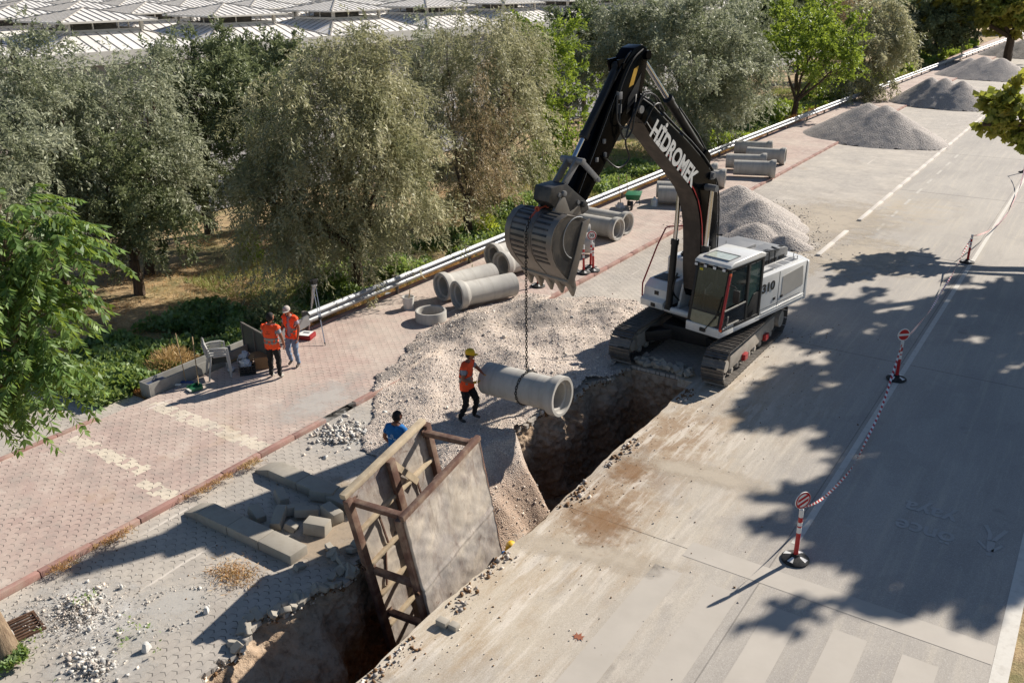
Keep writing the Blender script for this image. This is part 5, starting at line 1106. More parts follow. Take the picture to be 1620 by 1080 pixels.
def along(poly, off, w, y, nm, m, i0=0, i1=None):   # a stripe on the boom's side running inside its edge
    pts = poly[i0:i1]; vs = []
    for i, (a, b) in enumerate(pts):
        j0, j1 = max(i-1, 0), min(i+1, len(pts)-1); d = Vector((pts[j1][0]-pts[j0][0], pts[j1][1]-pts[j0][1])).normalized(); n_ = Vector((-d.y, d.x))
        for o_ in (off, off+w): vs.append((a+n_.x*o_, y, b+n_.y*o_))
    q = MB(); q.add(vs, [(2*i, 2*i+1, 2*i+3, 2*i+2) for i in range(len(pts)-1)]); return q.build(nm, m, boom, smooth=0)
m_whl = mat('white_decal', '#dddcd8', .45, var=.05)
along(BI, .03, .035, .293, 'red_stripe', m_redp, 1, 10); along(BI, .075, .014, .293, 'white_stripe', m_whl, 8, 12)
def side_text(s_, size, p, q, y, nm, m, sx=1., sy=1., rot180=False, bold=0.):
    """text on a side plate (plane y), starting at p and reading towards q (x,z), facing +y"""
    t = link(nm, text_mesh(s_, size, m, .002, align='LEFT', bold=bold), boom); d = Vector((q[0]-p[0], 0, q[1]-p[1])).normalized(); n_ = Vector((0, 1, 0)); upv = n_.cross(d)
    M = Matrix(((d.x*sx, upv.x*sy, n_.x, p[0]), (d.y*sx, upv.y*sy, n_.y, y), (d.z*sx, upv.z*sy, n_.z, p[1]), (0, 0, 0, 1))); t.matrix_local = M; return t
side_text('H\u0130DROMEK', .56, (3.14, 6.47), (1.40, 5.03), .296, 'boom_lettering', m_whl, .80, 1.05, bold=.02)
u = MB(); u.cyl((3.65, -.36, 6.93), (3.65, .36, 6.93), .085, n=18); u.cyl((.78, -.62, 4.72), (.78, .62, 4.72), .085, n=18); u.cyl((.3, -.42, 1.78), (.3, .42, 1.78), .1, n=18); u.build('boom_pin', m_gdeck, boom)
u = MB()
for y in (-.13, .13): u.prism([(.95, 5.38), (.55, 5.0), (.42, 5.42), (.62, 5.62), (.72, 5.58)], y-.03, y+.03, f=lambda a, b, c: (a, c, b))
u.build('arm_cylinder_bracket', m_nblk, boom, bevel=.01)
# hoses along the boom's back
for k, y in enumerate((-.2, -.12, .12, .2, .27)):
    off = .07+.02*(k % 2); pts = [(a-.02-off*.6, y, b+off*.8) if a > .5 else (a-off-.03, y, b) for a, b in BO[1:-2]]
    u = MB(); u.tube(pts, .022, 6); u.build('hydraulic_line', m_hose, boom)
for (a, b) in ((2.7, 6.68), (1.9, 6.12), (.42, 4.9), (.12, 3.6), (.06, 2.7)): u = MB(); u.box((a-.06, .0, b+.03), (.08, .5, .05), Matrix.Rotation(.7 if a > .5 else 1.5, 3, 'Y')); u.build('hose_clamp', m_gdeck, boom)
u = MB(); u.box((.55, .3, 4.98), (.16, .05, .2)); u.cyl((.55, .31, 4.98), (.55, .38, 4.98), .075, n=16); u.build('boom_lamp', m_gdeck, boom)
# ---- cylinders
def cylinder(nm, a, b, frac, rb, rr_, y, yb=None, m=m_black):
    a = Vector((a[0], y, a[1])); b = Vector((b[0], y, b[1])); c = a.lerp(b, frac)
    o = empty(nm); o.parent = ex
    u = MB(); u.cyl(a, c, rb, n=20); u.cyl(a-(b-a).normalized()*.02, a+(b-a).normalized()*.1, rb*1.08, n=20); u.cyl(c-(b-a).normalized()*.14, c, rb*1.18, n=20); u.lathe([(0, -rb), (rb, -rb), (rb, rb), (0, rb)], a, (0, 1, 0), 16); u.build('barrel', m, o)
    u = MB(); u.cyl(c, b, rr_, n=16); u.build('rod', m_chrome, o)
    u = MB(); u.lathe([(0, -rb*.75), (rb*.9, -rb*.75), (rb*.9, rb*.75), (0, rb*.75)], b, (0, 1, 0), 18); u.build('rod_eye', m_gdeck, o); return o
cylinder('boom_cylinder', (.95, 1.28), (.78, 4.72), .56, .095, .06, .47); cylinder('boom_cylinder', (.95, 1.28), (.78, 4.72), .56, .095, .06, -.5)
cylinder('arm_cylinder', (.58, 5.46), (3.33, 8.05), .60, .105, .06, 0.)
cylinder('bucket_cylinder', (4.12, 7.88), (5.53, 6.02), .77, .095, .055, 0.)
u = MB(); u.tube([(.62, .1, 5.6), (1.1, .16, 6.05), (1.9, .12, 6.78)], .022, 6); u.build('cylinder_line', m_hose, ex); u = MB(); u.tube([(4.3, .1, 7.8), (4.7, .13, 7.25), (5.1, .1, 6.75)], .02, 6); u.build('cylinder_line', m_hose, ex)
# ---- arm
AR = [(3.28, 8.10), (3.36, 8.22), (3.55, 8.30), (3.80, 8.24), (4.02, 8.02), (4.36, 7.42), (4.62, 7.02), (5.12, 6.12), (5.68, 5.22), (5.62, 5.06), (5.44, 5.02), (5.24, 5.12), (4.52, 6.00), (4.06, 6.56), (3.80, 6.78), (3.62, 6.80), (3.50, 6.95)]
u = MB(); u.prism(AR, -.19, .19, f=lambda a, b, c: (a, c, b)); arm = u.build('arm', m_nblk, ex, bevel=.02)
u = MB()
for y in (-.2, .2): u.prism([(4.3, 8.02), (4.0, 8.05), (3.75, 7.7), (3.98, 7.5), (4.22, 7.78)], y*.7-.025, y*.7+.025, f=lambda a, b, c: (a, c, b))
u.cyl((3.33, -.24, 8.07), (3.33, .24, 8.07), .1, n=18); u.cyl((4.12, -.2, 7.88), (4.12, .2, 7.88), .07, n=16); u.build('cylinder_lug', m_nblk, arm)
u = MB(); u.add([(3.62, .194, 7.86), (3.78, .194, 7.80), (3.94, .194, 7.42), (3.78, .194, 7.47)], [(0, 1, 2, 3)]); u.build('warning_plate', mat('yellow_plate', '#b8902c', .5), arm, smooth=0)
u = MB(); u.prism([(3.52, 7.7), (3.95, 7.2), (4.0, 6.85), (3.66, 7.05)], .19, .2, f=lambda a, b, c: (a, c, b)); u.build('side_plate', mat('worn_dark_plate', '#2b2d31', .4, .3, var=.2), arm)
u = MB(); u.bar((4.34, .193, 7.38), (5.52, .193, 5.32), .006, .012, upv=(0, 1, 0)); u.build('weld_line', m_gdeck, arm)
for (x, z) in ((4.75, 6.35), (4.98, 5.98), (4.7, 6.05)): u = MB(); u.box((x, .215, z), (.07, .05, .1)); u.build('valve', m_gdeck, arm, bevel=.01)
def hose(pts, r=.022, nm='hydraulic_hose'):
    P = [Vector(p) for p in pts]; out = []
    for i in range(len(P)-1):
        p0, p1, p2, p3 = P[max(i-1, 0)], P[i], P[i+1], P[min(i+2, len(P)-1)]
        for t in np.linspace(0, 1, 7)[:-1]: out.append(.5*((2*p1)+(p2-p0)*t+(2*p0-5*p1+4*p2-p3)*t*t+(3*p1-p0-3*p2+p3)*t**3))
    out.append(P[-1]); u = MB(); u.tube(out, r, 7); return u.build(nm, m_hose, ex)
hose([(2.75, .25, 6.85), (3.1, .35, 7.15), (3.55, .38, 7.25), (3.95, .36, 6.85), (4.15, .33, 6.3), (4.0, .33, 5.9), (4.35, .3, 5.72), (4.78, .24, 6.02)])
hose([(2.8, .2, 6.88), (3.2, .32, 7.2), (3.6, .36, 7.3), (3.9, .38, 6.9), (3.98, .36, 6.5), (4.2, .33, 6.35), (4.35, .3, 6.7), (4.28, .26, 7.2)])
hose([(2.85, -.2, 6.9), (3.2, -.1, 7.3), (3.55, .1, 7.35), (3.85, .3, 7.0), (4.1, .33, 6.6), (4.42, .3, 6.75), (4.4, .25, 7.3)], .02)
hose([(2.7, .28, 6.8), (3.0, .36, 7.0), (3.3, .4, 6.95), (3.55, .38, 6.6)], .02)
hose([(3.5, .2, 8.2), (3.9, .24, 8.0), (4.2, .25, 7.6), (4.35, .24, 7.25)], .02); hose([(3.45, .12, 8.28), (3.95, .16, 8.12), (4.4, .15, 7.6)], .018)
hose([(.7, .42, 1.5), (1.05, .42, 1.9), (.95, .4, 2.4), (.8, .34, 2.9)], .025); hose([(.6, -.38, 1.4), (.95, -.4, 1.8), (.85, -.36, 2.3)], .025); hose([(.7, .2, 1.3), (1.1, .25, 1.6), (.9, .3, 2.1), (.72, .3, 2.6)], .022)
u = MB(); u.box((4.3, .23, 7.28), (.12, .08, .16)); u.box((4.28, .23, 7.0), (.08, .06, .2)); u.build('hose_manifold', m_gdeck, arm, bevel=.01)
# ---- linkage, coupler, bucket
u = MB()
for y in (-.26, .26): u.bar((5.53, y, 6.02), (4.98, y, 5.55), .045, .12, upv=(0, 0, 1)); 
u.cyl((4.98, -.3, 5.55), (4.98, .3, 5.55), .055, n=14); u.build('rocker_link', m_gdeck, ex, bevel=.01)
u = MB()
for y in (-.13, .13): u.bar((5.53, y, 6.02), (6.08, y, 5.42), .05, .16)
u.cyl((5.53, -.32, 6.02), (5.53, .32, 6.02), .075, n=16); u.cyl((6.08, -.3, 5.42), (6.08, .3, 5.42), .06, n=14); u.build('tipping_link', m_gdeck, ex, bevel=.01)
u = MB(); u.prism([(6.52, 5.30), (6.45, 5.60), (5.98, 5.62), (5.72, 5.42), (5.28, 5.10), (5.22, 4.92), (5.42, 4.84), (5.98, 5.02), (6.3, 5.12)], -.24, .24, f=lambda a, b, c: (a, c, b)); u.cyl((5.45, -.3, 5.08), (5.45, .3, 5.08), .07, n=16); cp = u.build('quick_coupler', m_bktd, ex, bevel=.025)
u = MB()
for y in (-.245, .245): u.cyl((6.2, y-.02, 5.4), (6.2, y+.02, 5.4), .05, n=12); u.cyl((5.6, y-.02, 5.15), (5.6, y+.02, 5.15), .045, n=12)
u.build('coupler_pin', m_gdeck, cp)
for nm_ in (0,):
    u = MB()
    for y in (-.22, .22): u.prism([(6.42, 5.02), (6.2, 5.34), (6.02, 5.32), (5.86, 4.98), (5.55, 5.08), (5.5, 4.86), (5.9, 4.84)], y-.035, y+.035, f=lambda a, b, c: (a, c, b))
    u.build('bucket_ears', m_bkt, ex, bevel=.01)
BW = .70
SH = [(5.78, 4.86), (6.05, 4.98), (6.42, 5.08), (6.66, 5.02), (6.83, 4.86), (6.91, 4.66), (6.92, 4.44), (6.86, 4.22), (6.74, 4.02), (6.58, 3.84), (6.42, 3.68), (6.28, 3.52)]
bk = empty('bucket'); bk.parent = ex
def shell(pts, th, w0, w1):
    q = MB(); vs = []; k = len(pts)
    for i, (a, b) in enumerate(pts):
        j0, j1 = max(i-1, 0), min(i+1, k-1); d = Vector((pts[j1][0]-pts[j0][0], pts[j1][1]-pts[j0][1])).normalized(); n_ = (-d.y, d.x)   # outward
        for o_ in (0, -th):
            for y in (w0, w1): vs.append((a+n_[0]*o_, y, b+n_[1]*o_))
    for i in range(k-1):
        b = 4*i; q.add([], []); q.f += [[b, b+1, b+5, b+4], [b+2, b+6, b+7, b+3], [b, b+4, b+6, b+2], [b+1, b+3, b+7, b+5]]; q.mi += [0]*4
    q.v += [tuple(v) for v in vs]; q.f += [[0, 2, 3, 1], [4*k-4, 4*k-3, 4*k-1, 4*k-2]]; q.mi += [0]*2; return q
def offs(pts, o_):
    out = []
    for i, (a, b) in enumerate(pts):
        j0, j1 = max(i-1, 0), min(i+1, len(pts)-1); d = Vector((pts[j1][0]-pts[j0][0], pts[j1][1]-pts[j0][1])).normalized(); out.append((a-d.y*o_, b+d.x*o_))
    return out
shell(SH, .03, -BW, BW).build('back_shell', m_bkt, bk, smooth=40)
for s_ in (-1, 1):
    y = s_*(BW-.015); q = MB(); SD = SH+[(5.95, 4.0), (5.80, 4.55)]; q.prism([p for p in SH[:-1]]+[(6.26, 3.62)], y-.015, y+.015, f=lambda a, b, c: (a, c, b)); q.build('side_plate', m_bktd if s_ > 0 else m_bkt, bk)
    q = MB(); q.prism([(5.74, 4.90), (5.98, 4.86), (6.2, 4.2), (6.42, 3.66), (6.26, 3.46), (6.06, 4.0)], s_*BW-.005, s_*BW+s_*.03, f=lambda a, b, c: (a, c, b)); q.build('side_cutter', m_bkt, bk, bevel=.008)
    q = shell(offs(SH[2:-1], .012), .05, s_*BW, s_*(BW-.16)) if s_ > 0 else shell(offs(SH[2:-1], .012), .05, s_*(BW-.16), s_*BW); q.build('edge_wear_strip', m_bkt, bk, smooth=40)
    arc = [(6.15+.42*math.cos(t), 4.55+.45*math.sin(t)) for t in np.linspace(2.0, -1.2, 16)]
    q = MB(); q.tube([(a, s_*(BW+.004), b) for a, b in arc], .012, 6); q.build('weld_bead', m_galv, bk)
q = shell(offs(SH[1:-1], .012), .04, -.09, .09); q.build('centre_wear_strip', m_bkt, bk, smooth=40)
# recessed-looking wear pads: two columns of short dark bars across the back
cum = [0]
for i in range(len(SH)-1): cum.append(cum[-1]+math.dist(SH[i], SH[i+1]))
def atS(d):
    for i in range(len(SH)-1):
        if d <= cum[i+1]: t = (d-cum[i])/(cum[i+1]-cum[i]); dr = Vector((SH[i+1][0]-SH[i][0], SH[i+1][1]-SH[i][1])).normalized(); return (SH[i][0]+(SH[i+1][0]-SH[i][0])*t, SH[i][1]+(SH[i+1][1]-SH[i][1])*t, dr)
for k in range(12):
    a, b, dr = atS(.55+k*.132)
    for y in (-.33, .33):
        rot = Matrix((Vector((dr.x, 0, dr.y)), Vector((0, 1, 0)), Vector((-dr.y, 0, dr.x)))).transposed()
        q = MB(); q.box((a-dr.y*.008, y, b+dr.x*.008), (.045, .40, .016), rot); q.build('wear_pad', m_bktd, bk)
q = MB(); q.prism([(6.36, 3.70), (6.20, 3.62), (6.14, 3.46), (6.22, 3.42), (6.40, 3.6)], -BW-.02, BW+.02, f=lambda a, b, c: (a, c, b)); q.build('cutting_lip', m_bkt, bk, bevel=.01)
m_tooth = mat('worn_tooth_steel', '#8a847c', .4, .5, var=.2, dirt='#8a6b4c', damt=.5, ds=5)
for k in range(5):
    y = -BW+.06+k*(2*BW-.12)/4; q = MB(); c0_ = Vector((6.28, y, 3.60)); c1_ = Vector((6.17, y, 3.26))
    q.add([(6.18, y-.085, 3.62), (6.18, y+.085, 3.62), (6.38, y+.085, 3.60), (6.38, y-.085, 3.60), (6.12, y-.07, 3.42), (6.12, y+.07, 3.42), (6.29, y+.07, 3.44), (6.29, y-.07, 3.44), (6.14, y-.025, 3.22), (6.14, y+.025, 3.22), (6.18, y+.02, 3.22), (6.18, y-.02, 3.22)],
          [(0, 1, 2, 3), (0, 4, 5, 1), (1, 5, 6, 2), (2, 6, 7, 3), (3, 7, 4, 0), (4, 8, 9, 5), (5, 9, 10, 6), (6, 10, 11, 7), (7, 11, 8, 4), (8, 11, 10, 9)])
    q.build('tooth', m_tooth, bk, bevel=.01)
# ---- chain over the bucket down to the pipe (its own thing)
m_chain = mat('chain_steel', '#33302d', .5, .6, var=.2); m_shk = mat('red_shackle', '#b0492f', .5, dirt='#5a3d33', damt=.3)
def W_(s_, l, z): return ex.matrix_basis @ Vector((s_, l, z))
sc_ = empty('lifting_chain', tuple(W_(6.95, 0, 3.2)), label='long chain from the excavator bucket wrapped round the hanging pipe', cat='chain')
bpy.context.view_layer.update()
def links(path, nm, r=.045, wr=.0095):
    q = MB(Matrix.Translation(-sc_.location)); P = [Vector(p) for p in path]; seglen = [0]
    for i in range(len(P)-1): seglen.append(seglen[-1]+(P[i+1]-P[i]).length)
    n = int(seglen[-1]/(r*1.45)); k = 0
    for j in range(n+1):
        d = min(j*r*1.45, seglen[-1]-1e-5)
        while seglen[k+1] < d: k += 1
        t = (P[k+1]-P[k]).normalized(); c = P[k]+t*(d-seglen[k]); a = t.orthogonal().normalized(); b = t.cross(a); u_ = a if j % 2 else b
        pts = [c+t*r*math.cos(th)+u_*r*.55*math.sin(th) for th in np.linspace(0, 2*math.pi, 9)]
        q.tube(pts, wr, 4, caps=False)
    return q.build(nm, m_chain, sc_)
top = [W_(5.98, 0, 5.10), W_(6.3, 0, 5.16), W_(6.62, 0, 5.14), W_(6.84, 0, 4.98), W_(6.965, 0, 4.7), W_(6.97, 0, 4.4)]
pc_ = Vector((-9.95, 15.285, 1.065)); knot = Vector((-9.947, 15.292, 1.60))
links([top[-3], top[-2], top[-1], knot], 'chain_drop')
loop = []
for th in np.linspace(0, 2*math.pi, 40):
    a = th; loop.append(pc_+Vector((.03+.06*math.sin(a)-.12*math.cos(a)*0, .398*math.sin(a), .398*math.cos(a))))
links([knot, loop[0]], 'chain_hitch'); links(loop, 'chain_loop')
q = MB(Matrix.Translation(-sc_.location)); q.tube([top[0], top[1], top[2], top[3]], .022, 7)
for p in (top[1], top[2]): q.lathe([(.03, -.02), (.06, -.02), (.06, .02), (.03, .02)], p, (0, 1, 0), 12, True)
q.build('red_shackle', m_shk, sc_)
# ================================================================ PEOPLE
m_skin = mat('skin', '#8c5a42', .6, var=.08, bump=0); m_hair = mat('dark_hair', '#15110f', .8, var=.2); m_eye = mat('eye', '#0c0b0b', .3)
m_blackcl = mat('black_trousers', '#121214', .9, var=.15, bs=30, bump=.3, bd=.01); m_jeans = mat('light_jeans', '#6d7f97', .9, var=.15, vs=5, bs=30, bump=.3, bd=.01)
m_vest = mat('orange_safety_vest', '#f4501a', .75, var=.08, vs=7, bs=22, bump=.4, bd=.012); m_greyband = mat('grey_reflective_band', '#8a8075', .5)
m_shirtg = mat('grey_shirt', '#8b8e97', .9, var=.1); m_shirtw = mat('check_shirt', '#9a8d97', .9, var=.2, vs=30); m_bluet = mat('blue_tshirt', '#0d63a3', .85, var=.12, vs=6, bs=20, bump=.4, bd=.012)
m_shoe = mat('worn_shoe', '#4b443e', .8, dirt='#8c8074', damt=.4); m_glove = mat('yellow_glove', '#b8892a', .85, var=.15); m_cap = mat('yellow_cap', '#e0b012', .6, var=.06); m_capw = mat('pale_cap', '#b3a79f', .85, var=.08)
m_print = mat('pale_print', '#b9cfe0', .8); m_printd = mat('dark_print', '#5a2a1c', .8)
BONES = [('pelvis', 'spine', 'torso'), ('spine', 'chest', 'torso'), ('chest', 'neck0', 'torso'), ('neck0', 'neck', 'neck')]
for S_ in 'LR':
    BONES += [('pelvis', 'hip'+S_, 'leg'), ('hip'+S_, 'knee'+S_, 'leg'), ('knee'+S_, 'ank'+S_, 'leg'), ('ank'+S_, 'toe'+S_, 'foot'), ('chest', 'sh'+S_, 'torso'), ('sh'+S_, 'el'+S_, 'uarm'), ('el'+S_, 'wr'+S_, 'farm'), ('wr'+S_, 'palm'+S_, 'hand')]
RAD = dict(pelvis=(.155, .115), spine=(.145, .105), chest=(.165, .12), neck0=(.075, .07), neck=(.058, .058))
for S_ in 'LR': RAD.update({'hip'+S_: (.10, .10), 'knee'+S_: (.064, .062), 'ank'+S_: (.042, .042), 'toe'+S_: (.042, .03), 'sh'+S_: (.066, .066), 'el'+S_: (.043, .043), 'wr'+S_: (.03, .026), 'palm'+S_: (.042, .018)})
def default_pose():
    J = dict(pelvis=(0, 0, .93), spine=(0, -.01, 1.12), chest=(0, 0, 1.33), neck0=(0, -.01, 1.46), neck=(0, .01, 1.54), head=(0, .03, 1.65))
    for S_, s in (('L', -1), ('R', 1)):
        J.update({'hip'+S_: (s*.095, 0, .88), 'knee'+S_: (s*.11, .02, .49), 'ank'+S_: (s*.12, -.01, .085), 'toe'+S_: (s*.135, .15, .04), 'sh'+S_: (s*.185, 0, 1.40), 'el'+S_: (s*.245, -.02, 1.13), 'wr'+S_: (s*.25, .06, .89), 'palm'+S_: (s*.25, .09, .81)})
    return J
def person(label, loc, rz, pose, up_m, leg_m, arm_m, shoe_m=None, hand_m=None, vest=None, hat=None, hair=True, scale=1., sleeve=.55, curl=.5, logo=None, headturn=0., group=None):
    J = default_pose(); J.update(pose); J = {k: Vector(v) for k, v in J.items()}
    root = empty('person', loc, rz=rz, label=label, cat='person'); root.scale = (scale,)*3
    names = list(RAD); me = bpy.data.meshes.new('b'); me.from_pydata([tuple(J[n]) for n in names], [(names.index(a), names.index(b)) for a, b, c in BONES], [])
    o = bpy.data.objects.new('b', me); COL.objects.link(o); md = o.modifiers.new('s', 'SKIN'); md.use_smooth_shade = True; ss = o.modifiers.new('u', 'SUBSURF'); ss.levels = 2; ss.render_levels = 2
    for i, n in enumerate(names): me.skin_vertices[0].data[i].radius = RAD[n]; me.skin_vertices[0].data[i].use_root = (n == 'pelvis')
    dg = bpy.context.evaluated_depsgraph_get(); dg.update(); bm_ = bpy.data.meshes.new_from_object(o.evaluated_get(dg)); bpy.data.objects.remove(o)
    V = np.array([v.co[:] for v in bm_.vertices]); Fc = [tuple(p.vertices) for p in bm_.polygons]; N = np.array([v.normal[:] for v in bm_.vertices])
    ctr = np.array([V[list(f)].mean(0) for f in Fc]); kinds = [b[2] for b in BONES]; D = []; T = []
    for a, b, c in BONES:
        A = np.array(J[a]); B = np.array(J[b]); e = B-A; t = np.clip(((ctr-A)@e)/(e@e), 0, 1); rad = np.mean(RAD[a])*(1-t)+np.mean(RAD[b])*t
        D.append(np.linalg.norm(ctr-A-t[:, None]*e, axis=1)-rad*.6); T.append(t)
    best = np.argmin(D, 0); kind = [kinds[i] for i in best]; tt = np.array(T)[best, range(len(Fc))]
    tilt = Matrix.Rotation(headturn, 3, 'Z')
    # head: shaped sphere with jaw, nose, ears; joined to the same body mesh
    H = J['head']; hv = []; bm2 = bmesh.new(); bmesh.ops.create_icosphere(bm2, subdivisions=3, radius=1)
    for v in bm2.verts:
        x, y, z = v.co; k = 1-.28*max(0, -z)**1.3; X_ = x*.078*k; Y_ = y*.098*(1-.12*max(0, -z)); Z_ = z*.118
        if y > 0: Y_ += .020*math.exp(-((x/.16)**2+((z+.12)/.22)**2)); Y_ += .006*math.exp(-((x/.3)**2+((z+.55)/.15)**2)); Y_ -= .007*(math.exp(-(((abs(x)-.38)/.18)**2+((z-.08)/.14)**2)))
        if abs(x) > .93: X_ += math.copysign(.02, x)*math.exp(-(((z)/.25)**2+((y+.05)/.2)**2))
        hv.append(tilt @ Vector((X_, Y_, Z_))+H)
    hf = [tuple(v.index for v in f.verts) for f in bm2.faces]; bm2.free(); base = len(V)
    allV = [tuple(v) for v in V]+[tuple(v) for v in hv]; allF = list(Fc)+[tuple(base+i for i in f) for f in hf]; MI = []
    MATS = [m_skin, up_m, leg_m, arm_m, shoe_m or m_shoe, hand_m or m_skin, m_eye]
    for k_, t in zip(kind, tt):
        if k_ == 'torso': MI.append(1)
        elif k_ == 'leg': MI.append(2)
        elif k_ == 'foot': MI.append(4)
        elif k_ == 'uarm': MI.append(3 if t < sleeve else 0)
        elif k_ == 'hand': MI.append(5)
        else: MI.append(0)
    MI += [0]*len(hf)
    q = MB()
    for S_, s in (('L', -1), ('R', 1)):
        w_, p = J['wr'+S_], J['palm'+S_]; d = (p-w_).normalized(); side = Vector((0, 1, 0)).cross(d) if abs(d.y) < .9 else Vector((1, 0, 0)).cross(d); acr = d.cross(side).normalized()   # across the palm
        nrm_ = d.cross(acr).normalized()*(-s)
        for i, (off, ln) in enumerate(((-.026, .072), (-.009, .082), (.009, .078), (.026, .062))):
            a = p+acr*off+d*.012; b = a+d*ln*.5+nrm_*ln*.12; c = b+d*ln*.34*(1-curl*.6)+nrm_*ln*.4*curl*1.3; e = c+d*ln*.2*(1-curl)+nrm_*ln*.3*curl
            q.tube([a, b, c, e], [.0095, .009, .008, .006], 6)
        a = p-d*.04+acr*-.03; q.tube([a, a+d*.025-acr*.022+nrm_*.01, a+d*.055-acr*.028+nrm_*.018], [.011, .0095, .007], 6)
    b0 = len(allV); allV += q.v; allF += [tuple(b0+i for i in f) for f in q.f]; MI += [5]*len(q.f)
    q = MB()
    for s in (-1, 1): q.lathe([(0, -.011), (.008, -.008), (.011, 0), (.008, .008), (0, .011)], H+tilt @ Vector((s*.031, .086, .012)), (0, 0, 1), 8)
    q.box(H+tilt @ Vector((0, .093, -.058)), (.045, .012, .008))
    b0 = len(allV); allV += q.v; allF += [tuple(b0+i for i in f) for f in q.f]; MI += [6]*len(q.f)
    me = bpy.data.meshes.new('body'); me.from_pydata(allV, [], allF)
    for m_ in MATS: me.materials.append(m_)
    me.polygons.foreach_set('material_index', MI); me.polygons.foreach_set('use_smooth', [True]*len(MI)); me.update(); link('body', me, root)
    def shell_(nm, sel, off, m_, wob=.006):
        fs = [Fc[i] for i in range(len(Fc)) if sel(i)]; used = sorted({v for f in fs for v in f}); mp = {v: i for i, v in enumerate(used)}
        vs = [tuple(V[v]+N[v]*(off+wob*math.sin(V[v][2]*55+V[v][0]*30)+wob*math.sin(V[v][2]*23+V[v][1]*60))) for v in used]
        mm = bpy.data.meshes.new(nm); mm.from_pydata(vs, [], [tuple(mp[v] for v in f) for f in fs]); mm.materials.append(m_); mm.polygons.foreach_set('use_smooth', [True]*len(fs)); mm.update()
        ob = link(nm, mm, root); sd = ob.modifiers.new('t', 'SOLIDIFY'); sd.thickness = .006; return ob
    shell_('trousers', lambda i: kind[i] == 'leg' and not (kinds[best[i]] == 'leg' and BONES[best[i]][1].startswith('ank') and tt[i] > .93), .012, leg_m)
    if vest:
        shell_('shirt', lambda i: (kind[i] == 'uarm' and tt[i] < sleeve) or kind[i] == 'torso', .006, up_m, .003)
        shell_('safety_vest', lambda i: (kind[i] == 'torso' and not (vest == 'open' and abs(ctr[i][0]) < .055 and N[Fc[i][0]][1] > .3)) or (kind[i] == 'uarm' and tt[i] < .12) or (kind[i] == 'leg' and ctr[i][2] > J['pelvis'].z-.09), .028, m_vest)
        for z in (1.02, 1.10): shell_('reflective_band', lambda i, z=z: (kind[i] == 'torso') and abs(ctr[i][2]-z) < .022 and not (vest == 'open' and abs(ctr[i][0]) < .055 and N[Fc[i][0]][1] > .3), .036, m_greyband, .005)
    else: shell_('shirt', lambda i: (kind[i] == 'uarm' and tt[i] < sleeve) or kind[i] == 'torso' or (kind[i] == 'leg' and ctr[i][2] > J['pelvis'].z-.1), .02, up_m)
    if hair:
        q = MB(); vs = []; fs = []
        for i, v in enumerate(hv):
            l_ = (tilt.inverted() @ (v-H)); k = 1.10 if not hat else 1.05; vs.append(H+tilt @ Vector((l_.x*k, l_.y*k-.006, l_.z*k+.004)))
        def inhair(f): c = sum(((tilt.inverted() @ (hv[i]-H)) for i in f), Vector())/3; return c.z > .045-.55*(-c.y)*0-(.11 if c.y < .02 else 0)+(.0 if c.y < .05 else .015)
        fs = [f for f in hf if inhair(f)]; q.add(vs, fs); q.build('hair', m_hair, root, smooth=60)
    if hat:
        q = MB(); hm = hat; R0 = .104
        q.lathe([(R0, -.0), (R0*1.02, .03), (R0*.92, .07), (R0*.6, .105), (0, .118)], (0, 0, 0), n=20)
        pts = [(R0*1.0*math.cos(t), R0*1.0*math.sin(t), .0) for t in np.linspace(.35, math.pi-.35, 9)]; pts2 = [(R0*.95*math.cos(t), R0*1.0*math.sin(t)+.075*math.sin(t)**.6, -.012) for t in np.linspace(.35, math.pi-.35, 9)]
        q.add(pts+pts2, [(i, i+1, 10+i, 9+i) for i in range(8)]); q.v = [tuple(H+tilt @ (Vector((v[0]*.92, v[1]*1.08, v[2]+.035)))) for v in q.v]; q.build('cap', hm, root, smooth=60)
    if logo: logo(root, J)
    return root
D_ = default_pose
def face(dx, dy): return math.atan2(-dx, dy)
# worker steadying the pipe
wx, wy = -11.27, 14.76; wz = zat(wx, wy)
person('worker in yellow cap, orange vest and black trousers steadying the hanging pipe', (wx, wy, wz), face(.95, .3), dict(
    pelvis=(0, 0, .92), chest=(.0, .04, 1.33), neck0=(0, .05, 1.46), neck=(0, .08, 1.53), head=(0, .115, 1.64),
    hipL=(-.09, .02, .87), kneeL=(-.11, .21, .50), ankL=(-.12, .12, .10), toeL=(-.13, .28, .06), kneeR=(.11, .03, .47), ankR=(.12, -.14, .08), toeR=(.14, .02, .035),
    elL=(-.26, .20, 1.22), wrL=(-.13, .40, 1.13), palmL=(-.11, .47, 1.12), shL=(-.18, .07, 1.39), shR=(.185, .03, 1.39), elR=(.26, .02, 1.13), wrR=(.17, .24, 1.06), palmR=(.15, .31, 1.07)),
    m_shirtg, m_blackcl, m_shirtg, hand_m=m_glove, vest='full', hat=m_cap, scale=1.03, curl=.3)
def back_logo_vest(root, J):
    q = MB(); c = J['chest']
    for i in range(10):
        a, b = 2*math.pi*i/10, 2*math.pi*(i+1)/10; q.add([(c.x+r_*math.cos(t), c.y-.166, c.z+.0+r_*math.sin(t)) for r_, t in ((.014, a), (.022, a), (.022, b), (.014, b))], [(0, 1, 2, 3)])
    for z, w_ in ((-.045, .07), (-.06, .05)): q.bb((c.x-w_, c.y-.168, c.z+z-.004), (c.x+w_, c.y-.166, c.z+z+.004))
    q.build('vest_print', m_printd, root, smooth=0)
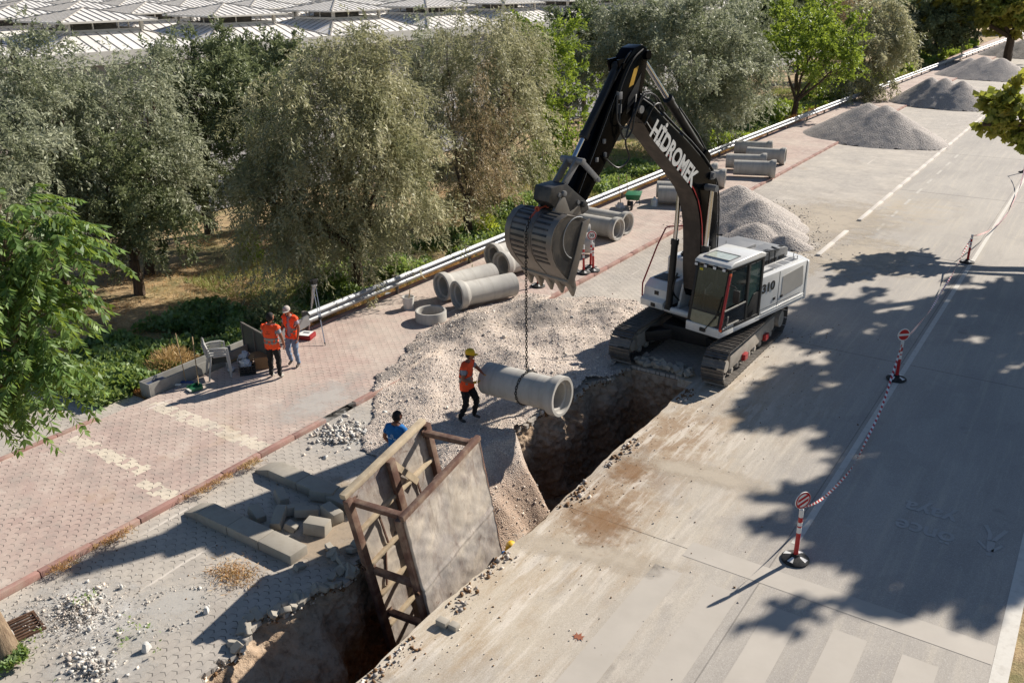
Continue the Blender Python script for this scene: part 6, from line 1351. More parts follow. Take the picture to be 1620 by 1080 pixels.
person('surveyor seen from behind in orange vest and black trousers beside the crate', (-16.85, 13.95, SWZ), face(-.35, .93), dict(
    elR=(.27, .02, 1.14), wrR=(.26, .12, .9), palmR=(.25, .15, .82), elL=(-.24, .05, 1.14), wrL=(-.16, .25, 1.02), palmL=(-.13, .31, 1.0), head=(0, .06, 1.64)),
    m_shirtg, m_blackcl, m_shirtg, vest='full', scale=1.02, headturn=-.5, logo=back_logo_vest, shoe_m=mat('pale_trainer', '#a9a59c', .7))
person('man in pale cap, open orange vest and light jeans facing the other surveyor', (-17.04, 14.79, SWZ), face(.12, -1.), dict(
    chest=(0, .03, 1.32), neck=(0, .06, 1.53), head=(0, .10, 1.62), kneeL=(-.12, .06, .49), ankL=(-.14, .0, .085), toeL=(-.17, .15, .04), kneeR=(.11, .1, .5), ankR=(.12, -.02, .11), toeR=(.13, .12, .04),
    elR=(.26, .02, 1.13), wrR=(.2, .2, 1.0), palmR=(.17, .26, .97)), m_shirtw, m_jeans, m_shirtw, vest='open', hat=m_capw, scale=.98, headturn=.35)
def back_logo_tee(root, J):
    q = MB(); c = J['chest']
    def ring(cx, cz, r0, r1, t0, t1, n=14):
        T_ = np.linspace(t0, t1, n)
        for a, b in zip(T_[:-1], T_[1:]): q.add([(c.x+cx+r_*math.cos(t), c.y-.157, c.z+cz+r_*math.sin(t)) for r_, t in ((r0, a), (r1, a), (r1, b), (r0, b))], [(0, 1, 2, 3)])
    ring(0, -.035, .030, .038, .5, 6.2); ring(.005, -.035, .008, .016, 0, 6.28)
    for i, (x, h) in enumerate(((-.1, .02), (-.08, .014), (-.06, .02), (-.04, .014), (-.02, .014), (.03, .02), (.05, .014), (.07, .022))): q.bb((c.x+x, c.y-.158, c.z-.105), (c.x+x+.013, c.y-.156, c.z-.105+h*1.4))
    q.build('shirt_print', m_print, root, smooth=0)
person('worker in bright blue t-shirt seen from behind at the far side of the trench box', (-10.68, 11.66, 0.03), face(-.1, .99), dict(
    elL=(-.30, -.02, 1.14), wrL=(-.25, .12, .93), palmL=(-.22, .17, .87), head=(.01, .05, 1.64)), m_bluet, m_blackcl, m_bluet, scale=1.0, headturn=-.55, logo=back_logo_tee, sleeve=.5)
person('worker down in the trench showing only a yellow helmet above the slab edge', (-8.02, 11.80, -2.10), face(.2, -1), dict(head=(0, .06, 1.63)), m_bluet, m_blackcl, m_bluet, hat=m_cap, scale=1.02)
# ================================================================ VEGETATION
def leaf_mat(name, a, b, c3, trans=.35, rough=.55):
    s = NT(name); k = s.n('ShaderNodeAttribute', attribute_name='var').outputs['Fac']; k2 = s.n('ShaderNodeAttribute', attribute_name='clump').outputs['Fac']
    c = s.mix(k, a, b); c = s.mix(s.m_('MULTIPLY', k2, .9), c, c3)
    s.col(c, rough); tr = s.n('ShaderNodeBsdfTranslucent'); s.L(s.mix(.35, c, srgb('#b9c23a'), 'MIX') if trans > .38 else c, tr.inputs[0])
    mx = s.n('ShaderNodeMixShader'); mx.inputs[0].default_value = trans; s.L(s.b.outputs[0], mx.inputs[1]); s.L(tr.outputs[0], mx.inputs[2])
    s.L(mx.outputs[0], s.t.nodes['Material Output'].inputs[0]); return s.m
m_lolive = leaf_mat('grey_olive_leaf', C8(154, 158, 130), C8(200, 202, 174), C8(112, 120, 84), .36)
m_lwillow = leaf_mat('pale_willow_leaf', C8(168, 166, 126), C8(208, 202, 166), C8(128, 130, 90), .38)
m_ldry = leaf_mat('dry_brown_leaf', C8(164, 142, 108), C8(194, 176, 140), C8(134, 120, 84), .3)
m_ldark = leaf_mat('dark_olive_leaf', C8(112, 122, 84), C8(158, 166, 120), C8(88, 98, 62), .32)
m_lbright = leaf_mat('bright_green_leaf', C8(122, 150, 62), C8(168, 184, 80), C8(88, 116, 48), .42)
m_lheaven = leaf_mat('tree_of_heaven_leaf', C8(88, 122, 54), C8(146, 172, 92), C8(60, 94, 42), .4, .5)
m_lplane = leaf_mat('maple_leaf', C8(112, 130, 62), C8(160, 166, 84), C8(176, 160, 76), .4)
m_weed = leaf_mat('weed_leaf', C8(112, 144, 78), C8(176, 192, 140), C8(92, 122, 62), .4)
m_dry = leaf_mat('dry_grass_blade', C8(208, 180, 126), C8(164, 138, 88), C8(186, 132, 76), .25)
m_grass = leaf_mat('green_grass_blade', C8(112, 142, 66), C8(160, 174, 98), C8(186, 176, 112), .32)
def bark_mat(name, a, b):
    s = NT(name); n = s.noise(s.sc(s.pos, (6, 6, 1.2)), 3, 5, .7); s.bump(n, .8, .03); return s.col(s.mix(s.ramp(n, .35, .65), a, b), .95)
m_bark = bark_mat('dark_bark', srgb('#3e3229'), srgb('#5f4f40')); m_barkl = bark_mat('pale_bark', srgb('#6b5745'), srgb('#97836b'))
def unit(a): return a/np.maximum(np.linalg.norm(a, axis=-1, keepdims=True), 1e-9)
def leaves(P, D, L, W, r, up=.4):
    """rhombic leaves: base points P, directions D"""
    n = len(P); S = unit(np.cross(D, r.normal(size=(n, 3))+np.array([0, 0, up]))); N = np.cross(D, S)
    L = L*r.uniform(.7, 1.25, (n, 1)); W = W*r.uniform(.75, 1.2, (n, 1))
    V = np.stack([P, P+D*L*.45+S*W*.5+N*W*.12, P+D*L-N*L*.1, P+D*L*.45-S*W*.5+N*W*.12], 1)
    return V.reshape(-1, 3), np.arange(4*n).reshape(n, 4)
def twig_leaves(blobs, ntw, per, tl, L, W, seed, droop, origin, hole=.0, shell=.45, spread=.9):
    r = np.random.default_rng(seed); B = np.array([(b[0], b[1], b[2], b[3], b[3]*(b[5] if len(b) > 5 else 1.), b[4]) for b in blobs])
    vol = B[:, 3]*B[:, 4]*B[:, 5]; vol = vol**.8; nb_ = max(6, ntw//13); k = r.choice(len(B), nb_, p=vol/vol.sum())
    # boughs first: each is a drooping spray of twigs, so the outline breaks up and gaps open between them
    d = unit(r.normal(size=(nb_, 3))+np.array([0, 0, .25])); q = shell*.8+(1.05-shell*.8)*r.random(nb_)**.6; q = q*(1+.17*r.normal(size=nb_))
    c0 = B[k, :3]+d*q[:, None]*B[k, 3:6]; g0 = fnoise(c0[:, 0]+c0[:, 2]*.7, c0[:, 1]-c0[:, 2]*.6, 1.1, seed*1.3)
    kp = g0 > (-.3+hole); c0, d, g0, k = c0[kp], d[kp], g0[kp], k[kp]; nb_ = len(c0)
    bd = unit(d+.55*r.normal(size=(nb_, 3))+np.array([0, 0, .55-droop*1.5])); bl = r.uniform(.5, 1.7, nb_)*(tl/.7)
    ix = np.repeat(np.arange(nb_), 13); m = len(ix); u_ = r.random(m)
    c = c0[ix]+bd[ix]*(bl[ix]*(u_-.35))[:, None]+.11*(tl/.7)*r.normal(size=(m, 3))+np.array([0, 0, -1])*(droop*.3*u_**2*bl[ix])[:, None]
    tone = r.normal(size=nb_)*.36; cl = np.clip(.5+.3*g0[ix]+tone[ix]+.08*r.normal(size=m), 0, 1)
    td = unit(bd[ix]*.8+.42*r.normal(size=(m, 3))+np.array([0, 0, -droop*.8])); tl = tl*.62
    t = np.linspace(0, 1, per)[None, :, None]; ln = tl*r.uniform(.6, 1.35, (m, 1, 1))
    P = c[:, None]+td[:, None]*t*ln+np.array([0, 0, -1])*droop*.35*ln*t*t
    axis = unit(np.repeat(td[:, None], per, 1)+np.array([0, 0, -1])*droop*.7*t); rn = r.normal(size=(m, per, 3)); side = unit(np.cross(axis, rn))
    D = unit(axis*(1-.45*spread)+side*spread*.8); P = P.reshape(-1, 3); D = D.reshape(-1, 3)
    V, F = leaves(P, D, L, W, r); var = np.repeat(r.random(len(P)), 4); cl = np.repeat(np.repeat(cl, per), 4)
    return V, F, var, 1-cl
def limb(m, a, b, r0, r1, seed, bend=.25, n=7):
    rr_ = random.Random(seed); a, b = Vector(a), Vector(b); L = (b-a).length; o1 = Vector((rr_.uniform(-1, 1), rr_.uniform(-1, 1), rr_.uniform(-.2, .6)))*bend*L*.5; pts = []
    for i in range(n+1):
        t = i/n; p = a.lerp(b, t)+o1*math.sin(math.pi*t)*.6+Vector((math.sin(t*9+seed), math.cos(t*7+seed), 0))*.03*L*(t*(1-t)*4)*.5; pts.append(p)
    m.tube(pts, [r0+(r1-r0)*(i/n)**.8 for i in range(n+1)], 8); return pts
def tree(label, base, blobs, kind, seed, group='trees beyond the guardrail', tr=.16, name='tree', dens=1., forks=3, nb=16, extra=None, fork_h=None, lean=(0, 0), bark=None):
    K = dict(olive=(m_lolive, .75, 9, .14, .038, .55), willow=(m_lwillow, .8, 10, .15, .034, .8), dry=(m_ldry, .7, 8, .13, .032, .5), dark=(m_ldark, .6, 9, .14, .05, .3), bright=(m_lbright, .6, 9, .12, .06, .2), plane=(m_lplane, .5, 7, .22, .19, .15))[kind]
    lm, tl, per, L, W, dr = K; o = empty(name, base, label=label, cat='tree', group=group); Bz = Vector(base)
    c = np.array([b[:3] for b in blobs]); wv = np.array([b[3]**2*b[4] for b in blobs]); cen = (c*wv[:, None]).sum(0)/wv.sum()
    m = MB(Matrix.Translation(-Bz)); fh = fork_h or max(.9, min(1.8, (cen[2]-base[2])*.38)); fk = Vector((base[0]+lean[0], base[1]+lean[1], base[2]+fh)); limb(m, Bz-Vector((0, 0, .15)), fk, tr*1.25, tr, seed, .12)
    m.build('trunk', bark or m_bark, o); m = MB(Matrix.Translation(-Bz)); ends = []
    rr_ = random.Random(seed)
    for b in blobs:
        e = Vector(b[:3])+Vector((0, 0, -b[4]*.15)); pts = limb(m, fk, e, tr*.62, tr*.22, seed+len(ends), .3); ends.append(pts)
        for j in range(max(2, nb//len(blobs))):
            s_ = pts[rr_.randint(3, 7)]; dv = Vector((rr_.gauss(0, 1), rr_.gauss(0, 1), rr_.gauss(.3, .8))).normalized(); e2_ = Vector(b[:3])+Vector((dv.x*b[3], dv.y*b[3], dv.z*b[4]))*.9; limb(m, s_, e2_, tr*.2, .01, seed+j*7, .25, 6)
    m.build('branches', bark or m_bark, o)
    vol = sum((b[3]**2*b[4])**.7 for b in blobs); dist = math.hypot(base[0], base[1]); sz = max(1., dist/34)**.75
    nt = int(400*dens*vol/sz**1.6)
    V, F, var, cl = twig_leaves(blobs, nt, per, tl*sz**.4, L*sz*1.12, W*sz*1.35, seed, dr, (cen[0], cen[1], cen[2]-1), spread=.8)
    link('crown', fastmesh('crown', V-np.array(base), F, lm, attr={'var': var, 'clump': cl}), o)
    if extra:
        V, F, var, cl = twig_leaves(extra[1], int(nt*extra[2]), per, tl, L*sz, W*sz, seed+50, dr, cen, spread=.8); link('crown', fastmesh('crown', V-np.array(base), F, extra[0], attr={'var': var, 'clump': cl}), o)
    return o
def push(L, k): return [tuple([b[i]*k for i in (0, 1)]+[9.7+(b[2]-9.7)*k, b[3]*k, b[4]*k]) for b in L]
BL = {
'T1': [(-20.85, 20.85, 5.52, 2.43, 2.23), (-21.4, 19.27, 3.09, 2.02, 2.02), (-19.09, 21.1, 3.63, 1.72, 2.23), (-20.68, 21.7, 7.01, 1.82, 1.21), (-22.66, 19.17, 4.6, 1.11, 1.62), (-20.23, 19.5, 2.2, 1.7, 1.01), (-19.2, 22.09, 5.5, 1.11, 1.62)],
'T2': [(-20.63, 28.95, 5.95, 2.1, 2.45), (-21.3, 27.49, 3.92, 1.59, 2.2), (-19.3, 29.22, 4.35, 1.3, 2.0), (-20.03, 27.78, 2.9, 1.8, 1.1), (-22.16, 28.15, 6.41, 0.98, 1.71), (-19.87, 30.02, 7.07, 1.2, 1.3)],
'T3': [(-22.36, 37.31, 4.5, 1.35, 2.41), (-21.59, 36.94, 2.69, 1.05, 1.65), (-22.43, 36.03, 2.0, 0.9, 1.2), (-23.23, 37.83, 6.73, 1.05, 1.5)],
'T4': [(-21.85, 50.46, 4.6, 4.08, 3.33), (-25.08, 48.63, 5.32, 2.22, 2.96), (-19.6, 52.11, 4.57, 2.0, 2.59), (-23.23, 50.55, 6.67, 3.33, 1.85), (-20.93, 49.71, 2.2, 2.4, 1.48), (-18.9, 53.08, 5.2, 1.48, 1.85)],
'T4b': [(-32.77, 59.92, 6.0, 2.06, 1.83), (-34.63, 58.99, 6.5, 1.37, 1.15), (-33.5, 59.5, 3.8, 1.9, 1.8)],
'T5': [(-19.15, 66.75, 4.89, 2.69, 2.2), (-20.78, 65.97, 5.53, 1.57, 1.6), (-17.7, 67.12, 3.6, 1.8, 1.7), (-17.3, 68.34, 5.3, 1.7, 1.5)],
'T6': [(-17.9, 79.46, 3.65, 2.4, 2.8), (-18.4, 77.91, 1.8, 1.9, 1.4), (-17.8, 80.8, 6.0, 2.2, 1.9), (-16.4, 81.0, 4.34, 1.6, 1.5)],
'T7': [(-20.15, 118.5, 4.75, 4.05, 2.7), (-20.6, 117.26, 2.9, 2.8, 1.3), (-18.2, 119.46, 3.6, 1.7, 1.6)],
'T8': [(-15.41, 121.79, 6.6, 5.51, 2.4), (-12.44, 122.87, 5.2, 2.94, 1.47), (-18.5, 119.64, 6.8, 3.3, 1.7), (-11.0, 124.55, 6.6, 4.2, 2.6)],
'L1': [(-28.39, 15.36, 6.2, 1.8, 1.9), (-28.07, 14.49, 4.43, 1.9, 1.6), (-27.12, 15.58, 5.0, 1.4, 1.58), (-29.37, 15.43, 7.7, 0.59, 0.99), (-28., 13.8, 2.6, 1.6, 1.1)],
'L2': [(-28.27, 18.38, 5.3, 1.9, 1.85), (-27.24, 18.18, 3.68, 1.7, 1.3), (-28.73, 17.08, 3.5, 1.7, 1.3), (-27.91, 19.62, 7.1, 0.5, 1.0), (-27.78, 17.22, 2.3, 1.5, 0.8)],
'L3': [(-30.79, 23.5, 5.44, 2.0, 1.8), (-30.8, 22.57, 3.56, 1.8, 1.52), (-30.68, 24.27, 6.6, 1.02, 1.02), (-30.85, 21.72, 2.1, 1.5, 1.02)],
'L5': [(-35.91, 31.78, 5.3, 1.91, 1.59), (-37.36, 31.1, 5.6, 1.59, 1.27), (-36., 31., 3.4, 1.8, 1.4)]}
tree('big pale willow-like tree at the guardrail left of the bucket, the nearest large crown', (-20.14, 20.57, -.1), push(BL['T1'], 1.0), 'willow', 3, dens=1.1, tr=.17, fork_h=1.6)
tree('tall grey-green tree with dry brown twigs in its crown, directly behind the bucket', (-20.89, 27.78, -.1), push(BL['T2'], 1.08), 'willow', 5, dens=.65, tr=.15, fork_h=1.5, extra=(m_ldry, [(-20.1, 28.2, 4.6, 1.1, 2.0), (-20.6, 27.9, 2.6, 1.5, 1.0)], .22))
tree('slender bright green tree with a thin trunk just left of the arm', (-23.24, 36.46, -.1), BL['T3'], 'bright', 7, dens=.9, tr=.09, fork_h=2., bark=m_barkl)
tree('wide silvery olive tree behind the boom', (-21.5, 51.2, -.1), BL['T4'], 'olive', 9, dens=1.05, tr=.22, fork_h=1.6)
tree('dark round tree far behind the top of the arm', (-33.5, 59.5, -.1), BL['T4b'], 'dark', 11, dens=1.4)
tree('green tree with forked trunk at the guardrail right of the boom', (-19.7, 66.2, -.1), BL['T5'], 'bright', 13, dens=.6, tr=.2, fork_h=1.3)
tree('grey-green bushy tree hanging over the guardrail before the second gravel pile', (-18.9, 78., -.1), BL['T6'], 'willow', 15, dens=1.2, tr=.17)
tree('dark olive tree beyond the guardrail bend', (-19.6, 118.3, -.1), BL['T7'], 'dark', 17, dens=1.3, tr=.3)
tree('big forked roadside tree standing among the far gravel piles', (-12.45, 123., 0), BL['T8'], 'plane', 19, dens=1.1, tr=.42, fork_h=2.6, group=None)
tree('dark olive tree at the left edge below the hall roofs', (-28.2, 14.9, -.1), BL['L1'], 'olive', 21, dens=1.35)
tree('olive tree with an upright shoot, second from the left edge', (-28., 18., -.1), BL['L2'], 'olive', 23, dens=1.35)
tree('olive tree left of the big willow, in front of the nearest roofs', (-30.7, 22.8, -.1), BL['L3'], 'dark', 25, dens=1.4)
tree('dark tree behind the left shoulder of the big willow', (-36.2, 31.4, -.1), BL['L5'], 'dark', 27, dens=1.4)
tree('olive tree half cut by the left edge, in front of the dark one', (-24.3, 11.3, -.1), [(-24.6, 11.2, 5.6, 1.5, 1.6), (-24.4, 11.0, 3.8, 1.6, 1.4)], 'olive', 28, dens=1.2)
tree('dark olive filling the gap above the tree of heaven', (-26.2, 16.4, -.1), [(-26.4, 16.2, 3.6, 1.4, 1.2), (-25.9, 16.9, 2.3, 1.3, .9)], 'dark', 29, dens=1.3)
tree('small olive behind the left side of the big willow', (-26.9, 23.2, -.1), [(-27.4, 23.3, 4.0, 1.5, 1.5), (-27., 22.6, 2.6, 1.4, 1.1), (-27.6, 23.8, 5.4, 1.2, 1.1)], 'dark', 30, dens=1.3)
tree('pale grey tree between the willow and the brown-twigged tree', (-25.6, 30.8, -.1), [(-26.2, 31., 5.0, 1.2, 1.6), (-25.8, 30.4, 3.3, 1.3, 1.3), (-26.4, 31.8, 6.7, .8, 1.1)], 'olive', 31, dens=1.)
tree('pale tree to the right of the brown-twigged tree', (-22.6, 32.5, -.1), [(-22.8, 32.8, 6.0, 1.3, 1.7), (-22.4, 32.2, 4.2, 1.3, 1.4)], 'willow', 32, dens=.9)
tree('olive behind the slender green tree', (-27.5, 44.8, -.1), [(-27.8, 45., 5.4, 2.2, 1.8), (-27., 44.4, 3.4, 2.1, 1.4)], 'olive', 33, dens=1.)
tree('dark tree closing the gap left of the green forked tree', (-24., 62., -.1), [(-23.9, 62.5, 4.8, 2.2, 1.9), (-24.2, 61.8, 3., 2., 1.4), (-23.5, 63.5, 6.2, 1.6, 1.1)], 'olive', 34, dens=1.)
tree('green tree behind the forked green tree', (-24., 80., -.1), [(-24, 80.6, 5.6, 2.8, 2.0), (-22.6, 81., 4., 2.4, 1.8)], 'bright', 35, dens=.9)
tree('yellowish tree behind the bushy grey-green tree', (-23.3, 94., -.1), [(-23.5, 94.5, 5.6, 2.9, 2.0), (-21.6, 95., 4.2, 2.6, 2.)], 'dry', 36, dens=1.)
tree('dark tree high at the top edge right of centre', (-30., 84., -.1), [(-29.25, 84.84, 5.56, 2.2, 2.0), (-27.38, 86.6, 6.0, 2.0, 1.6)], 'dark', 37, dens=1.2)
tree('grey-green tree beyond the yellowish one', (-26., 112., -.1), [(-26.5, 112.5, 5.4, 3.2, 2.2), (-24.5, 113., 4.2, 2.6, 1.8)], 'olive', 38, dens=1.)
tree('far tree beyond the guardrail bend, behind the roadside tree', (-19.5, 150., -.1), [(-19.5, 150.5, 5.4, 4., 2.6), (-24.5, 149., 5.2, 4., 2.4)], 'plane', 39, dens=1.)
tree('brown-crowned far tree at the top right', (-34., 150., -.1), [(-34., 150.5, 5.6, 5., 2.6), (-40.5, 147., 5.2, 4.5, 2.4)], 'dry', 40, dens=1.)
for i, (x, y, kd) in enumerate([(-47, 118, 'olive'), (-43, 135, 'dark'), (-29, 170, 'olive'), (-20, 185, 'dark'), (-9, 200, 'bright'), (-40, 185, 'olive'), (-3, 230, 'dark'), (-16, 235, 'olive')]):
    tree(['grey tree right of the hall corner', 'dark tree right of the hall corner', 'far olive tree beyond the last road bend', 'far dark tree beyond the last road bend', 'far green tree at the right top corner', 'olive tree far behind the brown-crowned one', 'farthest dark tree over the road', 'farthest olive tree over the road'][i], (x, y, -.1), [(x, y, 5.5, 4.5, 3), (x+2.5, y+2, 4.5, 3.5, 2.5), (x-3, y, 4.5, 3.5, 2.5)], kd, 41+i, dens=.9, group='far trees', tr=.3)
# the plane trees on the median, whose shade falls over the slab; one low bough shows at the right
SB = [(-0.3, 41.77, 9.9, 1.1), (1.58, 40.01, 9.9, 1.7), (3.31, 42.88, 9.9, 1.8), (4.6, 38.88, 9.9, 1.8), (3.82, 45.89, 9.9, 1.5)]
SB2 = [(3.31, 35.91, 9.9, 1.7), (4.97, 34.46, 9.9, 1.6), (1.16, 36.22, 9.9, 1.05), (3.73, 31.55, 9.9, 1.35), (5.0, 30.6, 9.9, 1.1), (3.36, 29.53, 9.9, 0.55), (4.75, 28.91, 9.9, 0.45), (3.22, 27.3, 9.9, 0.3), (5.48, 31.89, 9.9, 0.9), (0.42, 34.45, 9.9, 0.6)]
SB3 = [(-1.29, 39.34, 9.9, 0.45)]
f3 = lambda L, zs: [(x, y, z, r_, r_*zs) for x, y, z, r_ in L]
tree('plane tree whose lobed leafy bough hangs into the right edge of the view', (3.6, 42.5, 0), f3(SB+SB3, .8)+[(-3.0, 39.31, 4.6, 0.8, 0.8), (-3.9, 39.14, 5.1, 0.5, 0.35), (-2.9, 39.27, 3.6, 0.45, 0.3), (-4.3, 38.67, 4.35, 0.25, 0.2)], 'plane', 61, dens=.95, tr=.3, fork_h=4.2, group='plane trees on the median')
tree('plane tree on the median just outside the right edge, shading the slab', (4.6, 33.2, 0), f3(SB2, .8), 'plane', 63, dens=2.3, tr=.3, fork_h=4.2, group='plane trees on the median')
# ---------------------------------------------------------------- tree of heaven, left foreground
HZ = .55
HB = [(-13.5, 6.5, 5.6, 0.75, .9), (-13.1, 6.85, 5.35, 0.5, 0.6), (-13.4, 5.9, 4.6, 0.7, 0.9), (-13.0, 6.3, 4.6, 0.55, 0.75), (-13.1, 5.76, 3.65, 0.55, 0.6), (-12.75, 6.0, 3.8, 0.42, 0.4), (-13.3, 5.35, 3.3, 0.4, 0.35), (-14.03, 5.8, 5.0, 0.96, 1.45)]
HB = [(b[0], b[1], b[2]+HZ, b[3], b[4]) for b in HB]
hv_ = empty('tree_of_heaven', (-12.62, 4.55, 0), label='tree with long drooping feathered leaves filling the left foreground', cat='tree')
def hp(p): return Vector(p)-Vector((-12.62, 4.55, 0))
m = MB(); pts = [(-12.57, 4.6, -.1), (-12.62, 4.55, .5), (-12.8, 4.45, 1.4), (-13.1, 4.5, 2.4), (-13.3, 4.8, 3.2)]; m.tube([hp(p) for p in pts], [.235, .19, .17, .15, .13], 14); m.build('trunk', m_barkl, hv_)
m = MB(); rr_ = random.Random(4); brs = []
for b in HB:
    pts = limb(m, hp((-13.3, 4.8, 3.2)), hp(b[:3]), .07, .03, int(b[0]*-7+b[2]*5), .2); brs.append(pts)
r = np.random.default_rng(12); P = []; D = []; var = []; clm = []; stalk = MB(); nfr = 0
for b, pts in zip(HB, brs):
    for k in range(int(62*b[3]/.7)):
        d = unit(r.normal(size=3)); d[2] = abs(d[2])*.7 if r.random() < .6 else d[2]; q = .35+.6*r.random()
        c = np.array(hp(b[:3]))+d*np.array([b[3], b[3], b[4]])*q; out = unit(np.array([d[0], d[1], d[2]*.3+.15])+.35*r.normal(size=3)); Lf = r.uniform(.55, .95); s_ = unit(np.cross(out, [0, 0, 1])); cv = r.random()
        sp = []
        for t in np.linspace(0, 1, 17):
            p = c+out*Lf*t+np.array([0, 0, -1])*Lf*(.55*t*t); sp.append(p)
            if t > .12:
                ax = unit(out+np.array([0, 0, -1.1])*t)
                for sg in (-1, 1):
                    P.append(p); D.append(unit(s_*sg*.75+ax*.4+np.array([0, 0, -.55])+.12*r.normal(size=3))); var.append(r.random()); clm.append(cv)
        P.append(sp[-1]); D.append(ax); var.append(.5); clm.append(cv); stalk.tube([tuple(x) for x in sp[::4]], .0035, 4); nfr += 1
        if k % 3 == 0: limb(m, pts[rr_.randint(4, 7)], c, .016, .008, k, .15, 4)
m.build('branches', m_barkl, hv_); stalk.build('leaf_stalks', mat('leaf_stalk', '#55663a', .8), hv_)
P = np.array(P); D = np.array(D); V, F = leaves(P, D, .15, .058, r, up=1.5)
link('crown', fastmesh('crown', V, F, m_lheaven, attr={'var': np.repeat(var, 4), 'clump': np.repeat(clm, 4)*.8}), hv_)
# ---------------------------------------------------------------- weeds, grass, dry litter between guardrail and trees
def ground_leaves(name, n, x0, x1, y0, y1, L, W, hmax, m_, seed, thr, sc_, label, cat, up=.7, ex=None, far=0.):
    r = np.random.default_rng(seed); x = r.uniform(x0, x1, n); y = y0+(y1-y0)*r.random(n)**(1+far); g_ = fnoise(x, y, sc_, seed); k = g_ > thr
    if ex is not None: k &= ex(x, y)
    x, y, g_ = x[k], y[k], g_[k]; h = hmax*np.clip((g_-thr)*1.6+.25, .15, 1)*r.random(len(x))**.6; s_ = 1+np.maximum(0, (y-30)/60)
    P = np.stack([x, y, verge_z(x, y)*(x < -18.66)+SWZ*(x >= -18.66)+h], 1); D = unit(r.normal(size=(len(x), 3))*[1, 1, .5]+np.array([0, 0, up]))
    V, F = leaves(P, D, L*s_[:, None], W*s_[:, None], r, up=1.); cl = np.clip(.5+.6*fnoise(x, y, 2.2, seed+3), 0, 1)
    return tagp(link(name, fastmesh(name, V, F, m_, attr={'var': np.repeat(r.random(len(x)), 4), 'clump': np.repeat(cl, 4)})), label, cat, kind='stuff')
ground_leaves('broad_leaved_weeds', 80000, -22.2, -19.3, 10.5, 62, .15, .11, .45, m_weed, 71, -.12, .55, 'bright broad-leaved weeds growing behind the guardrail', 'weeds', far=.5)
ground_leaves('broad_leaved_weeds', 16000, -23.2, -20.5, 8.5, 17, .17, .13, .5, m_weed, 72, -.25, .8, 'broad-leaved weeds under the left trees and round the side path', 'weeds')
ground_leaves('green_grass', 60000, -26, -19, 18, 125, .22, .02, .12, m_grass, 73, -.3, .4, 'green grass under the trees beyond the guardrail', 'grass', up=1.6, far=.4)
ground_leaves('dry_grass', 42000, -19.7, -18.75, 11.5, 75, .26, .014, .06, m_dry, 74, -.35, .9, 'dry straw-coloured grass along the guardrail foot', 'grass', up=1.4, far=.5)
ground_leaves('dry_grass', 42000, -30, -21, 11, 45, .2, .014, .04, m_dry, 75, -.2, .6, 'dry straw lying under the trees', 'straw', up=.4)
ground_leaves('roadside_shrubs', 26000, -22.5, -18.9, 50, 150, .2, .14, .9, m_lbright, 76, -.05, .35, 'bright green low shrubs beyond the far guardrail', 'shrubs', far=.2)
ground_leaves('paving_weeds', 900, -12.9, -10.2, 4.6, 6.6, .07, .04, .05, m_weed, 77, .5, 2.2, 'small green weeds among the white chips on the paving', 'weeds')
ground_leaves('kerb_weeds', 2500, -14.02, -13.8, 6, 11, .1, .012, .03, m_dry, 78, .0, 2., 'dry grass tufts in the gutter of the red kerb', 'grass')
ground_leaves('kerb_weeds', 3000, -13.0, -12.2, 4.0, 4.75, .1, .05, .1, m_weed, 79, -.6, 2., 'green weeds at the foot of the leaning trunk', 'weeds')
def shrub(label, x, y, h, rx, m_, seed, n=900, L=.12, W=.06, z=0.):
    o = empty('shrub', (x, y, z), label=label, cat='shrub'); r = np.random.default_rng(seed); d = unit(r.normal(size=(n, 3))); d[:, 2] = np.abs(d[:, 2]); q = r.random(n)**.4
    P = d*q[:, None]*np.array([rx, rx, h]); V, F = leaves(P, unit(d+.5*r.normal(size=(n, 3))), L, W, r); link('foliage', fastmesh('foliage', V, F, m_, attr={'var': np.repeat(r.random(n), 4), 'clump': np.repeat(r.random(n)*.4, 4)}), o)
    m = MB()
    for k in range(7): a = k*.9; m.tube([(0, 0, 0), (rx*.5*math.cos(a), rx*.5*math.sin(a), h*.75)], [.02, .005], 5)
    m.build('stems', m_barkl, o)
m_yel = leaf_mat('yellow_green_leaf', C8(186, 198, 72), C8(214, 216, 98), C8(156, 176, 56), .42)
shrub('yellow-green young shrub behind the guardrail beside the second pipe pair', -20.3, 28.3, .9, .5, m_yel, 1, 700)
shrub('young green sapling between the left trees and the big willow', -25.9, 20.9, 1.5, .5, m_lbright, 2, 900)
shrub('bright shrub at the foot of the forked green tree', -20.5, 62.5, 1.3, 1.2, m_lbright, 3, 1600, .2, .12)
shrub('dark leafy shrub behind the pale-capped man', -19.9, 16.6, 1.1, .8, m_ldark, 4, 1500, .12, .08)
shrub('leafy shrub at the willow trunk foot', -19.9, 22.2, .8, .8, m_weed, 5, 1500, .16, .1)
shrub('feathery green shoots beside the big willow trunk', -20.6, 19.6, .8, .7, m_lheaven, 6, 1300, .18, .06)
shrub('dark weeds massed behind the guardrail under the slender tree', -21., 33., .7, 1.6, m_weed, 7, 3500, .16, .1)
shrub('brown dry shrub between the weeds and the trough', -19.7, 12.9, .6, .7, m_dry, 8, 1600, .2, .02)
m = MB()
P_ = [(-11.55, 8.0, 0)]
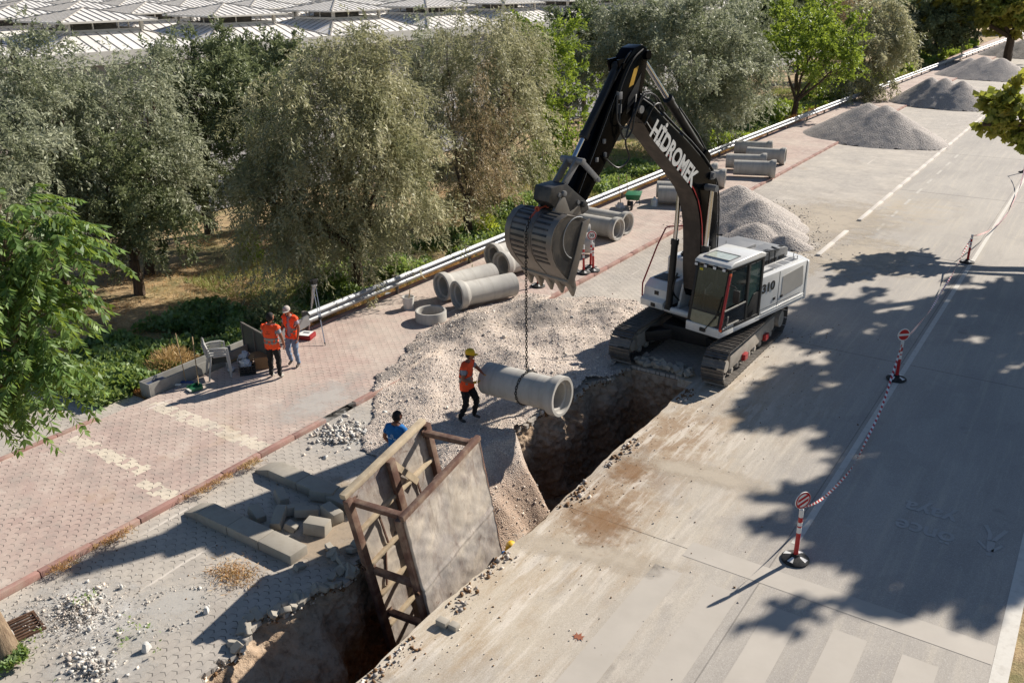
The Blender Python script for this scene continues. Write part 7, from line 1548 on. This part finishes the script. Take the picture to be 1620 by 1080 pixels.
for (x, y, lb) in ((-11.3, 7.9, 'patch of dry reddish grass on the shaded paving'),):
    r = np.random.default_rng(9); n = 700; p = np.stack([x+.25*r.normal(size=n), y+.18*r.normal(size=n), .02+.05*r.random(n)], 1); V, F = leaves(p, unit(r.normal(size=(n, 3))*[1, 1, .4]+[0, 0, .3]), .1, .012, r); tagp(link('dry_tuft', fastmesh('dry_tuft', V, F, m_dry, attr={'var': np.repeat(r.random(n), 4), 'clump': np.repeat(r.random(n), 4)})), lb, 'dry grass', kind='stuff')
# ================================================================ MARKET HALL with its field of roof lanterns
def seam_mat():
    s = NT('standing_seam_roof'); X, Y, Z = s.xyz(s.obj); n = s.noise(s.obj, .4, 5, .6)
    c = s.mix(s.ramp(n, .35, .65), C8(222, 217, 210), C8(236, 232, 226)); c = s.mix(s.m_('MULTIPLY', s.ramp(s.noise(s.obj, 1.5, 5, .7), .55, .75), .4), c, srgb('#978f84')); return s.col(c, .55, .0)
m_roof = seam_mat(); m_seam = mat('roof_seam', C8(168, 162, 154), .6); m_wall = mat('hall_wall_sheet', '#a39c93', .7, var=.08, vs=.5, dirt='#857b70', damt=.3, ds=1)
m_fascia = mat('pale_fascia', '#c2bdb3', .6, var=.06, vs=.4); m_lant = mat('lantern_frame', '#6f6a64', .7); m_ldk = mat('lantern_inside', '#3a3632', .9)
HA = R(4.9)
hall = empty('market_hall', (-55.0, 28, 0), rz=-HA, label='large market hall behind the trees under a field of pyramid roofs and lanterns', cat='hall')
P_ = 11.1; NX, NY = 8, 12; EZ = 5.5; AX = 6.55; HW = 3.0
# local axes: x away from the road is negative, y along the hall
def pyr(m, sm, cx, cy, h0, h1, b0, b1, nseam, ov=0.):
    c = [(-1, -1), (1, -1), (1, 1), (-1, 1)]
    V = [(cx+a*b0, cy+b*b0, h0) for a, b in c]+[(cx+a*b1, cy+b*b1, h1) for a, b in c]; m.add(V, [(i, (i+1) % 4, (i+1) % 4+4, i+4) for i in range(4)]+([(4, 5, 6, 7)] if b1 > .01 else []))
    for s_ in range(4):
        ux_, uy_ = c[s_], c[(s_+1) % 4]
        for k in range(1, nseam):
            t = -1+2*k/nseam; lim = abs(t); b_top = max(b1, lim*b0); hh = h0+(h1-h0)*(b0-b_top)/(b0-b1)
            def at_(u, bb_): return (cx+((ux_[0]+uy_[0])/2*bb_+(uy_[0]-ux_[0])/2*u), cy+((ux_[1]+uy_[1])/2*bb_+(uy_[1]-ux_[1])/2*u))
            p0 = at_(t*b0, b0); p1 = at_(t*b0, b_top)
            if math.dist(p0, p1) > .1: sm.bar((p0[0], p0[1], h0+.03), (p1[0], p1[1], hh+.03), .04, .035)
        sm.bar((cx+ux_[0]*b0, cy+ux_[1]*b0, h0+.03), (cx+ux_[0]*b1, cy+ux_[1]*b1, h1+.03), .12, .06)
proto = None
for i in range(NX):
    for j in range(NY):
        cx, cy = -5.6-i*P_, 8.6-P_+j*P_ 
        if i == 0 and j == 0: pass
        if proto is None:
            proto = empty('roof_bay'); proto.parent = hall; m = MB(); sm = MB(); pyr(m, sm, 0, 0, EZ+.05, AX, P_/2, HW-.4, 14); m.build('roof_sheet', m_roof, proto, smooth=0); sm.build('roof_seams', m_seam, proto, smooth=0)
            b = proto
        else: b = copy_tree(proto, hall)
        b.location = (cx, cy, 0)
lp = None
for i in range(NX):
    for j in range(NY):
        cx, cy = -5.6-i*P_, 8.6-P_+j*P_
        if lp is None:
            lp = empty('roof_lantern'); lp.parent = hall; m = MB(); sm = MB(); pyr(m, sm, 0, 0, 7.28, 8.02, HW+.35, .02, 12); r_ = m.build('lantern_roof', m_roof, lp, smooth=0); sm.build('lantern_seams', m_seam, lp, smooth=0)
            m = MB(); 
            for s_ in (-1, 1): m.bar((-HW-.33, s_*(HW+.33), 7.22), (HW+.33, s_*(HW+.33), 7.22), .08, .12); m.bar((s_*(HW+.33), -HW-.33, 7.22), (s_*(HW+.33), HW+.33, 7.22), .08, .12)
            m.build('lantern_eave', m_fascia, lp, smooth=0)
            m = MB(); B_ = HW-.45
            for a in (-1, 1):
                for b_ in (-1, 1): m.box((a*B_, b_*B_, 6.85), (.22, .22, .85))
                for t in (-.35, .35): m.box((a*B_, t*B_, 6.85), (.08, .08, .8)); m.box((t*B_, a*B_, 6.85), (.08, .08, .8))
                m.bar((a*B_, -B_, 6.6), (a*B_, B_, 6.6), .1, .25); m.bar((-B_, a*B_, 6.6), (B_, a*B_, 6.6), .1, .25)
            m.build('lantern_posts', m_fascia, lp, smooth=0); m = MB(); m.box((0, 0, 6.56), (2*B_-.3, 2*B_-.3, .04)); m.box((0, 0, 6.9), (.9*B_, 1.2*B_, .5)); m.build('lantern_void', m_lant, lp, smooth=0); b = lp
        else: b = copy_tree(lp, hall)
        b.location = (cx, cy, 0)
x0, y0, y1, x1 = 0, 8.6-P_-P_/2, 8.6-P_+(NY-.5)*P_, -5.6-(NX-.5)*P_
m = MB(); m.bb((-.02, y0, EZ-.75), (.14, y1, EZ+.06)); m.bb((-.6, y1, EZ-.75), (.14, y1+.16, EZ+.06)); m.build('gutter_fascia', m_fascia, hall, smooth=0)
m = MB(); m.bb((-.9, y0, 0), (-.7, y1-.6, EZ-.6)); m.bb((x1, y1-.8, 0), (-.9, y1-.6, EZ-.6)); w_ = m.build('wall', m_wall, hall, smooth=0)
for k in range(int((y1-y0)/5.55)):
    y = y0+1.0+k*5.55; m = MB(); m.bb((-.7, y-.22, 0), (-.45, y+.22, EZ-.7)); m.build('column', m_fascia, hall, smooth=0)
    m = MB()
    for q in range(22): m.bb((-.69, y+.5, .3+q*.18), (-.66, y+5.0, .4+q*.18))
    m.build('roller_shutter', m_wall, hall, smooth=0)
m = MB(); 
for q in range(9): m.bar((-.65, y0+2+q*11.1, EZ-.9), (.0, y0+2+q*11.1, EZ-.8), .1, .1)
m.build('eave_brackets', m_fascia, hall, smooth=0)
# green metal fence far right behind the bend
m_gf = mat('dark_green_fence', '#33463a', .6)
o = empty('metal_fence', (-24.5, 150, 0), label='dark green metal fence behind the far guardrail bend', cat='fence')
m = MB()
for z in (.25, 1.3): m.bar((0, -16, z), (0, 16, z), .06, .06)
m.build('fence_rails', m_gf, o, smooth=0); m = MB()
for k in range(96): m.bar((0, -15.9+k*.335, 0), (0, -15.9+k*.335, 1.45), .04, .04, upv=(1, 0, 0))
m.build('fence_bars', m_gf, o, smooth=0)
# street lamp on the median, outside the view, whose thin shadow crosses the slab
lampo = empty('street_lamp', (2.6, 41., 0), label='tall street lamp on the median outside the right edge', cat='street lamp')
m = MB(); m.tube([(0, 0, 0), (0, 0, 9.5), (-.3, 0, 10.4), (-1.2, 0, 10.8)], [.12, .08, .06, .05], 12); m.build('pole', m_galv, lampo); m = MB(); m.box((-1.5, 0, 10.8), (.7, .25, .12)); m.build('lamp_head', m_galvd, lampo, bevel=.03)
